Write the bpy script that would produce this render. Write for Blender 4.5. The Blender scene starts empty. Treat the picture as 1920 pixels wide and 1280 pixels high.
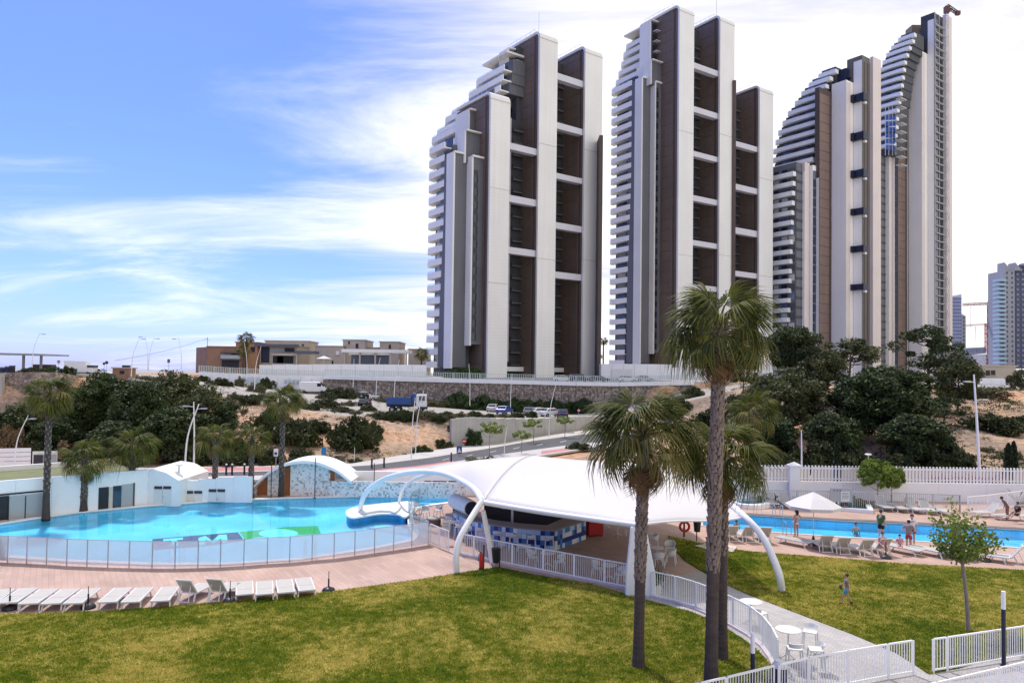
import bpy, bmesh, math, random
import numpy as np
from mathutils import Vector, Matrix, Euler
from mathutils.geometry import tessellate_polygon
random.seed(7); np.random.seed(7)
S = bpy.context.scene
COL = S.collection
R = math.radians
# ---------------------------------------------------------------- camera
FPX, CAMZ, PITCH, ROLL = 1371.0, 9.5, R(1.5), R(0.75)
YC = 700 - FPX * math.tan(PITCH)
cr, sr, cp, sp = math.cos(ROLL), math.sin(ROLL), math.cos(PITCH), math.sin(PITCH)
cF = Vector((0, cp, sp)); _R0 = Vector((1, 0, 0)); _U0 = Vector((0, -sp, cp))
cR = _R0 * cr + _U0 * sr
cU = _U0 * cr - _R0 * sr
CP = Vector((0, 0, CAMZ))
cam = bpy.data.cameras.new('camera'); camo = bpy.data.objects.new('camera', cam); COL.objects.link(camo)
camo.matrix_world = Matrix(((cR.x, cU.x, -cF.x, 0), (cR.y, cU.y, -cF.y, 0), (cR.z, cU.z, -cF.z, CAMZ), (0, 0, 0, 1)))
cam.sensor_width = 36.0; cam.lens = 36.0 * FPX / 1920.0
cam.shift_y = (YC - 640) / 1920.0
cam.clip_start = 0.5; cam.clip_end = 60000
S.camera = camo
# ---------------------------------------------------------------- world, sun, exposure
SUN_TO = Vector((-0.24, 0.45, 0.86)).normalized()
W = bpy.data.worlds.new('World'); S.world = W; W.use_nodes = True
nt = W.node_tree; nt.nodes.clear()
def wn(t, **k):
    n = nt.nodes.new(t)
    for a, b in k.items(): setattr(n, a, b)
    return n
def wl(a, b): nt.links.new(a, b)
def wmath(op, a, b=None, clamp=False):
    n = wn('ShaderNodeMath', operation=op, use_clamp=clamp)
    for i, v in enumerate((a, b)):
        if v is None: continue
        if isinstance(v, (int, float)): n.inputs[i].default_value = v
        else: wl(v, n.inputs[i])
    return n.outputs[0]
sky = wn('ShaderNodeTexSky', sky_type='NISHITA'); sky.sun_disc = False
sky.sun_elevation = math.asin(SUN_TO.z); sky.sun_rotation = math.atan2(SUN_TO.x, SUN_TO.y)
sky.air_density = 1.0; sky.dust_density = 0.6; sky.ozone_density = 2.5
tc = wn('ShaderNodeTexCoord'); sep = wn('ShaderNodeSeparateXYZ'); wl(tc.outputs['Generated'], sep.inputs[0])
zz = wmath('MAXIMUM', sep.outputs[2], 0.0)
den = wmath('ADD', zz, 0.16)
cx = wmath('DIVIDE', sep.outputs[0], den); cy = wmath('DIVIDE', sep.outputs[1], den)
cmb = wn('ShaderNodeCombineXYZ'); wl(cx, cmb.inputs[0]); wl(cy, cmb.inputs[1])
mp = wn('ShaderNodeMapping'); wl(cmb.outputs[0], mp.inputs[0])
mp.inputs['Rotation'].default_value = (0, 0, R(-34)); mp.inputs['Scale'].default_value = (0.8, 1.7, 1)
n1 = wn('ShaderNodeTexNoise'); wl(mp.outputs[0], n1.inputs['Vector'])
n1.inputs['Scale'].default_value = 0.75; n1.inputs['Detail'].default_value = 9; n1.inputs['Roughness'].default_value = 0.62; n1.inputs['Distortion'].default_value = 0.9
n2 = wn('ShaderNodeTexNoise'); wl(cmb.outputs[0], n2.inputs['Vector'])
n2.inputs['Scale'].default_value = 0.34; n2.inputs['Detail'].default_value = 4
# cloud cover thickens towards the right of the sky and thins to the left
cov = wn('ShaderNodeMapRange'); wl(sep.outputs[0], cov.inputs[0])
cov.inputs[1].default_value = -0.46; cov.inputs[2].default_value = 0.16; cov.inputs[3].default_value = -0.10; cov.inputs[4].default_value = 0.36
cov.interpolation_type = 'SMOOTHSTEP'
low = wn('ShaderNodeMapRange'); wl(zz, low.inputs[0])
low.inputs[1].default_value = 0.0; low.inputs[2].default_value = 0.30; low.inputs[3].default_value = 0.10; low.inputs[4].default_value = 0.0
den2 = wmath('ADD', wmath('ADD', wmath('MULTIPLY', n1.outputs[0], 0.95), wmath('MULTIPLY', n2.outputs[0], 0.45)), wmath('ADD', cov.outputs[0], low.outputs[0]))
mask = wn('ShaderNodeMapRange'); wl(den2, mask.inputs[0])
mask.inputs[1].default_value = 0.58; mask.inputs[2].default_value = 1.06; mask.interpolation_type = 'SMOOTHSTEP'
tint = wn('ShaderNodeMix', data_type='RGBA', blend_type='MULTIPLY'); tint.inputs[0].default_value = 1.0
wl(sky.outputs[0], tint.inputs[6]); tint.inputs[7].default_value = (0.46, 0.56, 1.20, 1)
cl = wn('ShaderNodeMapRange'); wl(n1.outputs[0], cl.inputs[0])
cl.inputs[1].default_value = 0.32; cl.inputs[2].default_value = 0.62; cl.inputs[3].default_value = 4.9; cl.inputs[4].default_value = 7.2
ccol = wn('ShaderNodeCombineColor'); wl(wmath('MULTIPLY', cl.outputs[0], 1.01), ccol.inputs[0]); wl(wmath('MULTIPLY', cl.outputs[0], 0.99), ccol.inputs[1]); wl(wmath('MULTIPLY', cl.outputs[0], 0.99), ccol.inputs[2])
mx = wn('ShaderNodeMix', data_type='RGBA'); wl(mask.outputs[0], mx.inputs[0]); wl(tint.outputs[2], mx.inputs[6]); wl(ccol.outputs[0], mx.inputs[7])
bg = wn('ShaderNodeBackground'); bg.inputs['Strength'].default_value = 0.13; wl(mx.outputs[2], bg.inputs['Color'])
wo = wn('ShaderNodeOutputWorld'); wl(bg.outputs[0], wo.inputs[0])
sl = bpy.data.lights.new('sun', 'SUN'); sl.energy = 2.6; sl.angle = R(3.0); sl.color = (1.0, 0.94, 0.86)
slo = bpy.data.objects.new('sun', sl); COL.objects.link(slo); slo.rotation_euler = SUN_TO.to_track_quat('Z', 'Y').to_euler()
S.view_settings.view_transform = 'Standard'; S.view_settings.look = 'None'
S.view_settings.exposure = 0.56; S.view_settings.gamma = 1.0; S.view_settings.use_curve_mapping = False
S.cycles.max_bounces = 6; S.cycles.transparent_max_bounces = 12
S.cycles.use_adaptive_sampling = True; S.cycles.adaptive_threshold = 0.015
# ---------------------------------------------------------------- where a point of the photograph lies
def ray(px, py): return cF + cR * ((px - 960) / FPX) + cU * (-(py - YC) / FPX)
def G(px, py, z=0.0):
    d = ray(px, py); return CP + d * ((z - CAMZ) / d.z)
def P(px, py, Y):
    d = ray(px, py); return CP + d * (Y / d.y)
def proj(p):
    v = p - CP; f = v.dot(cF); return (960 + FPX * v.dot(cR) / f, YC - FPX * v.dot(cU) / f)
def zat(X, Y, py):
    a, b = 0.0, 10.0
    ya = proj(Vector((X, Y, a)))[1]; yb = proj(Vector((X, Y, b)))[1]
    return a + (py - ya) * (b - a) / (yb - ya)
# ---------------------------------------------------------------- objects
ORD = ['first', 'second', 'third', 'fourth', 'fifth', 'sixth', 'seventh', 'eighth', 'ninth', 'tenth', 'eleventh', 'twelfth', 'thirteenth', 'fourteenth', 'fifteenth', 'sixteenth']
def tag(o, label=None, cat=None, group=None, kind=None):
    if label: o['label'] = label
    if cat: o['category'] = cat
    if group: o['group'] = group
    if kind: o['kind'] = kind
    return o
def thing(name, loc, rz, label, cat, group=None):
    o = bpy.data.objects.new(name, None); COL.objects.link(o); o.empty_display_size = 0.3
    o.location = loc; o.rotation_euler = (0, 0, rz)
    return tag(o, label, cat, group)
def link(name, me, parent=None, loc=(0, 0, 0), rot=(0, 0, 0), scale=(1, 1, 1)):
    o = bpy.data.objects.new(name, me); COL.objects.link(o); o.parent = parent
    o.location = loc; o.rotation_euler = rot; o.scale = scale
    return o
def kids(o): return [c for c in COL.objects if c.parent == o]
def copy_tree(o, children, loc, rz=0, sc=None, label=None):
    c = o.copy(); COL.objects.link(c); c.location = loc; c.rotation_euler = (0, 0, rz)
    if sc: c.scale = sc
    if label: c['label'] = label
    for ch, sub in children:
        d = ch.copy(); COL.objects.link(d); d.parent = c
        for s_ in sub:
            e = s_.copy(); COL.objects.link(e); e.parent = d
    return c
def tree_of(o):
    alls = list(COL.objects); out = []
    for ch in alls:
        if ch.parent == o: out.append((ch, [x for x in alls if x.parent == ch]))
    return out
class MB:
    def __init__(s): s.v = []; s.f = []; s.m = []
    def add(s, vs, fs, mi=0):
        b = len(s.v); s.v += [tuple(v) for v in vs]; s.f += [tuple(i + b for i in f) for f in fs]; s.m += [mi] * len(fs); return s
    def box(s, c, d, rz=0, mi=0, rot=None):
        hx, hy, hz = d[0] / 2, d[1] / 2, d[2] / 2
        M_ = rot if rot is not None else Matrix.Rotation(rz, 3, 'Z'); c = Vector(c)
        vs = [c + M_ @ Vector((x, y, z)) for z in (-hz, hz) for x, y in ((-hx, -hy), (hx, -hy), (hx, hy), (-hx, hy))]
        return s.add(vs, [(3, 2, 1, 0), (4, 5, 6, 7), (0, 1, 5, 4), (1, 2, 6, 5), (2, 3, 7, 6), (3, 0, 4, 7)], mi)
    def bar(s, a, b, w, h=None, mi=0):
        a = Vector(a); b = Vector(b); d = (b - a); L = d.length
        if L < 1e-6: return s
        q = d.to_track_quat('X', 'Z').to_matrix()
        return s.box((a + b) / 2, (L, w, h or w), rot=q, mi=mi)
    def prism(s, pts, z0, z1, mi=0, mt=None):
        pts = [(p[0], p[1]) for p in pts]
        ar = sum(pts[i - 1][0] * pts[i][1] - pts[i][0] * pts[i - 1][1] for i in range(len(pts)))
        if ar < 0: pts = pts[::-1]
        n = len(pts); b = len(s.v)
        s.v += [(x, y, z0) for x, y in pts] + [(x, y, z1) for x, y in pts]
        for i in range(n):
            j = (i + 1) % n; s.f.append((b + i, b + j, b + n + j, b + n + i)); s.m.append(mi)
        for t in tessellate_polygon([[Vector((x, y, 0)) for x, y in pts]]):
            a_, b_, c_ = t
            cz = (pts[b_][0] - pts[a_][0]) * (pts[c_][1] - pts[a_][1]) - (pts[b_][1] - pts[a_][1]) * (pts[c_][0] - pts[a_][0])
            if cz < 0: t = (a_, c_, b_)
            s.f.append(tuple(b + n + i for i in t)); s.m.append(mt if mt is not None else mi)
            s.f.append(tuple(b + i for i in reversed(t))); s.m.append(mi)
        return s
    def sheet(s, loops, z, mi=0):
        L3 = [[Vector((p[0], p[1], 0)) for p in lp] for lp in loops]
        flat = [p for lp in L3 for p in lp]; b = len(s.v)
        s.v += [(p.x, p.y, z) for p in flat]
        for t in tessellate_polygon(L3):
            a_, b_, c_ = (flat[i] for i in t)
            if (b_.x - a_.x) * (c_.y - a_.y) - (b_.y - a_.y) * (c_.x - a_.x) < 0: t = (t[0], t[2], t[1])
            s.f.append(tuple(b + i for i in t)); s.m.append(mi)
        return s
    def tube(s, pts, r, n=8, mi=0, caps=True):
        pts = [Vector(p) for p in pts]; m = len(pts); b = len(s.v)
        rs = r if isinstance(r, (list, tuple)) else [r] * m
        up = Vector((0, 0, 1)); prev = None
        for i, p in enumerate(pts):
            d = (pts[min(i + 1, m - 1)] - pts[max(i - 1, 0)]).normalized()
            if prev is None:
                x = d.cross(up)
                if x.length < 1e-3: x = d.cross(Vector((0, 1, 0)))
            else:
                x = prev - d * prev.dot(d)
            x.normalize(); prev = x; y = d.cross(x)
            for k in range(n):
                a = 2 * math.pi * k / n; s.v.append(tuple(p + (x * math.cos(a) + y * math.sin(a)) * rs[i]))
        for i in range(m - 1):
            for k in range(n):
                k2 = (k + 1) % n
                s.f.append((b + i * n + k, b + (i + 1) * n + k, b + (i + 1) * n + k2, b + i * n + k2)); s.m.append(mi)
        if caps:
            s.f.append(tuple(b + k for k in range(n))); s.m.append(mi)
            s.f.append(tuple(b + (m - 1) * n + k for k in reversed(range(n)))); s.m.append(mi)
        return s
    def lathe(s, prof, c=(0, 0, 0), n=20, mi=0):
        b = len(s.v); m = len(prof)
        for r, z in prof:
            for k in range(n):
                a = 2 * math.pi * k / n; s.v.append((c[0] + r * math.cos(a), c[1] + r * math.sin(a), c[2] + z))
        for i in range(m - 1):
            for k in range(n):
                k2 = (k + 1) % n
                s.f.append((b + i * n + k, b + i * n + k2, b + (i + 1) * n + k2, b + (i + 1) * n + k)); s.m.append(mi)
        s.f.append(tuple(b + k for k in reversed(range(n)))); s.m.append(mi)
        s.f.append(tuple(b + (m - 1) * n + k for k in range(n))); s.m.append(mi)
        return s
    def ball(s, c, r, n=10, m=7, mi=0):
        rr = r if isinstance(r, (tuple, list)) else (r, r, r)
        b = len(s.v); c = Vector(c)
        for i in range(1, m):
            t = math.pi * i / m
            for k in range(n):
                a = 2 * math.pi * k / n
                s.v.append((c.x + rr[0] * math.sin(t) * math.cos(a), c.y + rr[1] * math.sin(t) * math.sin(a), c.z + rr[2] * math.cos(t)))
        top = len(s.v); s.v.append((c.x, c.y, c.z + rr[2])); bot = len(s.v); s.v.append((c.x, c.y, c.z - rr[2]))
        for i in range(m - 2):
            for k in range(n):
                k2 = (k + 1) % n
                s.f.append((b + i * n + k, b + (i + 1) * n + k, b + (i + 1) * n + k2, b + i * n + k2)); s.m.append(mi)
        for k in range(n):
            k2 = (k + 1) % n
            s.f.append((top, b + k, b + k2)); s.m.append(mi)
            s.f.append((bot, b + (m - 2) * n + k2, b + (m - 2) * n + k)); s.m.append(mi)
        return s
    def mesh(s, name, mats, off=None, smooth=False):
        me = bpy.data.meshes.new(name)
        vs = s.v if off is None else [(v[0] - off[0], v[1] - off[1], v[2] - off[2]) for v in s.v]
        me.from_pydata(vs, [], s.f)
        ms = mats if isinstance(mats, (list, tuple)) else [mats]
        for m_ in ms: me.materials.append(m_)
        if len(ms) > 1: me.polygons.foreach_set('material_index', s.m)
        if smooth:
            me.polygons.foreach_set('use_smooth', [True] * len(s.f))
            try: me.set_sharp_from_angle(angle=R(38))
            except Exception: pass
        me.update(); return me
    def build(s, name, mats, parent=None, world=False, smooth=False, bevel=0):
        off = parent.location if (world and parent is not None) else None
        o = link(name, s.mesh(name, mats, off, smooth), parent)
        if bevel:
            bm = o.modifiers.new('bevel', 'BEVEL'); bm.width = bevel; bm.segments = 2; bm.limit_method = 'ANGLE'
        return o
def smooth_poly(pts, sub=4, closed=False):
    pts = [Vector(p) for p in pts]; n = len(pts); out = []
    for i in range(n if closed else n - 1):
        if closed: p0, p1, p2, p3 = pts[i - 1], pts[i], pts[(i + 1) % n], pts[(i + 2) % n]
        else: p0, p1, p2, p3 = pts[max(i - 1, 0)], pts[i], pts[i + 1], pts[min(i + 2, n - 1)]
        for k in range(sub):
            t = k / sub
            out.append(0.5 * ((2 * p1) + (p2 - p0) * t + (2 * p0 - 5 * p1 + 4 * p2 - p3) * t * t + (3 * p1 - p0 - 3 * p2 + p3) * t ** 3))
    if not closed: out.append(pts[-1])
    return out
# ---------------------------------------------------------------- materials
MATS = {}
def nodes(name):
    m = bpy.data.materials.new(name); m.use_nodes = True; t = m.node_tree
    b = t.nodes['Principled BSDF']; MATS[name] = m
    def N(ty, **k):
        n = t.nodes.new(ty)
        for a, v in k.items():
            if a.startswith('i_'): n.inputs[int(a[2:])].default_value = v
            else: setattr(n, a, v)
        return n
    return m, t, b, N, t.links.new
def c4(c): return (c[0], c[1], c[2], 1)
def mat(name, col, rough=0.65, var=0.14, scale=1.2, fine=18.0, bump=0.0, metal=0.0, spec=0.4, col2=None, objspace=False, bdist=0.02):
    """a plain surface: base colour with broad and fine uneven wear and a little relief"""
    if name in MATS: return MATS[name]
    m, t, b, N, L = nodes(name)
    geo = N('ShaderNodeTexCoord').outputs['Object'] if objspace else N('ShaderNodeNewGeometry').outputs['Position']
    a = N('ShaderNodeTexNoise'); a.inputs['Scale'].default_value = scale; a.inputs['Detail'].default_value = 6; L(geo, a.inputs['Vector'])
    f = N('ShaderNodeTexNoise'); f.inputs['Scale'].default_value = fine; f.inputs['Detail'].default_value = 4; L(geo, f.inputs['Vector'])
    mixf = N('ShaderNodeMath', operation='ADD'); L(a.outputs[0], mixf.inputs[0])
    fm = N('ShaderNodeMath', operation='MULTIPLY'); L(f.outputs[0], fm.inputs[0]); fm.inputs[1].default_value = 0.6; L(fm.outputs[0], mixf.inputs[1])
    mr = N('ShaderNodeMapRange'); L(mixf.outputs[0], mr.inputs[0]); mr.inputs[1].default_value = 0.5; mr.inputs[2].default_value = 1.1
    mix = N('ShaderNodeMix', data_type='RGBA'); L(mr.outputs[0], mix.inputs[0])
    c2 = col2 or tuple(min(1, x * (1 + var)) for x in col); c1 = col if col2 else tuple(x * (1 - var) for x in col)
    mix.inputs[6].default_value = c4(c1); mix.inputs[7].default_value = c4(c2)
    L(mix.outputs[2], b.inputs['Base Color'])
    b.inputs['Roughness'].default_value = rough; b.inputs['Metallic'].default_value = metal; b.inputs['Specular IOR Level'].default_value = spec
    if bump:
        bp = N('ShaderNodeBump'); bp.inputs['Strength'].default_value = bump; bp.inputs['Distance'].default_value = bdist
        L(mixf.outputs[0], bp.inputs['Height']); L(bp.outputs[0], b.inputs['Normal'])
    return m
def leafmat(name, c1, c2, rough=0.5, trans=0.25, scale=0.6, spec=0.3):
    if name in MATS: return MATS[name]
    m, t, b, N, L = nodes(name)
    g = N('ShaderNodeNewGeometry'); a = N('ShaderNodeTexNoise'); a.inputs['Scale'].default_value = scale; a.inputs['Detail'].default_value = 3; L(g.outputs['Position'], a.inputs['Vector'])
    ri = N('ShaderNodeMath', operation='MULTIPLY_ADD'); L(g.outputs['Random Per Island'], ri.inputs[0]); ri.inputs[1].default_value = 0.7
    off = N('ShaderNodeMath', operation='MULTIPLY_ADD'); L(a.outputs[0], off.inputs[0]); off.inputs[1].default_value = 1.6; off.inputs[2].default_value = -0.65; L(off.outputs[0], ri.inputs[2])
    mix = N('ShaderNodeMix', data_type='RGBA', clamp_factor=True); L(ri.outputs[0], mix.inputs[0]); mix.inputs[6].default_value = c4(c1); mix.inputs[7].default_value = c4(c2)
    L(mix.outputs[2], b.inputs['Base Color']); b.inputs['Roughness'].default_value = rough; b.inputs['Specular IOR Level'].default_value = spec
    tr = N('ShaderNodeBsdfTranslucent'); L(mix.outputs[2], tr.inputs[0])
    ms = N('ShaderNodeMixShader'); ms.inputs[0].default_value = trans; L(b.outputs[0], ms.inputs[1]); L(tr.outputs[0], ms.inputs[2])
    L(ms.outputs[0], t.nodes['Material Output'].inputs[0]); return m
def brickmat(name, ca, cb, mortar, w, h, ms=0.006, rough=0.7, rot=0.0, offset=0.5, bump=0.3, space='Position', vert=False):
    m, t, b, N, L = nodes(name)
    geo = N('ShaderNodeNewGeometry').outputs['Position']
    mpn = N('ShaderNodeMapping'); L(geo, mpn.inputs[0]); mpn.inputs['Rotation'].default_value = (R(90) if vert else 0, 0, rot)
    br = N('ShaderNodeTexBrick'); L(mpn.outputs[0], br.inputs['Vector']); br.offset = offset
    br.inputs['Color1'].default_value = c4(ca); br.inputs['Color2'].default_value = c4(cb); br.inputs['Mortar'].default_value = c4(mortar)
    br.inputs['Scale'].default_value = 1.0; br.inputs['Mortar Size'].default_value = ms; br.inputs['Brick Width'].default_value = w; br.inputs['Row Height'].default_value = h
    no = N('ShaderNodeTexNoise'); no.inputs['Scale'].default_value = 0.35; no.inputs['Detail'].default_value = 7; L(geo, no.inputs['Vector'])
    mr = N('ShaderNodeMapRange'); L(no.outputs[0], mr.inputs[0]); mr.inputs[1].default_value = 0.3; mr.inputs[2].default_value = 0.7; mr.inputs[3].default_value = 0.80; mr.inputs[4].default_value = 1.12
    mu = N('ShaderNodeMix', data_type='RGBA', blend_type='MULTIPLY'); mu.inputs[0].default_value = 1; L(br.outputs['Color'], mu.inputs[6])
    cc = N('ShaderNodeCombineColor'); [L(mr.outputs[0], cc.inputs[i]) for i in range(3)]; L(cc.outputs[0], mu.inputs[7])
    L(mu.outputs[2], b.inputs['Base Color']); b.inputs['Roughness'].default_value = rough
    bp = N('ShaderNodeBump'); bp.inputs['Strength'].default_value = bump; bp.inputs['Distance'].default_value = 0.01; L(br.outputs['Fac'], bp.inputs['Height']); bp.invert = True
    L(bp.outputs[0], b.inputs['Normal']); return m
def glassy(name, col, rough=0.06, spec=0.6, var=0.25):
    m = mat(name, col, rough=rough, var=var, scale=0.25, fine=1.5, spec=spec); return m
def facade(name, col, rough, streak=.16, joint=None):
    """rendered or clad facade: rain streaks, blotches and faint floor joints"""
    m, t, b, N, L = nodes(name); g = N('ShaderNodeNewGeometry').outputs['Position']
    mp_ = N('ShaderNodeMapping'); L(g, mp_.inputs[0]); mp_.inputs['Scale'].default_value = (1.4, 1.4, .035)
    a = N('ShaderNodeTexNoise'); a.inputs['Scale'].default_value = 1.0; a.inputs['Detail'].default_value = 7; a.inputs['Roughness'].default_value = .65; L(mp_.outputs[0], a.inputs['Vector'])
    f = N('ShaderNodeTexNoise'); f.inputs['Scale'].default_value = .12; f.inputs['Detail'].default_value = 6; L(g, f.inputs['Vector'])
    s_ = N('ShaderNodeMath', operation='ADD'); L(a.outputs[0], s_.inputs[0]); L(f.outputs[0], s_.inputs[1])
    mr = N('ShaderNodeMapRange'); L(s_.outputs[0], mr.inputs[0]); mr.inputs[1].default_value = .7; mr.inputs[2].default_value = 1.3; mr.inputs[3].default_value = 1 - streak; mr.inputs[4].default_value = 1 + streak * .5
    sx = N('ShaderNodeSeparateXYZ'); L(g, sx.inputs[0]); md = N('ShaderNodeMath', operation='FRACT'); dv = N('ShaderNodeMath', operation='DIVIDE'); L(sx.outputs[2], dv.inputs[0]); dv.inputs[1].default_value = 3.05 / 4; L(dv.outputs[0], md.inputs[0])
    lt = N('ShaderNodeMath', operation='LESS_THAN'); L(md.outputs[0], lt.inputs[0]); lt.inputs[1].default_value = .07; jm = N('ShaderNodeMath', operation='MULTIPLY_ADD'); L(lt.outputs[0], jm.inputs[0]); jm.inputs[1].default_value = -.10; L(mr.outputs[0], jm.inputs[2])
    cc = N('ShaderNodeCombineColor'); [L(jm.outputs[0], cc.inputs[i]) for i in range(3)]
    mu = N('ShaderNodeMix', data_type='RGBA', blend_type='MULTIPLY'); mu.inputs[0].default_value = 1; mu.inputs[6].default_value = c4(col); L(cc.outputs[0], mu.inputs[7]); L(mu.outputs[2], b.inputs['Base Color']); b.inputs['Roughness'].default_value = rough; return m
WHITE = mat('white_paint', (0.78, 0.78, 0.77), 0.45, 0.05, 0.8, 9)
PALER = facade('pale_render', (0.86, 0.83, 0.77), 0.7, .06)
CREAM = facade('cream_render', (0.76, 0.745, 0.715), 0.75, .08)
PLASTIC = mat('white_resin', (0.66, 0.66, 0.63), 0.4, 0.05, 2, 20)
SLING = mat('beige_sling', (0.44, 0.425, 0.375), 0.75, 0.06, 3, 60, 0.1)
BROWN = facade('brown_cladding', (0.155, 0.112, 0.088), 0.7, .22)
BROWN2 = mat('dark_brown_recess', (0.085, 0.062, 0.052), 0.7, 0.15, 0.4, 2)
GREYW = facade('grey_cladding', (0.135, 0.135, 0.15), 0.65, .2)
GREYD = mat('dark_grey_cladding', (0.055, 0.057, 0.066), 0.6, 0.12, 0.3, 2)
LAV = mat('pale_lavender_beam', (0.56, 0.55, 0.60), 0.6, 0.05, 0.4, 3)
PINK = mat('pink_beige_render', (0.66, 0.575, 0.525), 0.75, 0.07, 0.2, 2)
OLIVE = mat('olive_brown_cladding', (0.14, 0.125, 0.11), 0.7, 0.12, 0.3, 2)
BRN3 = facade('red_brown_panel', (0.20, 0.135, 0.11), 0.7, .2)
GLASS = glassy('dark_window_glass', (0.018, 0.024, 0.045), 0.05, 0.7, 0.5)
GLASSB = glassy('blue_window_glass', (0.10, 0.14, 0.26), 0.08, 0.7, 0.35)
NAVY = mat('navy_metal', (0.012, 0.017, 0.045), 0.45, 0.2, 0.5, 3)
BLACK = mat('black_plastic', (0.014, 0.015, 0.018), 0.45, 0.2, 2, 20)
DARKM = mat('dark_metal', (0.05, 0.05, 0.055), 0.45, 0.2, 2, 15, metal=0.3)
STEEL = mat('galvanised_steel', (0.45, 0.46, 0.47), 0.35, 0.1, 2, 20, metal=0.7)
CONC = mat('board_marked_concrete', (0.42, 0.41, 0.385), 0.85, 0.15, 0.5, 5, 0.2)
CONCD = mat('weathered_concrete', (0.30, 0.295, 0.28), 0.85, 0.2, 0.4, 5, 0.2)
REDP = mat('red_paint', (0.45, 0.02, 0.02), 0.4, 0.12, 2, 15)
BLUEP = mat('blue_paint', (0.025, 0.075, 0.25), 0.35, 0.1, 1, 9)
ORANGE = mat('orange_brown_panel', (0.36, 0.13, 0.045), 0.6, 0.12, 1, 9)
RUBBER = mat('rubber', (0.02, 0.02, 0.02), 0.8, 0.2)
ASPH = mat('asphalt', (0.088, 0.088, 0.094), 0.9, 0.22, 0.12, 6, 0.25)
PAVE = mat('pavement_slabs', (0.46, 0.44, 0.41), 0.85, 0.12, 0.4, 5, 0.15)
PINKL = mat('pink_lane_asphalt', (0.46, 0.20, 0.19), 0.85, 0.15, 0.4, 5, 0.15)
# ================================================================ setting
def gp(lst, z=0.0): return [G(x, y, z) for x, y in lst]
# --- sea
m, t, b, N, L = nodes('sea_water'); b.inputs['Base Color'].default_value = (0.16, 0.24, 0.34, 1); b.inputs['Roughness'].default_value = 0.35
SEA = m
tag(MB().sheet([[(-30000, 300), (30000, 300), (30000, 40000), (-30000, 40000)]], -40).build('sea', SEA), kind='structure')
# --- terrain
_wb = {880: 836.5, 930: 832, 1000: 819.5, 1080: 807.5, 1150: 803}
_wY = {k: G(k, v).y + 0.3 for k, v in _wb.items()}
COLS = [-500, -150, 0, 150, 230, 300, 430, 560, 640, 720, 800, 860, 880, 930, 1000, 1080, 1150, 1250, 1430, 1550, 1700, 1850, 2000, 2500]
TD = {-500: ((72, 0), (97, 3.2), (101, 8.3), (150, 8.6), 8.6), -150: ((72, 0), (97, 3.2), (101, 8.3), (150, 8.6), 8.6), 0: ((72, 0), (97, 3.2), (101, 8.3), (150, 8.6), 8.6),
      150: ((72, 0), (97, 3.2), (101, 8.2), (150, 8.6), 8.6), 230: ((72, 0), (90, 2.8), (104, 7.6), (150, 8.5), 8.6), 300: ((72, 0), (90, 3.0), (108, 6.8), (150, 8.3), 8.6),
      430: ((71.6, 0), (90, 2.8), (108, 5.4), (149, 7.2), 8.4), 560: ((74, 0), (88, 2.4), (104, 4.0), (149, 5.2), 8.2),
      640: ((75.7, 0), (88, 2.0), (102, 3.4), (148, 4.6), 8.0), 720: ((81, 0), (90, 1.8), (100, 3.3), (146, 3.7), 7.9), 800: ((88.6, 0), (93.5, 1.6), (99, 3.3), (145, 2.9), 7.8),
      860: ((94.9, 0), (97, 1.6), (100, 3.3), (144, 2.5), 7.8), 880: ((_wY[880], 0), (_wY[880] + .1, 0.05), (_wY[880] + .7, 3.3), (143.5, 2.4), 7.7), 930: ((_wY[930], 0), (_wY[930] + .1, 0.05), (_wY[930] + .7, 3.2), (143, 2.2), 7.7), 1000: ((_wY[1000], 0), (_wY[1000] + .1, 0.05), (_wY[1000] + .7, 2.7), (142, 2.0), 7.6),
      1080: ((_wY[1080], 0), (_wY[1080] + .1, 0.05), (_wY[1080] + .7, 2.2), (141, 1.9), 7.5), 1150: ((_wY[1150], 0), (_wY[1150] + .1, 0.05), (_wY[1150] + .7, 2.2), (141, 3.0), 7.5), 1250: ((112, 0.2), (118, 2.0), (124, 4.5), (140, 5.6), 7.6), 1430: ((66, 1.0), (90, 4.6), (112, 8.5), (150, 8.8), 8.8),
      1550: ((64, 1.0), (90, 4.8), (112, 8.2), (150, 8.7), 8.7), 1700: ((64, 1.0), (90, 4.8), (112, 8.2), (150, 8.7), 8.7), 1850: ((64, 1.0), (90, 5.0), (110, 8.0), (150, 8.7), 8.7),
      2000: ((64, 1.0), (90, 5.0), (110, 8.2), (150, 8.7), 8.7), 2500: ((64, 1.0), (90, 5.0), (110, 8.2), (150, 8.7), 8.7)}
def colrows(px):
    tt = TD[px]; right = px >= 1430
    return [(12, -1.9), (57.5, -1.9), (58.2, 0.9 if right else -0.25), (tt[0][0] - 2, 0.95 if right else -0.25), tt[0], tt[1], tt[2], tt[3], (tt[3][0] + 0.9, tt[4]), (172, 8.6), (330, 8.8), (800, 1.0), (1500, -60)]
NR = 13
A = np.array([[colrows(px)[i] for px in COLS] for i in range(NR)])     # rows, cols, (Y,z)
pxs = np.arange(-500, 2501, 12.0)
AY = np.array([np.interp(pxs, COLS, A[i, :, 0]) for i in range(NR)]); AZ = np.array([np.interp(pxs, COLS, A[i, :, 1]) for i in range(NR)])
subs = [3, 1, 3, 2, 9, 8, 18, 3, 4, 10, 6, 6]
rowsY, rowsZ, rough_ = [], [], []
for i in range(NR - 1):
    for k in range(subs[i]):
        f = k / subs[i]
        rowsY.append(AY[i] * (1 - f) + AY[i + 1] * f); rowsZ.append(AZ[i] * (1 - f) + AZ[i + 1] * f)
        rough_.append(1.0 if i in (4, 5) and not (i == 4 and k == 0) else (0.25 if i == 6 and k > 0 else 0.0))
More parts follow.
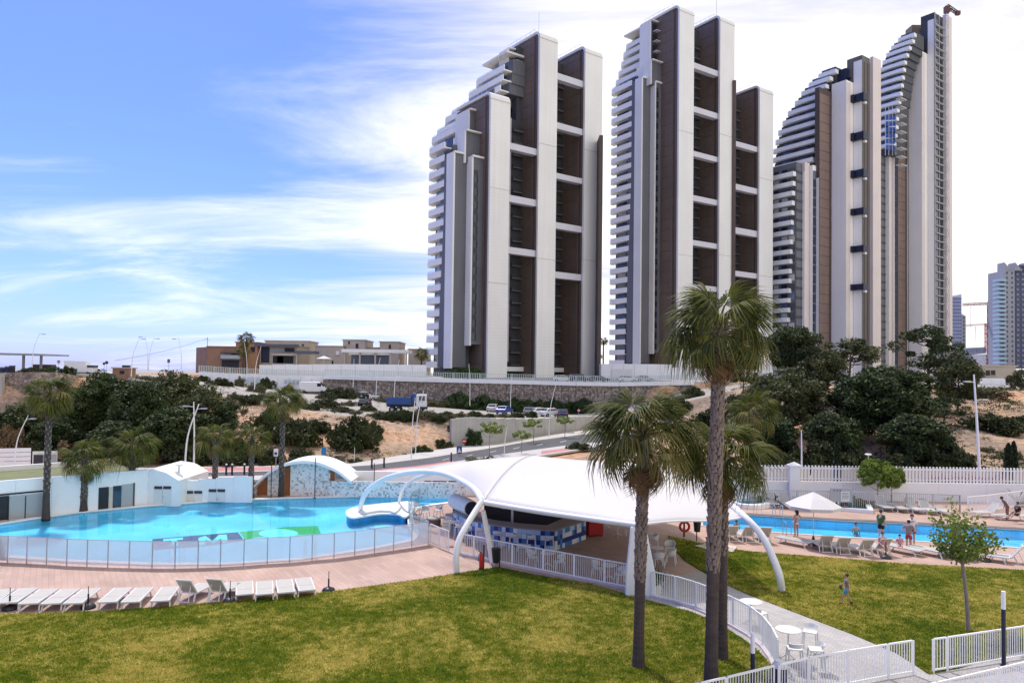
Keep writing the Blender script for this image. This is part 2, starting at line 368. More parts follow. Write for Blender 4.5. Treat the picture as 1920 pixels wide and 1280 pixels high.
rowsY.append(AY[-1]); rowsZ.append(AZ[-1]); rough_.append(0)
rowsY = np.array(rowsY); rowsZ = np.array(rowsZ); rough_ = np.array(rough_)[:, None]
dirx = np.array([ray(p, 700).x / ray(p, 700).y for p in pxs])
TX = rowsY * dirx[None, :]
def fbm(x, y, seed=0):
    rs = np.random.RandomState(seed); o = np.zeros_like(x)
    for k in range(5):
        for _ in range(3):
            a = rs.uniform(0, 6.28); ph = rs.uniform(0, 6.28); fr = 0.10 * 2 ** k
            o += np.sin((x * math.cos(a) + y * math.sin(a)) * fr * 2 + ph) / (1.75 ** k) / 3
    return o
nz = fbm(TX, rowsY * 1.6, 3)
wallzone = ((pxs > 868) & (pxs < 1200)).astype(float)[None, :]
rowsZ2 = rowsZ + nz * 0.55 * rough_ * (1 - wallzone)
nr, nc = rowsY.shape
tv = [(float(TX[i, j]), float(rowsY[i, j]), float(rowsZ2[i, j])) for i in range(nr) for j in range(nc)]
tf = [(i * nc + j, i * nc + j + 1, (i + 1) * nc + j + 1, (i + 1) * nc + j) for i in range(nr - 1) for j in range(nc - 1)]
m, t, b, N, L = nodes('hillside_soil'); g = N('ShaderNodeNewGeometry')
n1_ = N('ShaderNodeTexNoise'); n1_.inputs['Scale'].default_value = 0.09; n1_.inputs['Detail'].default_value = 8; n1_.inputs['Distortion'].default_value = 0.6; L(g.outputs['Position'], n1_.inputs['Vector'])
n2_ = N('ShaderNodeTexNoise'); n2_.inputs['Scale'].default_value = 1.6; n2_.inputs['Detail'].default_value = 8; n2_.inputs['Roughness'].default_value = 0.7; L(g.outputs['Position'], n2_.inputs['Vector'])
rp = N('ShaderNodeValToRGB'); L(n1_.outputs[0], rp.inputs[0]); e = rp.color_ramp.elements
e[0].position = 0.33; e[0].color = (0.27, 0.215, 0.165, 1); e[1].position = 0.68; e[1].color = (0.56, 0.28, 0.15, 1)
q = e.new(0.45); q.color = (0.44, 0.325, 0.23, 1); q = e.new(0.56); q.color = (0.56, 0.37, 0.24, 1)
rp2 = N('ShaderNodeValToRGB'); L(n2_.outputs[0], rp2.inputs[0]); e = rp2.color_ramp.elements
e[0].position = 0.36; e[0].color = (0.52, 0.50, 0.48, 1); e[1].position = 0.56; e[1].color = (1.08, 1.06, 1.04, 1)
mu = N('ShaderNodeMix', data_type='RGBA', blend_type='MULTIPLY'); mu.inputs[0].default_value = 1; L(rp.outputs[0], mu.inputs[6]); L(rp2.outputs[0], mu.inputs[7])
L(mu.outputs[2], b.inputs['Base Color']); b.inputs['Roughness'].default_value = 0.95; b.inputs['Specular IOR Level'].default_value = 0.1
bp = N('ShaderNodeBump'); bp.inputs['Strength'].default_value = 0.9; bp.inputs['Distance'].default_value = 0.35; L(n2_.outputs[0], bp.inputs['Height']); L(bp.outputs[0], b.inputs['Normal'])
SOIL = m
PALE = mat('pale_gravel', (0.33, 0.305, 0.265), 0.95, 0.14, 0.3, 4, 0.3)
tm = MB(); tm.v = tv; tm.f = tf
cuts = np.cumsum([0] + subs)
tm.m = [1 if (cuts[6] <= i < cuts[7] or i >= cuts[8]) else 0 for i in range(nr - 1) for j in range(nc - 1)]
ter = tm.build('terrain', [SOIL, PALE], smooth=False)
ter.data.polygons.foreach_set('use_smooth', [True] * len(tf))
tag(ter, kind='structure')
from mathutils.bvhtree import BVHTree
BV = BVHTree.FromPolygons([Vector(v) for v in tv], tf)
def TZ(x, y):
    h = BV.ray_cast(Vector((x, y, 60)), Vector((0, 0, -1))); return h[0].z if h[0] else 0.0
def TP(px, py):
    h = BV.ray_cast(CP, ray(px, py).normalized()); return h[0] if h[0] else G(px, py)
# --- resort ground
DECKM = brickmat('terracotta_deck_tiles', (0.41, 0.27, 0.205), (0.47, 0.32, 0.25), (0.32, 0.205, 0.16), 1.1, 0.24, 0.008, 0.7, R(58), 0.37)
PAVER = brickmat('grey_paver_setts', (0.37, 0.35, 0.33), (0.45, 0.425, 0.40), (0.28, 0.265, 0.25), 0.24, 0.13, 0.009, 0.8, R(35), 0.5)
POOL1 = gp([(-300, 1014), (-150, 1004), (0, 983), (70, 972), (140, 962), (275, 949), (400, 940), (530, 934.5), (650, 931.5), (760, 930), (846, 931), (852, 940), (800, 947), (772, 955), (763, 966), (765, 985), (774, 1003), (766, 1013), (690, 1028), (560, 1047), (420, 1056), (285, 1056), (130, 1050), (0, 1041), (-150, 1030)])
POOL2 = gp([(1318, 985), (1318, 961), (1391, 965), (1560, 975.5), (1740, 984), (1920, 993.5), (2200, 1008), (2200, 1044), (1920, 1026.5), (1740, 1015), (1560, 1004.5), (1351, 990.5)])
JAC = [G(1409 + 31 * math.cos(a), 945 + 7.5 * math.sin(a)) for a in np.linspace(0, 2 * math.pi, 28, endpoint=False)]
JAC2 = gp([(1562, 956), (1578, 945.5), (1622, 948), (1628, 961)])
holes = [POOL1, POOL2, JAC, JAC2]
tag(MB().sheet([[(-75, 12), (75, 12), (75, 57.6), (-75, 57.6)]] + holes, 0.0).build('deck', DECKM), kind='structure')
def ring(pts, off, z0, z1):
    n = len(pts); out = []
    cxy = sum((Vector((p[0], p[1], 0)) for p in pts), Vector()) / n
    ar = sum(pts[i - 1][0] * pts[i][1] - pts[i][0] * pts[i - 1][1] for i in range(n)); sg = 1 if ar > 0 else -1
    for i in range(n):
        d = (Vector(pts[(i + 1) % n]) - Vector(pts[i - 1])); nrm = Vector((d.y, -d.x, 0)).normalized() * sg
        out.append(Vector((pts[i][0], pts[i][1], 0)) + nrm * off)
    mb = MB(); b0 = [(p[0], p[1], z0) for p in pts]; b1 = [(p[0], p[1], z1) for p in pts]; o1 = [(p.x, p.y, z1) for p in out]; o0 = [(p.x, p.y, z0) for p in out]
    mb.v = b0 + b1 + o1 + o0
    for i in range(n):
        j = (i + 1) % n
        for a in range(3): mb.f.append((a * n + i, a * n + j, (a + 1) * n + j, (a + 1) * n + i)); mb.m.append(0)
    return mb
BASIN = brickmat('pool_tile', (0.38, 0.74, 0.90), (0.42, 0.78, 0.93), (0.34, 0.66, 0.82), 0.3, 0.3, 0.012, 0.4, 0, 0.0, 0.1)
BASIN2 = brickmat('lap_pool_tile', (0.24, 0.68, 0.90), (0.28, 0.72, 0.93), (0.22, 0.60, 0.80), 0.3, 0.3, 0.012, 0.4, 0, 0.0, 0.1)
def watermat(name, tintc, wav, sc):
    m, t, b, N, L = nodes(name); t.nodes.remove(b)
    tr = N('ShaderNodeBsdfTransparent'); tr.inputs[0].default_value = c4(tintc)
    gl = N('ShaderNodeBsdfGlossy'); gl.inputs['Roughness'].default_value = 0.015
    fr = N('ShaderNodeFresnel'); fr.inputs[0].default_value = 1.11
    g = N('ShaderNodeNewGeometry'); mpw = N('ShaderNodeMapping'); L(g.outputs['Position'], mpw.inputs[0]); mpw.inputs['Scale'].default_value = (1, 1.7, 1)
    no = N('ShaderNodeTexNoise'); no.inputs['Scale'].default_value = sc; no.inputs['Detail'].default_value = 4; L(mpw.outputs[0], no.inputs['Vector'])
    bp = N('ShaderNodeBump'); bp.inputs['Strength'].default_value = wav; bp.inputs['Distance'].default_value = 0.08; L(no.outputs[0], bp.inputs['Height'])
    L(bp.outputs[0], gl.inputs['Normal']); L(bp.outputs[0], fr.inputs['Normal'])
    ms = N('ShaderNodeMixShader'); L(fr.outputs[0], ms.inputs[0]); L(tr.outputs[0], ms.inputs[1]); L(gl.outputs[0], ms.inputs[2])
    L(ms.outputs[0], t.nodes['Material Output'].inputs[0]); return m
WAT1 = watermat('calm_pool_water', (0.54, 0.90, 1.0), 0.05, 1.5); WAT2 = watermat('rippled_pool_water', (0.50, 0.88, 0.99), 0.9, 1.6)
def pool(pts, depth, basin, wat, rim=0.35, rz=0.05, rimm=None):
    mb = MB(); mb.sheet([pts], -depth); n = len(pts); b0 = len(mb.v)
    mb.v += [(p[0], p[1], -depth) for p in pts] + [(p[0], p[1], 0.0) for p in pts]
    for i in range(n):
        j = (i + 1) % n; mb.f.append((b0 + i, b0 + j, b0 + n + j, b0 + n + i)); mb.m.append(0)
    tag(mb.build('pool_basin', basin), kind='structure')
    tag(MB().sheet([pts], -0.07).build('pool_water', wat), kind='structure')
    tag(ring(pts, rim, -0.1, rz).build('pool_coping', rimm or WHITE), kind='structure')
DARKEDGE = mat('dark_edge_strip', (0.17, 0.15, 0.135), 0.8, 0.15, 1, 9)
PALESTONE = mat('pale_stone_coping', (0.55, 0.47, 0.42), 0.8, 0.1, 1, 9)
pool(smooth_poly(POOL1, 3, True) if False else POOL1, 0.42, BASIN, WAT1, 0.4, 0.06)
pool(POOL2, 0.6, BASIN2, WAT2, 0.25, 0.03, PALESTONE)
pool(JAC, 0.5, BASIN, WAT2, 0.5, 0.32); pool(JAC2, 0.5, BASIN, WAT2, 0.4, 0.25)
far2 = [POOL2[i] for i in (1, 2, 3, 4, 5, 6)]
gmb = MB()
for a, b_ in zip(far2[:-1], far2[1:]): gmb.bar((a.x, a.y + 0.32, 0.05), (b_.x, b_.y + 0.32, 0.05), 0.5, 0.05)
tag(gmb.build('far_edge_strip', DARKEDGE), kind='structure')  # plain dark strip along the far edge of the lap pool
# --- pool emblem, lying on the pool floor
PLUM = mat('plum_tile', (0.17, 0.045, 0.075), 0.5, 0.1, 1, 10); GREENT = mat('green_tile', (0.13, 0.42, 0.04), 0.5, 0.1, 1, 10); CYT = mat('pale_cyan_tile', (0.42, 0.80, 0.88), 0.5, 0.05, 1, 10)
em = thing('pool_emblem', G(430, 1000, -0.42), 0, 'plum and green T M emblem laid in tiles on the curved pool floor', 'emblem')
def embl(name, pts, z, mt): MB().prism(gp(pts, z), z, z + 0.004).build(name, mt, em, True)
embl('plum_band', [(286, 1010), (357, 1004), (446, 997), (458, 1013), (375, 1024), (285, 1031)], -0.416, PLUM)
embl('green_band', [(449, 996.5), (502, 992), (535, 987.5), (595, 985), (602, 1000), (565, 1002), (481, 1006.5), (459, 1011)], -0.416, GREENT)
embl('cyan_disc', [(522 + 37 * math.cos(a), 999.5 + 8.5 * math.sin(a)) for a in np.linspace(0, 6.283, 24, endpoint=False)], -0.410, CYT)
embl('letter_t', [(306, 1010), (343, 1007), (343, 1011), (332, 1012), (334, 1023), (322, 1024), (321, 1013), (306, 1014)], -0.410, CYT)
embl('letter_m', [(372, 1008), (385, 1004), (398, 1013), (411, 1002), (425, 1001.5), (427, 1015), (417, 1016), (414, 1009), (400, 1019), (386, 1011), (384, 1021), (373, 1022)], -0.410, CYT)
# --- lawns
LAWN1 = [(-420, 1178), (0, 1150), (100, 1148), (200, 1144), (400, 1129), (620, 1108), (760, 1089), (850, 1075), (935, 1062), (1000, 1076), (1110, 1094), (1180, 1115), (1240, 1131), (1300, 1147), (1345, 1167), (1390, 1194), (1425, 1222), (1450, 1250), (1466, 1285), (1478, 1340), (-800, 1340)]
LAWN2 = [(1252, 1004), (1263, 1028), (1285, 1050), (1340, 1084), (1400, 1112), (1500, 1150), (1600, 1188), (1680, 1222), (1742, 1262), (1800, 1250), (1925, 1216), (2200, 1150), (2200, 1096), (1920, 1068), (1700, 1056), (1600, 1048), (1400, 1032.5), (1330, 1021)]
m, t, b, N, L = nodes('lawn_soil_grass'); g = N('ShaderNodeNewGeometry')
na = N('ShaderNodeTexNoise'); na.inputs['Scale'].default_value = 0.55; na.inputs['Detail'].default_value = 9; na.inputs['Roughness'].default_value = 0.74; L(g.outputs['Position'], na.inputs['Vector'])
nb_ = N('ShaderNodeTexNoise'); nb_.inputs['Scale'].default_value = 0.16; nb_.inputs['Detail'].default_value = 5; nb_.inputs['Distortion'].default_value = 1.2; L(g.outputs['Position'], nb_.inputs['Vector'])
nc_ = N('ShaderNodeTexNoise'); nc_.inputs['Scale'].default_value = 2.6; nc_.inputs['Detail'].default_value = 6; L(g.outputs['Position'], nc_.inputs['Vector'])
nd_ = N('ShaderNodeMath', operation='MULTIPLY_ADD'); L(nb_.outputs[0], nd_.inputs[0]); nd_.inputs[1].default_value = .42; ne_ = N('ShaderNodeMath', operation='MULTIPLY'); L(na.outputs[0], ne_.inputs[0]); ne_.inputs[1].default_value = .30; L(ne_.outputs[0], nd_.inputs[2])
nf_ = N('ShaderNodeMath', operation='MULTIPLY_ADD'); L(nc_.outputs[0], nf_.inputs[0]); nf_.inputs[1].default_value = .30; L(nd_.outputs[0], nf_.inputs[2]); na = nf_
rp = N('ShaderNodeValToRGB'); L(na.outputs[0], rp.inputs[0]); e = rp.color_ramp.elements
e[0].position = 0.41; e[0].color = (0.055, 0.09, 0.001, 1); e[1].position = 0.59; e[1].color = (0.32, 0.27, 0.06, 1)
q = e.new(0.50); q.color = (0.105, 0.12, 0.001, 1)
L(rp.outputs[0], b.inputs['Base Color']); b.inputs['Roughness'].default_value = 0.9; b.inputs['Specular IOR Level'].default_value = 0.15
GRASSB = m
m2, t, b, N, L = nodes('grass_blade'); g = N('ShaderNodeNewGeometry')
na = N('ShaderNodeTexNoise'); na.inputs['Scale'].default_value = 0.55; na.inputs['Detail'].default_value = 9; na.inputs['Roughness'].default_value = 0.74; L(g.outputs['Position'], na.inputs['Vector'])
nb_ = N('ShaderNodeTexNoise'); nb_.inputs['Scale'].default_value = 0.16; nb_.inputs['Detail'].default_value = 5; nb_.inputs['Distortion'].default_value = 1.2; L(g.outputs['Position'], nb_.inputs['Vector'])
nc_ = N('ShaderNodeTexNoise'); nc_.inputs['Scale'].default_value = 2.6; nc_.inputs['Detail'].default_value = 6; L(g.outputs['Position'], nc_.inputs['Vector'])
nd_ = N('ShaderNodeMath', operation='MULTIPLY_ADD'); L(nb_.outputs[0], nd_.inputs[0]); nd_.inputs[1].default_value = .42; ne_ = N('ShaderNodeMath', operation='MULTIPLY'); L(na.outputs[0], ne_.inputs[0]); ne_.inputs[1].default_value = .30; L(ne_.outputs[0], nd_.inputs[2])
nf_ = N('ShaderNodeMath', operation='MULTIPLY_ADD'); L(nc_.outputs[0], nf_.inputs[0]); nf_.inputs[1].default_value = .30; L(nd_.outputs[0], nf_.inputs[2]); na = nf_
ad = N('ShaderNodeMath', operation='MULTIPLY_ADD'); L(g.outputs['Random Per Island'], ad.inputs[0]); ad.inputs[1].default_value = 0.16; 
sb = N('ShaderNodeMath', operation='SUBTRACT'); L(na.outputs[0], sb.inputs[0]); sb.inputs[1].default_value = 0.08; L(sb.outputs[0], ad.inputs[2])
rp = N('ShaderNodeValToRGB'); L(ad.outputs[0], rp.inputs[0]); e = rp.color_ramp.elements
e[0].position = 0.40; e[0].color = (0.085, 0.150, 0.001, 1); e[1].position = 0.59; e[1].color = (0.56, 0.46, 0.11, 1)
q = e.new(0.50); q.color = (0.22, 0.255, 0.002, 1)
L(rp.outputs[0], b.inputs['Base Color']); b.inputs['Roughness'].default_value = 0.7
tr = N('ShaderNodeBsdfTranslucent'); L(rp.outputs[0], tr.inputs[0]); msx = N('ShaderNodeMixShader'); msx.inputs[0].default_value = 0.3; L(b.outputs[0], msx.inputs[1]); L(tr.outputs[0], msx.inputs[2]); L(msx.outputs[0], t.nodes['Material Output'].inputs[0])
GRASS = m2
def inpoly(x, y, poly):
    ins = np.zeros(len(x), bool); n = len(poly)
    for i in range(n):
        x1, y1 = poly[i - 1][0], poly[i - 1][1]; x2, y2 = poly[i][0], poly[i][1]
        c = ((y1 > y) != (y2 > y)) & (x < (x2 - x1) * (y - y1) / (y2 - y1 + 1e-12) + x1); ins ^= c
    return ins
def lawn(pix, label, n):
    pts = gp(pix, 0.04); pts = smooth_poly(pts, 4, True) if False else pts
    tag(MB().prism(pts, -0.02, 0.04).build('lawn', GRASSB), kind='structure')
    xs = np.array([p.x for p in pts]); ys = np.array([p.y for p in pts])
    rs = np.random.RandomState(n)
    x = rs.uniform(max(xs.min(), -26), min(xs.max(), 30), n * 3); y = ys.min() + (ys.max() - ys.min()) * rs.uniform(0, 1, n * 3) ** 1.3
    k = inpoly(x, y, pts) & (np.abs(x) < 0.74 * y + 1.5) & (y > 19.5); x = x[k][:n]; y = y[k][:n]; n = len(x)
    a = rs.uniform(0, 6.283, n); h = rs.uniform(0.03, 0.075, n); w = rs.uniform(0.012, 0.03, n); lx = rs.normal(0, 0.03, n); ly = rs.normal(0, 0.03, n)
    v = np.empty((n, 3, 3)); v[:, 0] = np.stack([x - w * np.cos(a), y - w * np.sin(a), np.full(n, 0.035)], 1)
    v[:, 1] = np.stack([x + w * np.cos(a), y + w * np.sin(a), np.full(n, 0.035)], 1); v[:, 2] = np.stack([x + lx, y + ly, 0.04 + h], 1)
    me = bpy.data.meshes.new('grass'); me.vertices.add(n * 3); me.vertices.foreach_set('co', v.reshape(-1))
    me.loops.add(n * 3); me.loops.foreach_set('vertex_index', np.arange(n * 3, dtype=np.int32)); me.polygons.add(n)
    me.polygons.foreach_set('loop_start', np.arange(0, n * 3, 3, dtype=np.int32)); me.update(); me.validate(); me.materials.append(GRASS)
    tag(link('grass', me), label, 'grass', kind='stuff')
lawn(LAWN1, 'short mown grass of the large lawn in front of the curved pool', 260000)
lawn(LAWN2, 'short mown grass of the lawn beside the paver path', 130000)
PATH = [(1216, 1088), (1282, 1076), (1325, 1068)] + LAWN2[4:9] + [(1800, 1250), (1925, 1216), (2200, 1150), (2200, 1400), (1470, 1400)] + LAWN1[18:10:-1]
tag(MB().sheet([gp(PATH, 0.012)], 0.012).build('path', PAVER), kind='structure')
# paved slab in the second lawn
tag(MB().prism(gp([(1301, 1022), (1345, 1016), (1382, 1024), (1374, 1034), (1330, 1030)], 0.07), 0.0, 0.075).build('paved_slab', PALESTONE), kind='structure')
# --- road with raised pavements beyond the resort
Rn = [(-200, 905), (150, 899), (300, 894), (470, 891.5), (560, 889), (690, 884), (800, 874), (900, 857), (1000, 843), (1090, 831), (1230, 821)]
Rf = [(-200, 890), (150, 888), (300, 886.5), (470, 884), (560, 881), (690, 872), (800, 858.5), (900, 843), (1000, 826), (1090, 814.5), (1230, 806)]
tag(MB().sheet([gp(Rn + Rf[::-1], 0.02)], 0.02).build('road', ASPH), kind='structure')
back = [(-200, 880), (150, 879), (300, 876), (470, 873), (560, 871), (660, 868.5), (720, 858.5), (800, 846), (860, 837), (930, 832.3), (1000, 819.5), (1080, 807.5), (1230, 800)]
tag(MB().prism(gp(Rf + back[::-1], 0.12), -0.1, 0.13).build('pavement', PAVE), kind='structure')
front = [(-200, 915), (300, 903), (560, 898), (690, 895), (800, 885), (900, 868), (1000, 856), (1090, 842), (1230, 834)]
tag(MB().prism(gp(Rn + front[::-1], 0.12), -0.1, 0.13).build('pavement', PAVE), kind='structure')
def strip(name, a, bb, z, mt): tag(MB().sheet([gp(a + bb[::-1], z)], z).build(name, mt), kind='structure')
strip('bike_lane', [(290, 884.3), (400, 883), (470, 882), (560, 879)], [(290, 878.5), (400, 876), (470, 875.2), (560, 873.5)], 0.135, PINKL)
strip('bike_lane', [(700, 886.5), (780, 879), (850, 869)], [(700, 880.8), (780, 873.2), (850, 863.2)], 0.025, PINKL)
strip('bike_lane', [(1015, 851), (1088, 840.5)], [(1015, 845.5), (1088, 836)], 0.135, PINKL)
LINE = mat('white_road_paint', (0.7, 0.7, 0.68), 0.7, 0.1, 2, 10)
for k in range(6):
    x0 = 820 + k * 44; y0 = np.interp(x0 + 6, [800, 900, 1000, 1090], [866.5, 850, 834.5, 822.8]); y1 = np.interp(x0 + 24, [800, 900, 1000, 1090], [866.5, 850, 834.5, 822.8])
    strip('road_marking', [(x0 + 10, y0 + .25), (x0 + 22, y1 + .25)], [(x0 + 10, y0 - .25), (x0 + 22, y1 - .25)], 0.026, LINE)
for k in range(0):
    x0 = 742 + k * 9; strip('crossing_stripe', [(x0, 877.5 - k * 1.3), (x0 + 5, 877 - k * 1.3)], [(x0 - 14, 868.5 - k * 1.3), (x0 - 9, 868 - k * 1.3)], 0.026, LINE)
# ================================================================ walls and railings
m, t, b, N, L = nodes('gabion_stone'); g = N('ShaderNodeNewGeometry')
vo = N('ShaderNodeTexVoronoi'); vo.inputs['Scale'].default_value = 2.6; L(g.outputs['Position'], vo.inputs['Vector'])
rp = N('ShaderNodeValToRGB'); L(vo.outputs['Color'], rp.inputs[0]); e = rp.color_ramp.elements
e[0].position = 0.2; e[0].color = (0.19, 0.15, 0.12, 1); e[1].position = 0.85; e[1].color = (0.46, 0.385, 0.32, 1)
vd = N('ShaderNodeTexVoronoi', feature='DISTANCE_TO_EDGE'); vd.inputs['Scale'].default_value = 2.6; L(g.outputs['Position'], vd.inputs['Vector'])
mr = N('ShaderNodeMapRange'); L(vd.outputs[0], mr.inputs[0]); mr.inputs[2].default_value = 0.10; mr.inputs[3].default_value = 0.6
mu = N('ShaderNodeMix', data_type='RGBA', blend_type='MULTIPLY'); mu.inputs[0].default_value = 1; L(rp.outputs[0], mu.inputs[6])
cc = N('ShaderNodeCombineColor'); [L(mr.outputs[0], cc.inputs[i]) for i in range(3)]; L(cc.outputs[0], mu.inputs[7])
L(mu.outputs[2], b.inputs['Base Color']); b.inputs['Roughness'].default_value = 0.9
bp = N('ShaderNodeBump'); bp.inputs['Strength'].default_value = 0.9; bp.inputs['Distance'].default_value = 0.15; L(mr.outputs[0], bp.inputs['Height']); L(bp.outputs[0], b.inputs['Normal'])
GABION = m
def wall_run(name, pts, z0s, z1s, thick, mt, label, cat, part='panel', n=None, courses=0, step=0.0):
    """a wall along plan points, split in panels (or courses of stone baskets), each its own part"""
    th = thing(name, (pts[0].x, pts[0].y, z0s[0]), 0, label, cat)
    for i in range(len(pts) - 1):
        a, c = pts[i], pts[i + 1]; d = Vector((c.x - a.x, c.y - a.y, 0)); k = n or 1
        nrm = Vector((d.y, -d.x, 0)).normalized()
        for j in range(k):
            f0, f1 = j / k, (j + 1) / k - 0.006
            p, q = Vector((a.x, a.y, 0)) + d * f0, Vector((a.x, a.y, 0)) + d * f1
            zb = z0s[i] + (z0s[i + 1] - z0s[i]) * (f0 + f1) / 2; zt = z1s[i] + (z1s[i + 1] - z1s[i]) * (f0 + f1) / 2
            nc_ = max(1, courses)
            for r_ in range(nc_):
                za = zb + (zt - zb) * r_ / nc_; zc = zb + (zt - zb) * (r_ + 1) / nc_ - (0.02 if courses else 0)
                o = nrm * (step * (nc_ - 1 - r_))
                MB().prism([p + o, q + o, q - nrm * thick, p - nrm * thick], za, zc).build(part, mt, th, True)
    return th
# long stone-basket wall below the towers
px_ = [608, 700, 800, 900, 1000, 1080, 1160, 1300]
ws = [P(x, 740, np.interp(x, COLS, [TD[c][3][0] for c in COLS]) - 0.6) for x in px_]
wz0 = [TZ(p.x, p.y - 0.5) - 0.4 for p in ws]; wz1 = [np.interp(x, COLS, [TD[c][4] for c in COLS]) - 0.1 for x in px_]
wall_run('stone_basket_wall', ws, wz0, wz1, 1.2, GABION, 'long brown stone-basket retaining wall below the two nearest towers', 'wall', 'stone_basket', 6, 5, 0.12)
th = thing('white_coping_wall', ws[0] + Vector((0, 0, 3)), 0, 'white coping band on top of the long stone-basket wall', 'wall')
for i in range(len(ws) - 1): MB().bar((ws[i].x, ws[i].y + .2, wz1[i] + 0.3), (ws[i + 1].x, ws[i + 1].y + .2, wz1[i + 1] + 0.3), 1.3, 0.75).build('coping', WHITE, th, True)
GREENGL = mat('green_tinted_railing', (0.50, 0.58, 0.52), 0.4, 0.1, 1, 8)
def railing(name, pts, zs, h, label, gap=0.14, mt=None, r=0.02, post=2.0):
    th = thing(name, (pts[0].x, pts[0].y, zs[0]), 0, label, 'railing'); mt = mt or WHITE
    rails = MB(); bars = MB()
    for i in range(len(pts) - 1):
        a = Vector((pts[i].x, pts[i].y, zs[i])); c = Vector((pts[i + 1].x, pts[i + 1].y, zs[i + 1])); Ln = (c - a).length; up = Vector((0, 0, 1))
        rails.bar(a + up * h, c + up * h, 0.06); rails.bar(a + up * 0.08, c + up * 0.08, 0.05)
        k = max(2, int(Ln / gap))
        for j in range(k):
            p = a + (c - a) * ((j + 0.5) / k); bars.bar(p + up * 0.08, p + up * h, r * 2)
        k = max(1, round(Ln / post))
        for j in range(k + (1 if i == len(pts) - 2 else 0)):
            p = a + (c - a) * (j / k); MB().bar(p, p + up * (h + 0.03), 0.07).build('post', mt, th, True)
    rails.build('rail', mt, th, True); tag(bars.build('bars', mt, th, True), kind='stuff')
    return th
railing('railing', ws, [z + 0.68 for z in wz1], 1.15, 'long pale green railing on the coping above the stone-basket wall', 0.35, GREENGL, 0.05, 5)
# white wall with mural panels to its left
wl_ = [P(x, 720, 149) for x in (372, 430, 500, 606)]; zt = [zat(p.x, p.y, y) for p, y in zip(wl_, (696, 700, 703, 707))]; zb = [TZ(p.x, p.y - 1) - 0.5 for p in wl_]
wall_run('white_retaining_wall', wl_, zb, zt, 0.5, WHITE, 'white rendered retaining wall left of the stone-basket wall', 'wall', 'panel', 5)
railing('railing', wl_, zt, 1.2, 'pale green railing on the white rendered wall behind the parked van', 0.35, GREENGL, 0.05, 4)
MUR = mat('faded_mural', (0.42, 0.48, 0.52), 0.8, 0.45, 0.9, 3)
for k in range(9):
    x = 458 + k * 6.6 if k < 5 else 536 + (k - 5) * 7.5; p = P(x, 711, 148.6)
    o = MB().box((0, 0, 0), (0.55, 0.06, 0.85)).build('mural_panel', MUR); o.location = (p.x, p.y, zat(p.x, p.y, 711 + (x - 458) * 0.05))
    tag(o, f'small faded picture panel on the white wall, {ORD[k]} from the left', 'panel', 'picture panels on the white wall')
# concrete wall above the road
cw = gp([(846, 838), (880, 836.5), (930, 832), (1000, 819.5), (1080, 807.5), (1150, 803)]); cz = [zat(p.x, p.y, y) for p, y in zip(cw, (786, 782, 784, 785, 781, 780))]
wall_run('concrete_wall', cw, [-0.2] * 6, cz, 0.5, CONC, 'grey board-marked concrete retaining wall beside the climbing road', 'wall', 'panel', 4)
# curved stone-basket bastion at far left, concrete walls beside it
bw = [P(x, 730, y) for x, y in ((-130, 104), (-60, 101.2), (6, 100), (60, 99), (110, 99.3), (148, 101))]
wall_run('stone_basket_bastion', bw, [2.8, 2.8, 2.8, 2.8, 3.2, 3.6], [zat(p.x, p.y, y) for p, y in zip(bw, (702, 700, 698, 697, 699, 704))], 1.5, GABION, 'curved brown stone-basket bastion below the flat-roofed canopy', 'wall', 'stone_basket', 4, 7, 0.1)
for pts, tops, zbm, lab in (([(148, 101.5), (215, 107)], (699, 704), 4.5, 'grey concrete wall just right of the curved stone bastion'), ([(240, 106.5), (284, 106)], (708, 716), 3.6, 'short grey concrete wall behind the dark pines at left'),
                  ([(-90, 99.5), (4, 98.6)], (701, 700), 2.5, 'pale concrete wall at the left picture edge below the canopy')):
    w2 = [P(x, 720, y) for x, y in pts]; wall_run('concrete_wall', w2, [zbm] * 2, [zat(p.x, p.y, y) for p, y in zip(w2, tops)], 0.5, CONC, lab, 'wall', 'panel', 5)
# resort boundary wall with picket fence
bwY = 57.0; X0 = P(862, 900, bwY).x; X1 = P(2120, 900, bwY).x; wtop = 1.42
th = thing('boundary_wall', (X0, bwY, 0), 0, 'low white rendered boundary wall under the picket fence behind the lap pool', 'wall')
k = 14
for i in range(k):
    a = X0 + (X1 - X0) * i / k; c = X0 + (X1 - X0) * (i + 1) / k - 0.015; MB().box(((a + c) / 2, bwY + 0.12, wtop / 2 - 0.1), (c - a, 0.24, wtop + 0.2)).build('panel', WHITE, th, True)
fx0 = P(1195, 890, bwY).x; fx1 = P(2010, 890, bwY).x
th = thing('picket_fence', (fx0, bwY + 0.1, wtop), 0, 'white picket fence on the low wall behind the lap pool', 'fence')
pm = MB().box((0, 0, 0.62), (0.135, 0.05, 1.2)); pm.add([(-.0675, -.025, 1.22), (.0675, -.025, 1.22), (.0675, .025, 1.22), (-.0675, .025, 1.22), (0, -.025, 1.26), (0, .025, 1.26)], [(0, 1, 4), (2, 3, 5), (1, 2, 5, 4), (3, 0, 4, 5)])
pme = pm.mesh('picket', WHITE); npk = int((fx1 - fx0) / 0.262)
for i in range(npk): link('picket', pme, th, (i * 0.262, 0, 0))
for z in (0.22, 1.0): MB().box(((fx1 - fx0) / 2, 0.06, z), (fx1 - fx0, 0.05, 0.08)).build('rail', WHITE, th)
p = P(1489, 900, bwY - 0.25); th = thing('gate_pillar', (p.x, bwY - 0.25, 0), 0, 'white square fence pillar with a pyramid cap left of the closed-off lap pool', 'pillar')
MB().box((0, 0, 1.3), (0.8, 0.45, 2.6)).build('shaft', WHITE, th, bevel=0.02)
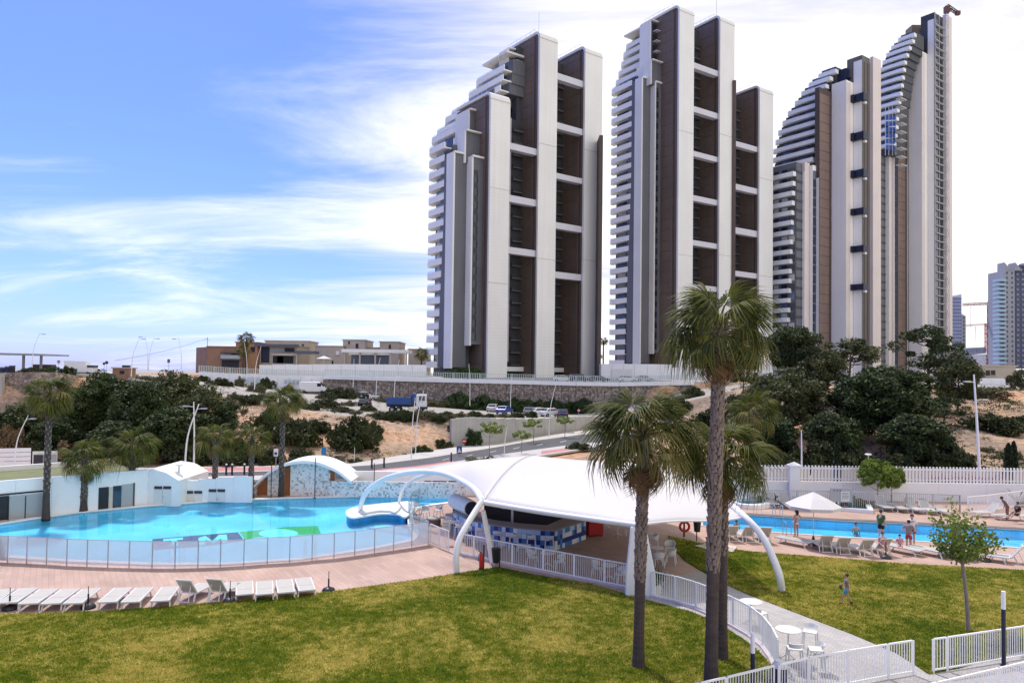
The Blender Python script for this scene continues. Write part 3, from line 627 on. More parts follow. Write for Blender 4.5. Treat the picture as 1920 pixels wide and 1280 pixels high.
MB().box((0, 0, 2.66), (1.0, 0.6, 0.12)).add([(-.5, -.3, 2.72), (.5, -.3, 2.72), (.5, .3, 2.72), (-.5, .3, 2.72), (0, 0, 2.98)], [(0, 1, 4), (1, 2, 4), (2, 3, 4), (3, 0, 4)]).build('cap', WHITE, th)
# beige wall and flower border seen through the pickets
BEIGE = mat('beige_render', (0.55, 0.49, 0.40), 0.85, 0.1, 0.4, 4)
th = wall_run('roadside_wall', [Vector((X0 + 14, 61.5, 0)), Vector((X1, 61.5, 0))], [0.3, 0.3], [1.95, 1.95], 0.3, BEIGE, 'low beige wall seen through the white pickets', 'wall', 'panel', 10)
# thin inner railing by the lap pool
ir = gp([(1345, 948), (1430, 951), (1560, 953), (1700, 957), (1800, 961)])
railing('inner_railing', ir, [0] * 5, 1.25, 'thin pale railing between the hot tub and the boundary wall', 0.13, STEEL, 0.012, 2.2)
ir2 = gp([(1815, 962), (1852, 958), (1925, 948), (2020, 940)])
railing('inner_railing', ir2, [0.0] * 4, 1.15, 'white railing climbing behind the sunbathers at the right edge', 0.14, WHITE, 0.015, 2.2)
# white bar railings round the lawns and path
def bar_fence(pix, label, closeg=0.105, h=1.1, top=False, kerb=False, z=0.0, ends=True):
    pts = gp(pix, z if not top else h)
    th = thing('bar_fence', (pts[0].x, pts[0].y, 0), 0, label, 'fence')
    for i in range(len(pts) - 1):
        a = Vector((pts[i].x, pts[i].y, 0)); c = Vector((pts[i + 1].x, pts[i + 1].y, 0)); d = (c - a).normalized(); a2 = a + d * 0.04; c2 = c - d * 0.04; up = Vector((0, 0, 1))
        MB().bar(a2 + up * 0.1, a2 + up * h, 0.045).bar(c2 + up * 0.1, c2 + up * h, 0.045).bar(a2 + up * h, c2 + up * h, 0.05, 0.05).bar(a2 + up * 0.12, c2 + up * 0.12, 0.045).build('panel_frame', WHITE, th, True)
        k = max(2, int((c2 - a2).length / closeg)); bm = MB()
        for j in range(1, k): q = a2 + (c2 - a2) * (j / k); bm.bar(q + up * 0.12, q + up * h, 0.022)
        tag(bm.build('bars', WHITE, th, True), kind='stuff')
        MB().box(a + up * (h / 2), (0.06, 0.06, h)).build('post', WHITE, th, True)
        if kerb: MB().bar(a + up * 0.03, c + up * 0.03, 0.22, 0.14).build('kerb', PALESTONE, th, True)
    if ends: MB().box(Vector((pts[-1].x, pts[-1].y, h / 2)), (0.06, 0.06, h)).build('post', WHITE, th, True)
    return th
def evenly(pix, seg, z=0.0):
    pts = gp(pix, z); sp_ = smooth_poly(pts, 12); ln = [0]
    for a, c in zip(sp_[:-1], sp_[1:]): ln.append(ln[-1] + (c - a).length)
    n = max(1, round(ln[-1] / seg)); out = []
    for i in range(n + 1):
        s_ = ln[-1] * i / n; k = min(np.searchsorted(ln, s_), len(ln) - 1); k = max(k, 1); f = (s_ - ln[k - 1]) / (ln[k] - ln[k - 1] + 1e-9); q = sp_[k - 1].lerp(sp_[k], f); out.append(proj(q))
    return out
bar_fence([(862, 1040), (888, 1045), (960, 1060.5), (1018, 1072), (1076, 1083.5), (1133, 1095), (1179, 1104)], 'white bar fence along the lawn in front of the bar terrace', kerb=True)
bar_fence(evenly([(1222, 1119), (1285, 1135), (1347, 1161), (1407, 1194), (1440, 1226), (1458, 1262)], 1.15), 'curved white bar fence between the large lawn and the paver path', kerb=True)
bar_fence([(1240, 1296), (1312, 1280), (1362, 1269), (1453, 1247)], 'white bar fence crossing the bottom edge of the large lawn', ends=False, top=True)
bar_fence([(1460, 1246), (1516, 1232.5), (1590, 1219.5), (1665, 1207), (1712, 1200)], 'white bar fence with its gate end at the foot of the paver path', top=True)
bar_fence([(1750, 1262), (1776, 1258), (1880, 1241), (1990, 1222), (2080, 1208)], 'white bar fence with gate post in front of the small lawn at right')
bar_fence([(1640, 1306), (1757, 1279), (1873, 1252), (1990, 1225)], 'white bar fence cut by the bottom right picture corner', top=True)
bar_fence([(806, 1019), (823, 1027), (841, 1034)], 'short white balustrade beside the pool bar entrance', 0.09)
# glass fence along the pool
m, t, b, N, L = nodes('milky_glass'); t.nodes.remove(b)
g = N('ShaderNodeNewGeometry'); no = N('ShaderNodeTexNoise'); no.inputs['Scale'].default_value = 0.7; no.inputs['Detail'].default_value = 5; L(g.outputs['Position'], no.inputs['Vector'])
mr = N('ShaderNodeMapRange'); L(no.outputs[0], mr.inputs[0]); mr.inputs[3].default_value = 0.40; mr.inputs[4].default_value = 0.56
tr = N('ShaderNodeBsdfTransparent'); df = N('ShaderNodeBsdfDiffuse'); df.inputs[0].default_value = (0.80, 0.83, 0.87, 1); dt = N('ShaderNodeBsdfTranslucent'); dt.inputs[0].default_value = (0.80, 0.83, 0.87, 1)
m1 = N('ShaderNodeMixShader'); m1.inputs[0].default_value = 0.45; L(df.outputs[0], m1.inputs[1]); L(dt.outputs[0], m1.inputs[2])
m3 = N('ShaderNodeMixShader'); L(mr.outputs[0], m3.inputs[0]); L(tr.outputs[0], m3.inputs[1]); L(m1.outputs[0], m3.inputs[2])
gl = N('ShaderNodeBsdfGlossy'); gl.inputs['Roughness'].default_value = 0.05; fr = N('ShaderNodeFresnel'); fr.inputs[0].default_value = 1.4
m4 = N('ShaderNodeMixShader'); L(fr.outputs[0], m4.inputs[0]); L(m3.outputs[0], m4.inputs[1]); L(gl.outputs[0], m4.inputs[2]); L(m4.outputs[0], t.nodes['Material Output'].inputs[0])
MILK = m
CLEAR, t, b, N, L = nodes('clear_glass'); t.nodes.remove(b)
tr = N('ShaderNodeBsdfTransparent'); tr.inputs[0].default_value = (0.90, 0.95, 0.96, 1); gl = N('ShaderNodeBsdfGlossy'); gl.inputs['Roughness'].default_value = 0.03; fr = N('ShaderNodeFresnel'); fr.inputs[0].default_value = 1.18
m4 = N('ShaderNodeMixShader'); fk_ = N('ShaderNodeMath', operation='MULTIPLY'); L(fr.outputs[0], fk_.inputs[0]); fk_.inputs[1].default_value = .35; L(fk_.outputs[0], m4.inputs[0]); L(tr.outputs[0], m4.inputs[1]); L(gl.outputs[0], m4.inputs[2]); L(m4.outputs[0], t.nodes['Material Output'].inputs[0])
def glass_fence(pix, label, mt, h=1.28, pr=0.02):
    pts = gp(pix); th = thing('glass_fence', pts[0], 0, label, 'fence')
    for i in range(len(pts) - 1):
        a, c = pts[i], pts[i + 1]; d = (c - a).normalized(); up = Vector((0, 0, 1))
        MB().bar(a + d * .03 + up * (h / 2 + .04), c - d * .03 + up * (h / 2 + .04), 0.014, h - 0.1).build('glass_panel', mt, th, True)
        MB().bar(a, a + up * h, pr * 2).build('post', STEEL, th, True)
        MB().bar(a + up * h, c + up * h, 0.022, 0.022).build('top_rail', STEEL, th, True)
    MB().bar(pts[-1], pts[-1] + Vector((0, 0, h)), pr * 2).build('post', STEEL, th, True)
glass_fence([(-100, 1046), (-62, 1048.5), (-24, 1051.5), (14, 1054), (50, 1055.5), (87, 1057.5), (125, 1060), (163, 1061.5), (202, 1063), (242, 1064), (285, 1065), (328, 1065), (371, 1064), (413, 1062.5), (457, 1060), (501, 1056.5), (543, 1054), (585, 1050), (626, 1046.5), (665, 1041.5), (702, 1036), (738, 1031), (772, 1026), (803, 1021)], 'milky glass panel fence along the near edge of the curved pool', MILK)
glass_fence([(803, 1020), (786, 1010), (774, 996), (768, 982), (766, 968), (772, 957), (786, 950), (802, 946)], 'curved clear glass fence round the bar seating at the pool', CLEAR)
# ================================================================ towers
def kx(px, py=450.0):
    d = ray(px, py); return d.x / d.y
def along(p, v, px, py=450.0):
    k = kx(px, py); return p + v * ((k * p.y - p.x) / (v.x - k * v.y))
def at_px(px, Y, py=450.0): return Vector((kx(px, py) * Y, Y, 0))
class Frame:
    def __init__(s, a): s.w = Vector((math.cos(a), math.sin(a), 0)); s.u = Vector((-math.sin(a), math.cos(a), 0)); s.rz = a
def balcony_mesh(fr, Ln, depth, par=1.15, slab=0.32, glass_end=True, mt=None, near_wrap=False):
    """local frame: x along +u from the near end, y towards the house (+w)"""
    mb = MB(); r = min(depth * .8, Ln * .3)
    def edge(o, z0=0):
        q = r - o; out = [(0, o), (Ln - r, o)] + [(Ln - r + q * math.sin(a_), r - q * math.cos(a_)) for a_ in (.39, .79, 1.18)] + [(Ln - o, r), (Ln - o, depth)]
        return out
    e0, e1 = edge(0), edge(.2); mb.prism(e0 + [(0, depth)], 0, slab)
    mb.prism(e0 + e1[::-1], slab, slab + par)
    if near_wrap: mb.box((0.1, depth / 2 + 0.1, slab + par / 2), (0.2, depth - 0.25, par))
    g0, g1 = edge(.08), edge(.11); mb.prism(g0 + g1[::-1], slab + par + .02, slab + par + .45, mi=1)
    return mb.mesh('balcony', [mt or PALER, RAILG])
RAILG = CLEAR; RT = random.Random(9)
BLIND_ = mat('lowered_blind', (0.30, 0.30, 0.31), .6, .1, .4, 5); CURT = mat('pale_curtain', (0.55, 0.53, 0.50), .7, .1, .4, 5)
def u_rot(fr): return math.atan2(fr.u.y, fr.u.x)
def put_balcony(th, fr, near, far, z, depth=2.2, par=1.05, mt=None, cache={}, name='balcony', near_wrap=False):
    Ln = (far - near).length; key = (round(Ln, 1), depth, par, fr.rz, mt, near_wrap)
    if key not in cache: cache[key] = balcony_mesh(fr, Ln, depth, par, mt=mt, near_wrap=near_wrap)
    # local y axis = rot(+90deg) of u = -w, so mirror y
    o = link(name, cache[key], th, Vector((near.x, near.y, z)) - th.location, (0, 0, u_rot(fr)), (1, -1, 1)); return o
def slab_tower(name, label, a, Y0, S_):
    fr = Frame(a); w, u = fr.w, fr.u
    c1 = at_px(S_['P'][0][0], Y0)
    base = 8.4
    th = thing(name, (c1.x, c1.y, base), 0, label, 'tower'); fl = S_['fl']
    corners = []
    for (pa, pb, pback, ytop) in S_['P']:
        q = c1 if not corners else along(c1, w, pa); r_ = along(c1, w, pb); bk = along(q, u, pback)
        corners.append((q, r_, (bk - q).length, zat(q.x, q.y, ytop)))
    for i, (q, r_, D, zt) in enumerate(corners):
        Dd = D + 6; wid = (r_ - q).length
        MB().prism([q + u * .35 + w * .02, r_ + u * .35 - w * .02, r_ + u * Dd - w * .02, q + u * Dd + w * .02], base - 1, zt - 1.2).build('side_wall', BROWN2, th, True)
        nfl = int((zt - 2.5 - base) / fl); s0 = 2.0; s1 = min(Dd, D + 4)
        pm_ = MB().box((0, 0, fl / 2), (s1 - s0, 0.14, fl - 0.06)).mesh('brown_panel', BROWN)
        for k in range(nfl):
            pos = q + u * ((s0 + s1) / 2) - w * .05; link('brown_panel', pm_, th, Vector((pos.x, pos.y, base + 0.2 + k * fl)) - th.location, (0, 0, u_rot(fr)))
        ztp = base + 0.2 + nfl * fl; pos = q + u * ((s0 + s1) / 2) - w * .05
        MB().box((pos.x, pos.y, (ztp + zt - 1.25) / 2), (s1 - s0, 0.14, zt - 1.25 - ztp - 0.05), u_rot(fr)).build('brown_panel', BROWN, th, True)
        pos = q + u * 0.75 - w * .05
        MB().box((pos.x, pos.y, (base + zt - 1.4) / 2), (0.75, 0.12, zt - 1.4 - base), u_rot(fr)).build('edge_panel', BROWN, th, True)
        # cream front and rounded cap
        rr = 1.9; prof = [(-.3, base - 1), (-.3, zt - rr)] + [(-.3 + rr * (1 - math.cos(t_)), zt - rr + rr * math.sin(t_)) for t_ in np.linspace(0.2, math.pi / 2, 7)] + [(Dd, zt)]
        inn = [(0.32, base - 1), (0.32, zt - rr)] + [(0.32 + (rr - .6) * (1 - math.cos(t_)), zt - rr + (rr - .62) * math.sin(t_)) for t_ in np.linspace(0.2, math.pi / 2, 7)] + [(Dd, zt - .62)]
        mb = MB(); n = len(prof)
        for off, sgn in ((-.14, 0), (wid + .14, 1)):
            for (s_, z) in prof + inn: v = q + w * off + u * s_; mb.v.append((v.x, v.y, z))
        for j in range(n - 1):
            A0, A1, B0, B1 = j, j + 1, n + j, n + j + 1; o2 = 2 * n
            mb.f += [(A0, A1, A1 + o2, A0 + o2)[::-1], (B0, B1, B1 + o2, B0 + o2), (A0, B0, B1, A1)[::-1], (A0 + o2, B0 + o2, B1 + o2, A1 + o2)]; mb.m += [0] * 4
        mb.build('front_pier', CREAM, th, True)
        v = q - u * .33 + w * (wid / 2); MB().box((v.x, v.y, zt - rr - .1), (wid + .3, 0.1, 0.18), fr.rz).build('cap_joint', BEIGE, th, True)
        for f in (0.33, 0.66):
            MB().box((v.x, v.y, base + (zt - base) * f + i), (wid + .29, 0.05, 0.12), fr.rz).build('pier_joint', BEIGE, th, True)
        # roof railing
        rl = MB(); a0 = q + u * 2.5 + w * .4; b0 = q + u * (Dd - 1) + w * .4
        for f in np.linspace(0, 1, 7): v = a0.lerp(b0, f); rl.bar((v.x, v.y, zt), (v.x, v.y, zt + 1.1), 0.06)
        rl.bar((a0.x, a0.y, zt + 1.1), (b0.x, b0.y, zt + 1.1), 0.06); rl.build('roof_railing', STEEL, th, True)
    v = corners[S_.get('ant', 1)][0] + u * 3 + w * 2; zt = corners[S_.get('ant', 1)][3]
    MB().bar((v.x, v.y, zt), (v.x, v.y, zt + 6), 0.1).build('antenna', STEEL, th, True)
    # recessed walls with windows and the bridges between the piers
    for gi, (pback, ys) in enumerate(S_['gaps']):
        qL = corners[gi][1]; qR, _, _, _ = corners[gi + 1]; zt = min(corners[gi][3], corners[gi + 1][3])
        gend = along(qR, u, pback); d = (gend - qR).length; gst = qL + u * d; Ln = (gend - gst).length
        zt2 = corners[gi + 1][3] - 2
        zf_ = min(zt2, corners[gi][3] - 2.5)
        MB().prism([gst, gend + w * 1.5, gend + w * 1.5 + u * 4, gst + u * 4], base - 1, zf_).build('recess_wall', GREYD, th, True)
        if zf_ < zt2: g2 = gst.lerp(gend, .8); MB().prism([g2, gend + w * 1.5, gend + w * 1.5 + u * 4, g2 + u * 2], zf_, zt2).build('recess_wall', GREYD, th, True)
        nfl = int((zt2 - base) / fl); wms = [MB().box((0, 0, fl / 2), (Ln * .5, 0.16, fl * .80)).mesh('window', m__) for m__ in (GLASS, GLASS, GLASS, GLASSB, BLIND_)]
        fm = MB().box((0, 0, 0), (Ln * .52, 0.1, 0.22)).mesh('window_sill', GREYW)
        bm_ = MB().box((0, -0.5, .12), (Ln * .34, 1.2, .24)).box((0, -1.02, .7), (Ln * .34, .06, .9), mi=1).mesh('recess_balcony', [GREYW, DARKM])
        for k in range(nfl):
            z = base + k * fl
            if z + fl > zf_: break
            v = gst.lerp(gend, 0.29) - u * .05; ow = link('window', RT.choice(wms), th, Vector((v.x, v.y, z)) - th.location, (0, 0, fr.rz)); link('window_sill', fm, ow, (0, -0.02, fl * .05))
            v = gst.lerp(gend, 0.80) - u * .05; link('recess_balcony', bm_, th, Vector((v.x, v.y, z)) - th.location, (0, 0, fr.rz))
        v = gst.lerp(gend, 0.57) - u * .3; MB().box((v.x, v.y, (base + 4 + zf_) / 2), (0.35, .5, zf_ - base - 4), fr.rz).build('pilaster', LAV, th, True)
        for (ya, yb) in ys:
            za, zb = zat(qL.x, qL.y, ya), zat(qL.x, qL.y, yb)
            MB().prism([qL + u * .5 + w * .1, qR + u * .5 - w * .04, qR + u * 2.2 - w * .04, qL + u * 2.2 + w * .1], zb, za).build('bridge_beam', LAV, th, True)
        # lobby opening with its white parapet
        v0, v1 = gst - u * 2.0, qR + u * (d - 2.0); MB().bar((v0.x, v0.y, base + 2.2), (v1.x, v1.y, base + 2.2), .15, 1.1).build('lobby_parapet', WHITE, th, True)
    # stepped blocks with grey fronts and white left edges
    C = [c1]
    for ty, px in S_['chain']:       # goes leftwards from the first pier
        C.append(along(C[-1], u if ty == 'L' else -w, px))
    for (iL, iF, iR, ytop, ybot, wins) in S_['Q']:
        p0, p1, p2 = C[iL], C[iF], C[iR]; zt = zat(p1.x, p1.y, ytop); zb = zat(p1.x, p1.y, ybot); D = (p0 - p1).length
        MB().prism([p1 + w * .12 + u * .02, p2 + w * .3, p2 + w * .3 + u * (D + 3), p1 + w * .12 + u * (D + 3)], zb, zt - .15).build('grey_block', GREYW, th, True)
        MB().prism([p1 - u * .12 - w * .1, p1 + w * .35 - u * .12, p1 + w * .35 + u * (D + .1), p1 - w * .1 + u * (D + .1)], zb - .3, zt + .1).build('white_edge', CREAM, th, True)
        v0, v1 = p1 - u * .16, p2 - u * .16; MB().bar((v0.x, v0.y, zt + .05), (v1.x, v1.y, zt + .05), .5, .45).build('parapet_cap', CREAM, th, True)
        if wins:
            Ln = (p2 - p1).length; n = int((zt - 1 - zb) / fl); wm = MB().box((0, 0, fl * .5), (Ln * .36, .16, fl * .55)).mesh('window', GLASS); sm = MB().box((0, 0, 0), (Ln * .36, .12, fl * .4)).mesh('spandrel', GREYD)
            for k in range(n):
                v = p1.lerp(p2, .34) - u * .02; ow = link('window', wm, th, Vector((v.x, v.y, zb + .3 + k * fl)) - th.location, (0, 0, fr.rz)); link('spandrel', sm, ow, (0, 0.02, fl * .98))
    # balcony wing
    far, near = C[S_['wing'][0]], C[S_['wing'][1]]
    ztop = zat(near.x, near.y, S_['ylow']); n = int((ztop - base - 1.0) / fl)
    inn_f, inn_n = far + w * 2.0, near + w * 2.0
    MB().prism([inn_n, inn_f - u * 1.6, inn_f - u * 1.6 + w * 12, inn_n + w * 12], base - 1, ztop + .5).build('wing_wall', GREYW, th, True)
    Lw = (inn_f - inn_n).length - 1.6; wms = [MB().box((0, 0, fl * .5), (Lw * .34, .2, fl * .72)).mesh('window', m__) for m__ in (GLASS, GLASS, GLASSB, BLIND_, CURT)]; awm = MB().box((0, -.7, 0), (Lw * .36, 1.5, .08)).mesh('awning', CURT)
    for k in range(n + 1):
        z = ztop - k * fl - .3
        cut = 0.86 - 0.20 * max(0, (k - n * 0.35)) / (n * .65)
        put_balcony(th, fr, near.lerp(far, 1 - cut) if cut < 1 else near, far, z, 2.3, 1.15)
        for f in (.28, .72):
            v = inn_n.lerp(inn_f - u * 1.6, f); link('window', RT.choice(wms), th, Vector((v.x, v.y, z + .35)) - th.location, (0, 0, u_rot(fr)))
    v = near + u * .8 + w * .5
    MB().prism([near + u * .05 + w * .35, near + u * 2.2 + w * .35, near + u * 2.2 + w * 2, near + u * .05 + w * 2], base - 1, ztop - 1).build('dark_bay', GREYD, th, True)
    # stepped upper terraces
    for i, (y, pl, pn, Yn) in enumerate(S_['tiers']):
        nn = at_px(pn, Yn, y); ff = along(nn, u, pl, y); z = zat(nn.x, nn.y, y)
        Ln = (ff - nn).length; i2 = 2.6
        if i < len(S_['tiers']) - 1:
            MB().prism([nn + w * i2 - u * 1, ff + w * i2 - u * 1.6, ff + w * 13 - u * 1.6, nn + w * 13 - u * 1], z - fl - .2, z + .35).build('terrace_wall', GREYW, th, True)
            for f in (.22, .5, .78):
                v = nn.lerp(ff - u * 1.2, f) + w * (i2 - .05); MB().box((v.x, v.y, z - fl * .5), (Ln * .2, .14, fl * .66), u_rot(fr)).build('window', GLASS, th, True)
            put_balcony(th, fr, nn - u * .8, ff, z - fl, 3.4, 1.15, name='terrace_balcony')
        else:
            MB().prism([nn, ff, ff + w * 9, nn + w * 9], z - .5, z).build('roof_slab', CREAM, th, True)
    return th
T1 = dict(fl=3.05, P=[(916.5, 951.5, 878, 163), (1007.5, 1039.5, 966, 47), (1093.5, 1124.5, 1050, 76)],
          gaps=[(976, [(261, 273.5), (361, 374), (460, 472.5)]), (1051, [(127, 139.5), (222, 234), (319, 329.5), (413, 425), (507, 519)])],
          chain=[('L', 905), ('F', 883), ('L', 874), ('F', 848.5), ('L', 836), ('L', 797)],
          Q=[(3, 2, 1, 289, 645, True), (5, 4, 3, 281, 688, False)], wing=(6, 5), ylow=268,
          tiers=[(240, 799, 858, 181), (217, 803, 860, 180), (196, 813, 881, 179), (178, 828, 884, 179), (160, 840, 905, 178.5), (142, 858, 935, 178), (122, 872, 940, 178), (103, 886, 942, 178), (86, 905, 950, 178)])
tw1 = slab_tower('residential_tower', 'nearest residential tower, its stepped balconies at left and three cream piers', R(36), 168, T1)
T2 = dict(fl=3.05, ant=1, P=[(1270.5, 1297, 1226, -3), (1347.5, 1373.5, 1308, 17), (1422.5, 1447, 1384, 152)],
          gaps=[(1308, [(107, 118), (191, 202), (277, 287), (361.5, 372), (447, 457), (531, 541)]), (1384, [(257, 267), (339, 350), (422, 434), (505, 515)])],
          chain=[('L', 1238), ('F', 1226), ('L', 1218), ('F', 1201), ('L', 1189), ('L', 1139)],
          Q=[(3, 2, 1, 147, 661, True), (5, 4, 3, 138, 680, False)], wing=(6, 5), ylow=148,
          tiers=[(128, 1143, 1196, 226), (111, 1148, 1205, 225), (95, 1153, 1206, 224.5), (79, 1158, 1206, 224), (62, 1162, 1207, 224), (47, 1167, 1210, 223.5), (36, 1170, 1210, 223)])
tw2 = slab_tower('residential_tower', 'tallest central residential tower with three cream piers, behind the tall fan palm', R(34), 206, T2)
# extra blocks of the upper stories
def extra_block(th, a, pxL, pxF, pxR, pier, ytop, ybot, frontm, wins=0, fl=3.05):
    fr = Frame(a); w, u = fr.w, fr.u; c_ = Vector((th.location.x, th.location.y, 0)); c_ = c_ if pier is None else along(c_, w, pier); p2 = along(c_, u, pxR, ytop + 60); p1 = along(p2, -w, pxF, ytop + 60); p0 = along(p1, u, pxL, ytop + 60); D = (p0 - p1).length; zt, zb = zat(p1.x, p1.y, ytop), zat(p1.x, p1.y, ybot)
    MB().prism([p1 + w * .1 + u * .02, p2 + u * .02, p2 + u * (D + 1), p1 + w * .1 + u * (D + 1)], zb, zt).build('grey_block', frontm, th, True)
    MB().prism([p1 - u * .1 - w * .1, p1 + w * .3 - u * .1, p1 + w * .3 + u * (D + 1), p1 - w * .1 + u * (D + 1)], zb - .2, zt + .25).build('white_edge', CREAM, th, True)
    v0, v1 = p1 - u * .3, p2 - u * .3; MB().bar((v0.x, v0.y, zt + .15), (v1.x, v1.y, zt + .15), 1.0, .3).build('roof_lip', CREAM, th, True)
    n = int((zt - zb) / fl); Ln = (p2 - p1).length
    for k in range(n if wins else 0):
        v = p1.lerp(p2, .62) - u * .05; MB().box((v.x, v.y, zt - fl * (k + .55)), (Ln * .55, .2, fl * .62), fr.rz).build('window', GLASS, th, True)
        v = p1.lerp(p2, .66) - u * .8; MB().box((v.x, v.y, zt - fl * (k + .95)), (Ln * .6, 1.5, .2), fr.rz).build('loggia_slab', LAV, th, True)
A1, A2 = R(36), R(34)
extra_block(tw1, A1, 940, 952, 974, 1007.5, 84, 172, GREYW, 1); extra_block(tw1, A1, 862, 871, 900, None, 241, 300, GREYW)
extra_block(tw1, A1, 858, 878, 890, None, 201, 260, GREYW)
extra_block(tw2, A2, 1204, 1219, 1232, None, 30, 160, GREYD, 1); extra_block(tw2, A2, 1211, 1220, 1240, None, 106, 150, GREYW); extra_block(tw2, A2, 1198, 1206, 1222, None, 116, 170, GREYD, 1)
# lower right shoulder of the first tower, seen as a strip behind its last pier
for tw, (pa, pb, Y, yt) in ((tw1, (1122, 1129, 182, 249)), (tw2, (1373, 1379, 218, 144))):
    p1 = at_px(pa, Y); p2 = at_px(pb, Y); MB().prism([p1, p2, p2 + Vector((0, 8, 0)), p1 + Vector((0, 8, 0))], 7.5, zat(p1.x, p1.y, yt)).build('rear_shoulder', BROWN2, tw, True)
# ---------------------------------------------------------------- the two striped towers
def striped_tower(name, label, a, px0, Y0, segs, fl, tiers, extra):
    fr = Frame(a); w, u = fr.w, fr.u; base = 8.5; p = at_px(px0, Y0)
    th = thing(name, (p.x, p.y, base), 0, label, 'tower'); out = []
    for (ty, px, mt, ytop, how) in segs:
        q = along(p, -u if ty == 'L' else w, px); inn = w if ty == 'L' else u; d = (q - p).normalized()
        zt = zat(q.x, q.y, ytop) if ytop else None; T = 5.0 if how != 'panels' else 1.5; e0 = p + d * 0.035; e1 = q - d * 0.035
        if how == 'recess': e0, e1 = p + u * 1.5, q + u * 1.5
        if mt is not None:
            MB().prism([e0, e1, e1 + inn * T, e0 + inn * T], base - 1, zt).build('pier' if mt in (PALER, WHITE, PINK) else 'wall', mt, th, True)
        Ln = (e1 - e0).length; n = int((zt - base) / fl) if zt else 0; rz = math.atan2(d.y, d.x); nrm = -inn
        if how == 'panels':
            pm_ = MB().box((0, 0, fl / 2), (Ln * .76, .16, fl - .12)).mesh('brown_panel', BRN3); dm = MB().box((0, 0, fl / 2), (Ln * .2, .1, fl - .3)).mesh('louvre', BROWN2)
            for k in range(n):
                v = e0.lerp(e1, .39) + nrm * .06; link('brown_panel', pm_, th, Vector((v.x, v.y, base + k * fl)) - th.location, (0, 0, rz))
                v = e0.lerp(e1, .88) + nrm * .03; link('louvre', dm, th, Vector((v.x, v.y, base + k * fl)) - th.location, (0, 0, rz))
        elif how in ('windows', 'bay', 'bands', 'recess'):
            fr_ = {'windows': .75, 'bay': .78, 'bands': 1.0, 'recess': .9}[how]; hh = {'windows': .82, 'bay': .74, 'bands': .26, 'recess': .7}[how]
            pm_ = MB().box((0, 0, fl / 2), (Ln * fr_, .16, fl * hh)).mesh('window', GREYD if how == 'bands' else GLASS)
            sm = MB().box((0, -.35, 0), (Ln * 1.02, .9, .3)).mesh('floor_slab', CONC if how == 'bay' else NAVY)
            for k in range(n):
                v = e0.lerp(e1, .5) + nrm * .04; link('band' if how == 'bands' else 'window', pm_, th, Vector((v.x, v.y, base + k * fl)) - th.location, (0, 0, rz))
                if how in ('bay', 'recess'): link('floor_slab', sm, th, Vector((v.x, v.y, base + k * fl)) - th.location, (0, 0, rz))
                if how == 'bay': vv = e0.lerp(e1, .5) + nrm * .2; 
            if how == 'bay':
                for f in (.02, .5, .98): v = e0.lerp(e1, f) + nrm * .25; MB().box((v.x, v.y, (base + zt) / 2), (.3, .3, zt - base), rz).build('mullion', CONC, th, True)
        elif how == 'balconies':
            wms = [MB().box((0, 0, fl * .52), (Ln * .2, .2, fl * .66)).mesh('window', m__) for m__ in (GLASS, GLASS, GLASSB, CURT)]; wm2 = MB().box((0, 0, fl * .52), (Ln * .1, .22, fl * .6)).mesh('window', GLASSB)
            for k in range(n):
                z = base + k * fl; cut = 0.72 + 0.28 * k / n
                nn = p.lerp(q, cut) + (-w) * 1.6; ff = p - u * 0 + (-w) * 1.6
                put_balcony(th, fr, nn, ff, z, 1.6, 1.05, WHITE, near_wrap=True)
                for f in (.3, .58, .84): v = p.lerp(q, f) - w * .06; link('window', RT.choice(wms), th, Vector((v.x, v.y, z + .2)) - th.location, (0, 0, rz))
                v = p.lerp(q, .42) - w * .06; link('window', wm2, th, Vector((v.x, v.y, z + .2)) - th.location, (0, 0, rz))
        elif how == 'slot':
            v = e0.lerp(e1, .5) + nrm * .05
            for f in (.3, .7): v = e0.lerp(e1, f) + nrm * .05; MB().box((v.x, v.y, (base + zt - 2) / 2), (Ln * .12, .12, zt - 2 - base), rz).build('groove', BROWN2, th, True)
        out.append((p, q)); p = q
    for (y, pl, pn, Yn) in tiers:
        nn = at_px(pn, Yn, y); ff = along(nn, u, pl, y); z = zat(nn.x, nn.y, y)
        put_balcony(th, fr, nn, ff, z - 1.2, 2.0, .95, WHITE, name='terrace_balcony', near_wrap=True)
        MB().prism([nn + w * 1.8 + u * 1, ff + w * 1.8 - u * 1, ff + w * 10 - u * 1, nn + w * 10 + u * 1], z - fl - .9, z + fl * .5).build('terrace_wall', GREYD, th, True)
        for f in (.3, .65): v = nn.lerp(ff, f) + w * 1.7; MB().box((v.x, v.y, z + .2), ((ff - nn).length * .22, .2, 2.0), u_rot(fr)).build('window', GLASSB, th, True)
    extra(th, fr, out, fl, base); return th
def t3x(th, fr, out, fl, base):
    w, u = fr.w, fr.u; p, q = out[10]           # recess slot: dark bridging balconies
    for (ya, yb) in ((174, 188), (247, 261.5), (318, 332), (390.5, 402.5), (461, 472.5), (533, 544)):
        c = (p + q) / 2; za, zb = zat(c.x, c.y, ya), zat(c.x, c.y, yb); s = out[12][0]
        MB().prism([p - u * 1.2, q - w * 1.2 - u * .3, s - w * 1.2 - u * 1.2, s + w * 1.4 - u * 1.2, s + w * 1.4 - u * .1, s - u * .1 - w * .1, q - w * .1, p + u * .5], zb, za).build('bridge_balcony', NAVY, th, True)
        MB().prism([s + w * .4 - u * .8, s + w * 1.6 - u * .8, s + w * 1.6 + u * .5, s + w * .4 + u * .5], zb - .7, zb - .02).build('bracket', WHITE, th, True)
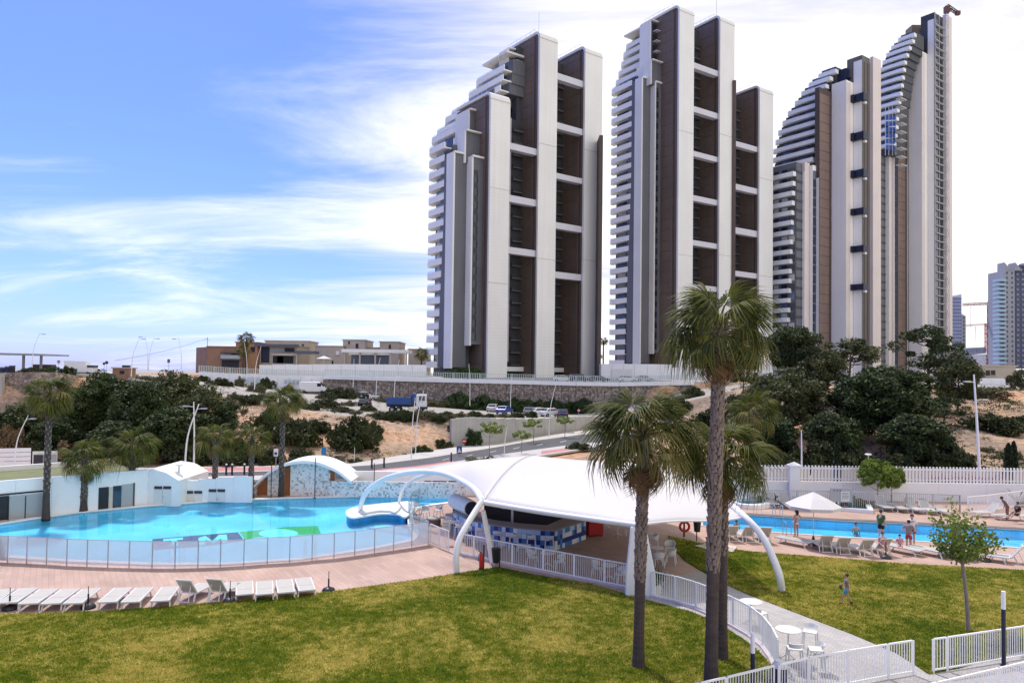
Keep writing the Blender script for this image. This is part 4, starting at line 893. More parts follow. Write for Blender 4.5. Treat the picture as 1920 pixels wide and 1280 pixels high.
def t4x(th, fr, out, fl, base):
    w, u = fr.w, fr.u
    NET = mat('blue_scaffold_net', (0.05, 0.11, 0.36), 0.8, 0.3, 0.5, 4)
    p = at_px(1668, 268, 250); z0, z1 = zat(p.x, p.y, 279), zat(p.x, p.y, 211)
    for k in range(6):
        za = z0 + (z1 - z0) * k / 6; MB().box((p.x, p.y - .5, (za + za + (z1 - z0) / 6) / 2), (3.6, .12, (z1 - z0) / 6 - .5), R(8 - k * 3)).build('scaffold_net', NET, th, True)
    for k in range(4): MB().bar((p.x - 2 + k * 1.3, p.y - .8, z0 - 2), (p.x - 2 + k * 1.3, p.y - .8, z1 + 3), .12).build('scaffold_pole', STEEL, th, True)
    for k in range(9):
        za = z0 - 6 + k * 3.05; c = at_px(1690, 266, 250); MB().box((c.x, c.y, za), (4.2, 2, .35), R(36)).build('bare_slab', CONC, th, True)
seg3 = [('L', 1493, GREYW, 300, 'balconies'), ('F', 1504, GREYW, 312, 'bands'), ('L', 1508.5, PALER, 318, ''), ('F', 1518, PINK, 303, ''), ('L', 1524, PALER, 306, ''), ('F', 1530, GREYW, 318, 'windows'), ('L', 1535.5, PALER, 330, ''),
        ('F', 1559, BROWN2, 167, 'panels'), ('L', 1586.5, PALER, 143, ''), ('F', 1594.5, PINK, 150, 'recessx'), ('F', 1600, NAVY, 120, 'recess'), ('L', 1616, PALER, 104, ''), ('F', 1631, OLIVE, 103, 'slot'), ('L', 1637, PINK, 98, '')]
tiers3 = [(291, 1442, 1524, 233), (273, 1444, 1526, 233), (255, 1446, 1528, 233), (237, 1450, 1531, 233), (219, 1455, 1533, 233), (202, 1463, 1535, 233), (185, 1473, 1538, 233), (168, 1486, 1542, 233), (151, 1498, 1548, 233), (136, 1512, 1556, 233), (122, 1530, 1566, 233)]
tw3 = striped_tower('striped_tower', 'striped white and brown tower with dark blue bridge balconies, third from the left', R(36), 1442, 236, seg3, 3.05, tiers3, t3x)
seg4 = [('L', 1641, GREYW, 330, ''), ('F', 1660, GREYW, 290, 'bands'), ('L', 1667, PALER, 283, ''), ('F', 1673, PINK, 272, ''), ('L', 1678, PALER, 276, ''), ('F', 1683, GREYD, 290, 'windows'), ('F', 1701, BROWN2, 120, 'panels'), ('L', 1704, CONC, 110, ''), ('L', 1729, PALER, 88, ''),
        ('F', 1734.5, PINK, 94, ''), ('F', 1740, NAVY, 60, 'recess'), ('L', 1752, PALER, 26, ''), ('F', 1768, GREYD, 24, 'bay'), ('L', 1775, PINK, 17, '')]
tiers4 = [(262, 1632, 1676, 276), (246, 1633, 1678, 276), (230, 1634, 1680, 276), (214, 1634, 1681, 276), (198, 1634, 1682, 276), (182, 1635, 1685, 276), (166, 1636, 1688, 276), (150, 1637, 1690, 276), (135, 1638, 1692, 276), (120, 1640, 1694, 276), (106, 1645, 1696, 276), (92, 1651, 1700, 276), (78, 1658, 1705, 276), (65, 1667, 1711, 276), (53, 1680, 1714, 276)]
tw4 = striped_tower('striped_tower', 'unfinished striped tower with blue scaffold netting at the far right of the four', R(36), 1631, 280, seg4, 3.05, tiers4, t4x)
p = at_px(1722, 296, 60); z0 = zat(p.x, p.y, 260); z1 = zat(p.x, p.y, 38)
MB().prism([p + Vector((-2.6, 0, 0)), p + Vector((2.6, 0, 0)), p + Vector((2.6, 5, 0)), p + Vector((-2.6, 5, 0))], z0 - 8, z1).build('core_block', BROWN, tw4, True)
for k in range(4): MB().box((p.x + 1.1, p.y - .05, z1 - 2.2 - k * 3.2), (.9, .2, 1.7)).build('window', BROWN2, tw4, True)
# cap strips of tower four: tall pale core left of the window bay
# ---------------------------------------------------------------- crane on tower four and the far skyline
def lattice(mb, a, c, w_, n, r=.09, mi=None):
    a = Vector(a); c = Vector(c); d = (c - a).normalized(); x = d.cross(Vector((0, 1, 0.001))).normalized() * w_; y = d.cross(x).normalized() * w_
    cs = [x + y, x - y, -x - y, -x + y]
    for k in range(n):
        p, q = a.lerp(c, k / n), a.lerp(c, (k + 1) / n); mi_ = (k % 2 if mi is None else mi)
        for i in range(4):
            mb.bar(p + cs[i], q + cs[i], r * 1.5, mi=mi_); mb.bar(p + cs[i], q + cs[(i + 1) % 4], r, mi=mi_); mb.bar(p + cs[i], p + cs[(i + 1) % 4], r, mi=mi_)
    return mb
CRR = mat('crane_red', (0.42, 0.05, 0.045), 0.5, 0.15, .5, 4); CRW = mat('crane_pale', (0.50, 0.22, 0.20), 0.5, 0.1, .5, 4); CRD = mat('crane_dark', (0.10, 0.035, 0.035), 0.5, 0.15)
p = P(1776, 300, 266); zb = 8; zt = zat(p.x, p.y, 14)
th = thing('construction_hoist', (p.x, p.y, zb), 0, 'lattice hoist mast with a dark red crane head beside the unfinished tower', 'crane')
lattice(MB(), (p.x, p.y, zb), (p.x, p.y, zt), .45, 46, .06).build('mast', [CONC, STEEL], th, True)
MB().box((p.x, p.y, zt + 1), (1.6, 1.6, 2.4)).build('slewing_unit', CRD, th, True)
lattice(MB(), (p.x, p.y, zt + 2.5), (p.x + 4.2, p.y, zt - .4), .45, 4, .12).build('jib', [CRD, CRD], th, True); MB().box((p.x + 4.0, p.y, zt - .2), (1.5, 1.2, 1.4)).build('counterweight', CRD, th, True)
p = P(1858, 670, 420); zt = zat(p.x, p.y, 571); zb = zat(p.x, p.y, 678)
th = thing('tower_crane', (p.x, p.y, zb), 0, 'red and white tower crane between the far skyscrapers at right', 'crane')
lattice(MB(), (p.x, p.y, zb), (p.x, p.y, zt), 1.1, 14, .34).build('mast', [CRR, CRW], th, True)
a = P(1806, 571, 420); c = P(1894, 577, 420); lattice(MB(), (a.x, a.y, a.z), (p.x, p.y, zt + .8), .55, 9, .16).build('jib', [CRW, CRR], th, True); lattice(MB(), (p.x, p.y, zt), (c.x, c.y, c.z), .6, 4, .2).build('counter_jib', [CRD, CRR], th, True)
MB().box((p.x, p.y, zt + 1), (2.2, 2, 2.6)).build('cab', CRD, th, True); MB().box(P(1884, 578, 420), (3, 1.5, 2.2)).build('counterweight', CRD, th, True)
q1 = P(1820, 574, 420); q2 = P(1820, 612, 420); MB().bar(q1, q2, .1).build('hoist_cable', DARKM, th, True)
th = thing('second_crane', P(1848, 680, 520), 0, 'faint slender crane jib behind the red and white tower crane', 'crane')
a = P(1811, 610, 520); c = P(1858, 607, 520); lattice(MB(), a, c, .4, 8, .12).build('jib', [CRW, CRW], th, True); MB().bar(P(1829, 612, 520), P(1829, 640, 520), .12).build('hoist_cable', DARKM, th, True); lattice(MB(), P(1848, 682, 520), P(1848, 606, 520), .5, 10, .12).build('mast', [CRW, CRR], th, True)
p0, p1 = P(1862, 676, 415), P(1912, 632, 415); th = thing('concrete_pump_boom', p0, 0, 'blue concrete pump boom rising towards the far right tower', 'boom')
MB().bar(p0, p0.lerp(p1, .5), .7).build('lower_boom', BLUEP, th, True); MB().bar(p0.lerp(p1, .5), p1, .5).build('upper_boom', BLUEP, th, True)
def far_tower(name, label, pts, Y, ybot, tops, mt, rows, cols, wmt, fw=.7, fh=.6, extra=None, depth=14):
    A_ = P(pts[0], 640, Y); B_ = P(pts[1], 640, Y + (pts[2] if len(pts) > 2 else 0)); zb = zat(A_.x, A_.y, ybot); zA = zat(A_.x, A_.y, tops[0]); zB = zat(B_.x, B_.y, tops[1]); th = thing(name, (A_.x, A_.y, zb), 0, label, 'building')
    mb = MB(); v = [(A_.x, A_.y, zb), (B_.x, B_.y, zb), (B_.x, B_.y + depth, zb), (A_.x, A_.y + depth, zb), (A_.x, A_.y, zA), (B_.x, B_.y, zB), (B_.x, B_.y + depth, zB), (A_.x, A_.y + depth, zA)]
    mb.add(v, [(3, 2, 1, 0), (4, 5, 6, 7), (0, 1, 5, 4), (1, 2, 6, 5), (2, 3, 7, 6), (3, 0, 4, 7)]); mb.build('wall', mt, th, True)
    d = Vector((B_.x - A_.x, B_.y - A_.y, 0)); Ln = d.length; rz = math.atan2(d.y, d.x); zt = min(zA, zB); fl = (zt - zb) / rows
    wm = MB().box((0, 0, 0), (Ln / cols * fw, .3, fl * fh)).mesh('window', wmt)
    for r_ in range(rows):
        for c_ in range(cols):
            v = Vector((A_.x, A_.y, zb + (r_ + .5) * fl)) + d * ((c_ + .5) / cols) + Vector((0, -.1, 0)); link('window', wm, th, v - th.location, (0, 0, rz))
    if extra: extra(th, A_, B_, zb, zA, zB)
    return th
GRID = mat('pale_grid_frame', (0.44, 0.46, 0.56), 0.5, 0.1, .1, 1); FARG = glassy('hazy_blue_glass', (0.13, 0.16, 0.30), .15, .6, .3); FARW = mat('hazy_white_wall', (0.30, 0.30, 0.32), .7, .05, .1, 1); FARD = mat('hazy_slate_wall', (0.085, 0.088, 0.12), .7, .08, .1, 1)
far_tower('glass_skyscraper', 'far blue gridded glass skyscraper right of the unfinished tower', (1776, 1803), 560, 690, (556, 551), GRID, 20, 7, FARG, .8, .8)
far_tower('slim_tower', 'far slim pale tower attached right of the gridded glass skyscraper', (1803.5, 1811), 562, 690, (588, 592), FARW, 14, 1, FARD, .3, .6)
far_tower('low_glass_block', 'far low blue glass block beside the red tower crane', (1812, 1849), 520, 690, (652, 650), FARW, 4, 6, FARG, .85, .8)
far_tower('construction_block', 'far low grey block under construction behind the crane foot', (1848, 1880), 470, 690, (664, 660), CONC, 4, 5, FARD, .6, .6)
def balc(th, A_, B_, zb, zA, zB):
    CY = mat('pale_cyan_balcony', (0.32, 0.45, 0.52), .4, .1)
    for k in range(20): MB().box((A_.x - 1.6, A_.y + 2, zb + 3 + k * (zA - zb - 6) / 20), (4.2, 5, 1.3)).build('balcony', CY, th, True)
    for k in range(3): a0 = A_.x + k * 6; MB().add([(a0, A_.y, zA), (a0 + 4, A_.y, zA), (a0 + 4, A_.y + 6, zA), (a0, A_.y + 6, zA), (a0, A_.y, zA + 4.5), (a0, A_.y + 6, zA + 4.5)], [(0, 1, 4), (3, 5, 2), (1, 2, 5, 4), (0, 4, 5, 3)]).build('roof_fin', FARW, th, True)
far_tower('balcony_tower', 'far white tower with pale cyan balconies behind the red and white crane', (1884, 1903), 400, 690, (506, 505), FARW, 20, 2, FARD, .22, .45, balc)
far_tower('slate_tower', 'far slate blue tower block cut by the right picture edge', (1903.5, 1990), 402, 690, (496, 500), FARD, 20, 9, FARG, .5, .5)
# ================================================================ plants
BARK = mat('palm_trunk_bark', (0.062, 0.047, 0.040), 0.9, 0.3, 3.0, 26, 0.6, bdist=0.03)
BOOT = mat('palm_leaf_bases', (0.19, 0.15, 0.122), 0.9, 0.5, 5.0, 30, 0.4)
PBARK = mat('pine_bark', (0.10, 0.075, 0.06), 0.9, 0.3, 2.0, 14, 0.5)
GBARK = mat('pale_young_bark', (0.26, 0.21, 0.16), 0.85, 0.2, 4.0, 20, 0.3)
FRG = leafmat('fan_palm_green', (0.016, 0.034, 0.006), (0.17, 0.175, 0.030), 0.55, 0.30, 0.9, 0.2)
FRY = leafmat('fan_palm_yellowing', (0.085, 0.095, 0.018), (0.26, 0.21, 0.06), 0.5, 0.3, 1.0)
FRB = leafmat('fan_palm_dead', (0.085, 0.045, 0.02), (0.24, 0.14, 0.065), 0.7, 0.2, 1.4)
PINE1 = leafmat('pine_needles_dark', (0.012, 0.027, 0.009), (0.075, 0.105, 0.028), 0.6, 0.12, 0.5)
PINE2 = leafmat('pine_needles_olive', (0.026, 0.038, 0.013), (0.125, 0.135, 0.045), 0.6, 0.12, 0.5)
SHRUBD = leafmat('dark_scrub', (0.015, 0.025, 0.008), (0.075, 0.088, 0.026), 0.65, 0.12, 0.7)
SHRUBO = leafmat('olive_scrub', (0.05, 0.055, 0.02), (0.15, 0.14, 0.06), 0.65, 0.15, 0.9)
DRY = leafmat('dry_scrub', (0.10, 0.065, 0.035), (0.25, 0.17, 0.09), 0.7, 0.15, 0.9)
HEDGE = leafmat('green_hedge', (0.018, 0.04, 0.009), (0.06, 0.10, 0.025), 0.6, 0.15, 0.8)
BRIGHT = leafmat('bright_green_leaves', (0.075, 0.13, 0.014), (0.26, 0.33, 0.05), 0.5, 0.3, 1.2)
CYPR = leafmat('cypress_green', (0.010, 0.020, 0.008), (0.035, 0.055, 0.018), 0.6, 0.1, 1.0)
def cards_mesh(name, pos, size, mt, aspect=0.42, rs=None, upbias=0.0):
    n = len(pos); rs = rs or np.random.RandomState(1)
    d = rs.normal(size=(n, 3)); d[:, 2] += upbias; d /= np.linalg.norm(d, axis=1)[:, None]
    e = rs.normal(size=(n, 3)); e = np.cross(d, e); e /= np.linalg.norm(e, axis=1)[:, None] + 1e-9
    L_ = size[:, None] * d; Wd = size[:, None] * e * aspect
    v = np.empty((n, 4, 3)); v[:, 0] = pos - L_ * .5; v[:, 1] = pos + Wd * .5 - L_ * .05; v[:, 2] = pos + L_ * .5; v[:, 3] = pos - Wd * .5 - L_ * .05
    me = bpy.data.meshes.new(name); me.vertices.add(n * 4); me.vertices.foreach_set('co', v.reshape(-1)); me.loops.add(n * 4); me.loops.foreach_set('vertex_index', np.arange(n * 4, dtype=np.int32))
    me.polygons.add(n); me.polygons.foreach_set('loop_start', np.arange(0, n * 4, 4, dtype=np.int32)); me.update(); me.validate(); me.materials.append(mt); return me
def clumps(seed, n, shell, rad, per, size):
    """points in n clumps spread through an envelope function"""
    rs = np.random.RandomState(seed); pos = []; sz = []; cen = []
    for _ in range(n):
        c = shell(rs); cen.append(c); r = rad * rs.uniform(.6, 1.25); k = int(per * rs.uniform(.6, 1.3))
        q = rs.normal(size=(k, 3)); q /= np.linalg.norm(q, axis=1)[:, None]; q *= (rs.uniform(0.25, 1, k) ** .5)[:, None] * r; q[:, 2] *= .75
        pos.append(c + q); sz.append(size * rs.uniform(.6, 1.4, k))
    return np.concatenate(pos), np.concatenate(sz), np.array(cen), rs
def env(rx, rz, zc, hollow=.45, flat=0.0):
    def f(rs):
        while True:
            q = rs.uniform(-1, 1, 3); l = np.linalg.norm(q)
            if hollow < l < 1 and q[2] > -0.75 + flat: return np.array([q[0] * rx, q[1] * rx, q[2] * rz + zc])
    return f
def limb_mesh(name, H, r0, cen, zb, mt, nl, rs, rmin=.02):
    mb = MB(); top = zb + (H - zb) * .75; ph = rs.uniform(0, 6)
    tr_ = [Vector((math.sin(z * .5 + ph) * .12 * z / 3, math.cos(z * .6 + ph) * .1 * z / 3, z)) for z in np.linspace(-.4, top, 9)]
    mb.tube(tr_, [r0 * (1 - .75 * i / 8) for i in range(9)], 8)
    idx = rs.permutation(len(cen))[:nl]
    for i in idx:
        c = Vector(cen[i]); zz_ = max(zb * .7, min(top * .95, c.z - abs(c.x) * .45 - .3)); s = Vector((0, 0, zz_)); s.x = np.interp(zz_, [p.z for p in tr_], [p.x for p in tr_]); s.y = np.interp(zz_, [p.z for p in tr_], [p.y for p in tr_])
        md = s.lerp(c, .55) + Vector((0, 0, -.15 * (c - s).length)); mb.tube(smooth_poly([s, md, c], 3), [r0 * .38, r0 * .34, r0 * .3, r0 * .24, r0 * .18, rmin + r0 * .08, rmin], 5)
    return mb.mesh(name, mt, smooth=True)
KINDS = {}
def tree_kind(key, seed, H, rx, rz, zc, n, rad, per, size, mt, bark, r0, zb, nl=16, flat=0.0, hollow=.45, aspect=.42):
    pos, sz, cen, rs = clumps(seed, n, env(rx, rz, zc, hollow, flat), rad, per, size)
    KINDS[key] = (cards_mesh('crown', pos, sz, mt, aspect, rs, .25), limb_mesh('trunk', H, r0, cen, zb, bark, nl, rs), H, rx)
tree_kind('pine_a', 11, 8, 3.3, 2.7, 5.2, 95, .85, 190, .34, PINE1, PBARK, .22, 2.6)
tree_kind('pine_b', 12, 8, 3.3, 2.2, 5.7, 46, .85, 165, .34, PINE2, PBARK, .20, 3.4, 20, .2)
tree_kind('pine_c', 13, 8, 3.3, 3.7, 4.2, 130, .95, 210, .40, PINE1, PBARK, .24, 1.0)
tree_kind('pine_d', 14, 8, 3.3, 3.0, 4.9, 42, .8, 150, .34, PINE1, PBARK, .2, 2.2, 26, 0, .2)
tree_kind('pine_e', 15, 8, 3.3, 3.5, 4.4, 85, .95, 180, .38, PINE2, PBARK, .2, 1.2, 20)
tree_kind('round', 16, 3.4, 1.5, 1.05, 2.35, 70, .34, 110, .17, BRIGHT, GBARK, .07, 1.2, 12, 0, .4, .6)
tree_kind('street', 17, 4, 1.6, .7, 3.2, 30, .32, 55, .2, BRIGHT, GBARK, .06, 2.2, 12, 0, .2, .5)
def bush_kind(key, seed, mt, n, per, size, rz=.8, aspect=.45):
    def f(rs):
        while True:
            q = rs.uniform(-1, 1, 3); q[2] = abs(q[2])
            if .35 < np.linalg.norm(q) < 1: return np.array([q[0], q[1], q[2] * rz])
    pos, sz, cen, rs = clumps(seed, n, f, .28, per, size); KINDS[key] = (cards_mesh('foliage', pos, sz, mt, aspect, rs, .3), limb_mesh('stems', 1.0, .04, cen, .1, PBARK, 12, rs, .006), 1.0, 1.0)
bush_kind('b_dark', 21, SHRUBD, 40, 120, .14); bush_kind('b_olive', 22, SHRUBO, 30, 90, .13); bush_kind('b_dry', 23, DRY, 28, 80, .13); bush_kind('b_hedge', 24, HEDGE, 40, 110, .13); bush_kind('b_dark2', 25, SHRUBD, 34, 120, .15)
def plant(name, key, loc, sc, rz, label, cat, group=None):
    cm, tm_, H, rx = KINDS[key]; th = thing(name, loc, rz, label, cat, group); th.scale = sc
    link('foliage' if key.startswith('b_') else 'crown', cm, th); link('stems' if key.startswith('b_') else 'trunk', tm_, th); return th
def tree_at(name, key, px, ytop, half, Y, label, cat='tree', group=None, zb=None, rz=None):
    cm, tm_, H, rx = KINDS[key]; p = P(px, 700, Y); z0 = TZ(p.x, p.y) if zb is None else zb; zt = zat(p.x, p.y, ytop); s = half * Y / FPX / (rx * 1.12)
    return plant(name, key, (p.x, p.y, z0 - .1), (s, s, (zt - z0) / (H * 1.02)), random.uniform(0, 6.28) if rz is None else rz, label, cat, group)
PINES = [(1490, 607, 58, 104, 'pine_a', 'dense umbrella-topped pine standing in front of the third tower'), (1592, 632, 60, 108, 'pine_b', 'airy olive pine before the third and fourth towers'),
         (1650, 682, 92, 75, 'pine_c', 'large rounded dark green pine, biggest on the right hillside'), (1742, 606, 66, 106, 'pine_d', 'open-crowned dark pine before the unfinished tower'), (1690, 690, 60, 92, 'pine_a', 'dark pine between the biggest pine and the open-crowned one'),
         (1796, 660, 44, 92, 'pine_e', 'small olive pine right of the open-crowned dark pine'), (1480, 690, 72, 78, 'pine_e', 'olive pine on the slope below the umbrella-topped pine'), (1535, 650, 50, 100, 'pine_e', 'olive pine between the umbrella-topped and airy pines'),
         (1560, 770, 56, 68, 'pine_c', 'shaded pine low on the slope behind the white pillar'), (1924, 690, 34, 92, 'pine_b', 'pine cut by the right picture edge above the hillside'),
         (1440, 770, 56, 69, 'pine_c', 'shaded lower pine behind the hot tub fence'), (1716, 772, 66, 68, 'pine_c', 'dark low pine behind the round green tree'), (1395, 690, 34, 106, 'pine_b', 'thin pine beside the sandy bank right of the tall fan palm'), (1770, 740, 40, 84, 'pine_d', 'ragged dark pine above the low bushes right of the biggest pine'),
         (205, 696, 62, 82, 'pine_c', 'dark pine left of centre in the left hillside grove, below the grey wall'), (148, 724, 50, 80, 'pine_c', 'dark pine just right of the tall left fan palm'), (325, 696, 60, 84, 'pine_e', 'pine in the left grove under the street lamps'),
         (385, 722, 62, 82, 'pine_e', 'pine behind the crossed lamp masts'), (264, 712, 58, 78, 'pine_c', 'dark pine in the middle of the left grove'), (52, 752, 58, 80, 'pine_c', 'dark pine at far left below the stone bastion'), (435, 752, 46, 80, 'pine_d', 'ragged pine at the right end of the left grove'), (335, 760, 64, 75, 'pine_c', 'low dark pine behind the round fan palms at left'), (110, 780, 46, 76, 'pine_c', 'low dark pine beside the tall left palm trunk'), (225, 785, 56, 74, 'pine_c', 'low dark pine above the third left palm')]
for (px, yt, hf, Y, key, lab) in PINES: tree_at('pine_tree', key, px, yt, hf, Y, lab, group='hillside pines')
def ground_cover(name, label, n, mt, seed, xr, yr, size, thr):
    rs = np.random.RandomState(seed); x = rs.uniform(xr[0], xr[1], n * 4); y = rs.uniform(yr[0], yr[1], n * 4); f = fbm(x * 2.2, y * 2.2, seed) > thr; x, y = x[f][:n], y[f][:n]; keep = np.abs(x) < .78 * y; x, y = x[keep], y[keep]; P_ = []; Z_ = []
    for a, c in zip(x, y):
        z = TZ(a, c); k = 26; r_ = size * rs.uniform(.5, 1.5); q = rs.normal(size=(k, 3)) * np.array([r_, r_, r_ * .6]); q[:, 2] = np.abs(q[:, 2]); P_.append(q + np.array([a, c, z - .03])); Z_.append(np.full(k, size * .8) * rs.uniform(.6, 1.3, k))
    tag(link(name, cards_mesh(name, np.concatenate(P_), np.concatenate(Z_), mt, .4, rs, .5)), label, 'ground cover', kind='stuff')
ground_cover('dry_scrub_cover', 'low dry scrub scattered over the left and middle bank', 500, DRY, 31, (-70, -14), (74, 112), .26, .05)
ground_cover('olive_scrub_cover', 'low olive scrub scattered over the left and middle bank', 500, SHRUBO, 32, (-70, -12), (73, 135), .26, .15)
ground_cover('dark_scrub_cover', 'low dark scrub scattered over the right hillside', 1300, SHRUBD, 33, (26, 85), (62, 118), .34, .0)
ground_cover('pale_dry_cover', 'low dry grass tufts scattered over the right hillside', 700, DRY, 34, (26, 85), (62, 118), .24, .1)
BUSH = []
def bush(px, py, half, hpx, key, label, group=None, ground=True, Y=None):
    p = TP(px, py) if Y is None else P(px, py, Y)
    Yd = p.y; s = half * Yd / FPX / 1.12; h = hpx * Yd / FPX
    return plant('bush', key, (p.x, p.y, p.z - .15), (s, s, h / 1.0), random.uniform(0, 6.28), label, 'bush', group)
for (px, py, hf, h, key, lab) in [(545, 832, 56, 66, 'b_dark', 'large dark bush on the bank left of the pale gully'), (662, 842, 54, 76, 'b_dark2', 'large dark bush on the bank beside the bare orange slope'), (596, 812, 28, 34, 'b_dark', 'mid-sized dark bush between the two large bank bushes'),
        (695, 820, 26, 40, 'b_dark', 'dark bush overhanging the bare orange slope'), (505, 800, 30, 40, 'b_dark2', 'dark bush behind the tallest central left palm'),
        (12, 852, 40, 70, 'b_dry', 'brown dry bush at the left picture edge'), (120, 862, 52, 46, 'b_dry', 'yellow-brown dry bush behind the second left palm'), (285, 866, 34, 60, 'b_dry', 'brown dry bush right of the third left palm'), (180, 868, 50, 40, 'b_dark', 'dark bush behind the low white building roof'), (60, 868, 50, 50, 'b_dark2', 'dark bush behind the tall left palm'),
        (350, 872, 50, 60, 'b_dark', 'dark bush behind the crossed lamp masts foot'), (440, 866, 50, 50, 'b_dark2', 'dark bush between the fourth and fifth left palms'), (500, 866, 34, 36, 'b_dark', 'low dark bush behind the fifth left palm'), (570, 866, 36, 34, 'b_dark2', 'low dark bush above the arched pavilion'), (620, 866, 26, 22, 'b_olive', 'low olive bush above the arched pavilion'), (665, 866, 16, 12, 'b_dark', 'small dark bush at the foot of the orange slope'),
        (240, 872, 40, 40, 'b_dark2', 'low dark bush left of the crossed lamp masts'),
        (882, 832, 26, 42, 'b_hedge', 'green bush at the end of the concrete wall'), (858, 812, 22, 30, 'b_dark', 'dark bush on the bank corner by the concrete wall'), (790, 850, 22, 22, 'b_dark', 'small dark bush by the road kerb on the bank'), (830, 838, 22, 20, 'b_dark2', 'low dark scrub by the road kerb near the white frame'),
        (1760, 880, 56, 76, 'b_dark', 'dark bush behind the picket fence right of the round tree'), (1860, 806, 60, 38, 'b_dark2', 'dark scrub band above the rocky bank at right'), (1600, 890, 50, 60, 'b_dark', 'dark bush behind the picket fence and round tree'), (1520, 880, 50, 70, 'b_dark2', 'dark bush behind the white fence pillar'), (1450, 890, 50, 60, 'b_dark', 'dark bush behind the fence left of the white pillar'), (1680, 890, 44, 50, 'b_dark2', 'dark bush directly behind the round green tree'),
        (1830, 740, 60, 24, 'b_olive', 'olive scrub on the hilltop before the beige ruin'), (1890, 860, 30, 30, 'b_olive', 'olive scrub on the rocky bank at far right'), (1850, 846, 16, 16, 'b_olive', 'small yellow-green scrub beside the tall white mast'), (1810, 885, 40, 26, 'b_dark', 'low dark bush left of the tall white mast foot'), (1915, 800, 30, 30, 'b_dark', 'dark scrub at the right picture edge'),
        (1300, 745, 24, 26, 'b_dark2', 'dark bush on the sandy bank behind the tall fan palm'), (1270, 775, 30, 40, 'b_dark', 'dark bush behind the left near palm crown'), (1390, 790, 40, 70, 'b_dark', 'dark bush right of the tall fan palm trunk'), (1330, 800, 40, 40, 'b_dark2', 'dark bush behind the tall fan palm trunk'),
        (1190, 845, 34, 36, 'b_olive', 'olive bush behind the canopy ridge'), (1085, 846, 28, 24, 'b_dark', 'dark round bush behind the canopy ridge by the road'), (905, 872, 40, 26, 'b_olive', 'yellow-green bushes at the canopy left shoulder')]:
    bush(px, py, hf, h, key, lab, 'scrub on the hillside') if py < 868 or px > 1400 else bush(px, py, hf, h, key, lab, 'scrub on the hillside', Y=None)
rsb = random.Random(5)
for i, (px, py) in enumerate([(440, 752), (470, 757), (500, 752), (525, 766), (560, 762), (585, 768), (612, 764), (640, 772), (668, 776), (690, 770), (716, 784), (742, 788), (768, 790), (795, 786), (822, 790), (845, 786), (480, 735), (540, 742), (612, 748), (655, 760), (410, 722), (450, 724), (500, 728), (380, 715), (340, 712), (300, 715), (265, 712)]):
    bush(px, py, rsb.uniform(14, 27), rsb.uniform(13, 28), rsb.choice(['b_olive', 'b_dark', 'b_olive', 'b_dark2']), f'small scrub bush along the terrace edge, {ORD[i % 16]} of the {"first" if i < 16 else "upper"} row from the left', 'small scrub along the terrace edge')
for i in range(10):
    x = 858 + i * 26; p = P(x, 760, np.interp(x, COLS, [TD[c][3][0] for c in COLS]) - 2.4); p.z = TZ(p.x, p.y); h = (zat(p.x, p.y, 734 + 14 * abs(math.sin(i * 1.7)) + i * .6) - p.z) * 1.15
    plant('hedge_bush', 'b_hedge', (p.x, p.y, p.z - .2), (2.7, 1.9, h), i * 1.3, f'dark green climbing hedge bush against the stone-basket wall, {ORD[i]} from the left', 'bush', 'hedge against the stone-basket wall')
for i, (x, y, hf, h) in enumerate([(640, 740, 30, 24), (620, 735, 20, 20), (725, 750, 30, 16), (790, 756, 36, 20), (830, 764, 30, 18)]):
    p = P(x, y, 141); p.z = TZ(p.x, p.y); plant('bush', 'b_dark' if i < 2 else 'b_olive', (p.x, p.y, p.z - .1), (hf * .09, hf * .08, h * .11), i, f'bush growing on the gravel terrace below the stone-basket wall, {ORD[i]} from the left', 'bush', 'bushes on the gravel terrace')
for i in range(12):
    x = 700 + i * 27; p = TP(x, 783 if x > 850 else 781); p.y += 1.2; p.z = TZ(p.x, p.y); plant('bush', ['b_olive', 'b_dark', 'b_hedge'][i % 3], (p.x, p.y, p.z - .1), (1.5, 1.0, .8 + .5 * (i % 4) / 3), i * 2.1, f'low bush on the front edge of the car terrace, {ORD[i]} from the left', 'bush', 'bushes along the terrace kerb')
for i, (x, Y, w_, h) in enumerate([(868, 161, 3.5, 2.4), (890, 161, 3.5, 2.6), (842, 163, 2, 1.6)]):
    p = P(x, 695, Y); plant('hedge_bush', 'b_hedge', (p.x, p.y, 8.5), (w_, 1.4, h), i, f'dark hedge bush at the foot of the nearest tower, {ORD[i]} from the left', 'bush', 'hedge at the tower foot')
for i, (x, yt, hf, Y, key) in enumerate([(60, 683, 30, 104, 'b_dark'), (100, 684, 30, 104, 'b_hedge'), (128, 680, 24, 104, 'b_dark')]):
    p = P(x, 700, Y); h = zat(p.x, p.y, yt) - 8.1; plant('hedge_bush', key, (p.x, p.y, 8.0), (hf * Y / FPX, 1.2, h), i, f'hedge bush on top of the curved stone bastion, {ORD[i]} from the left', 'bush', 'hedge on the bastion')
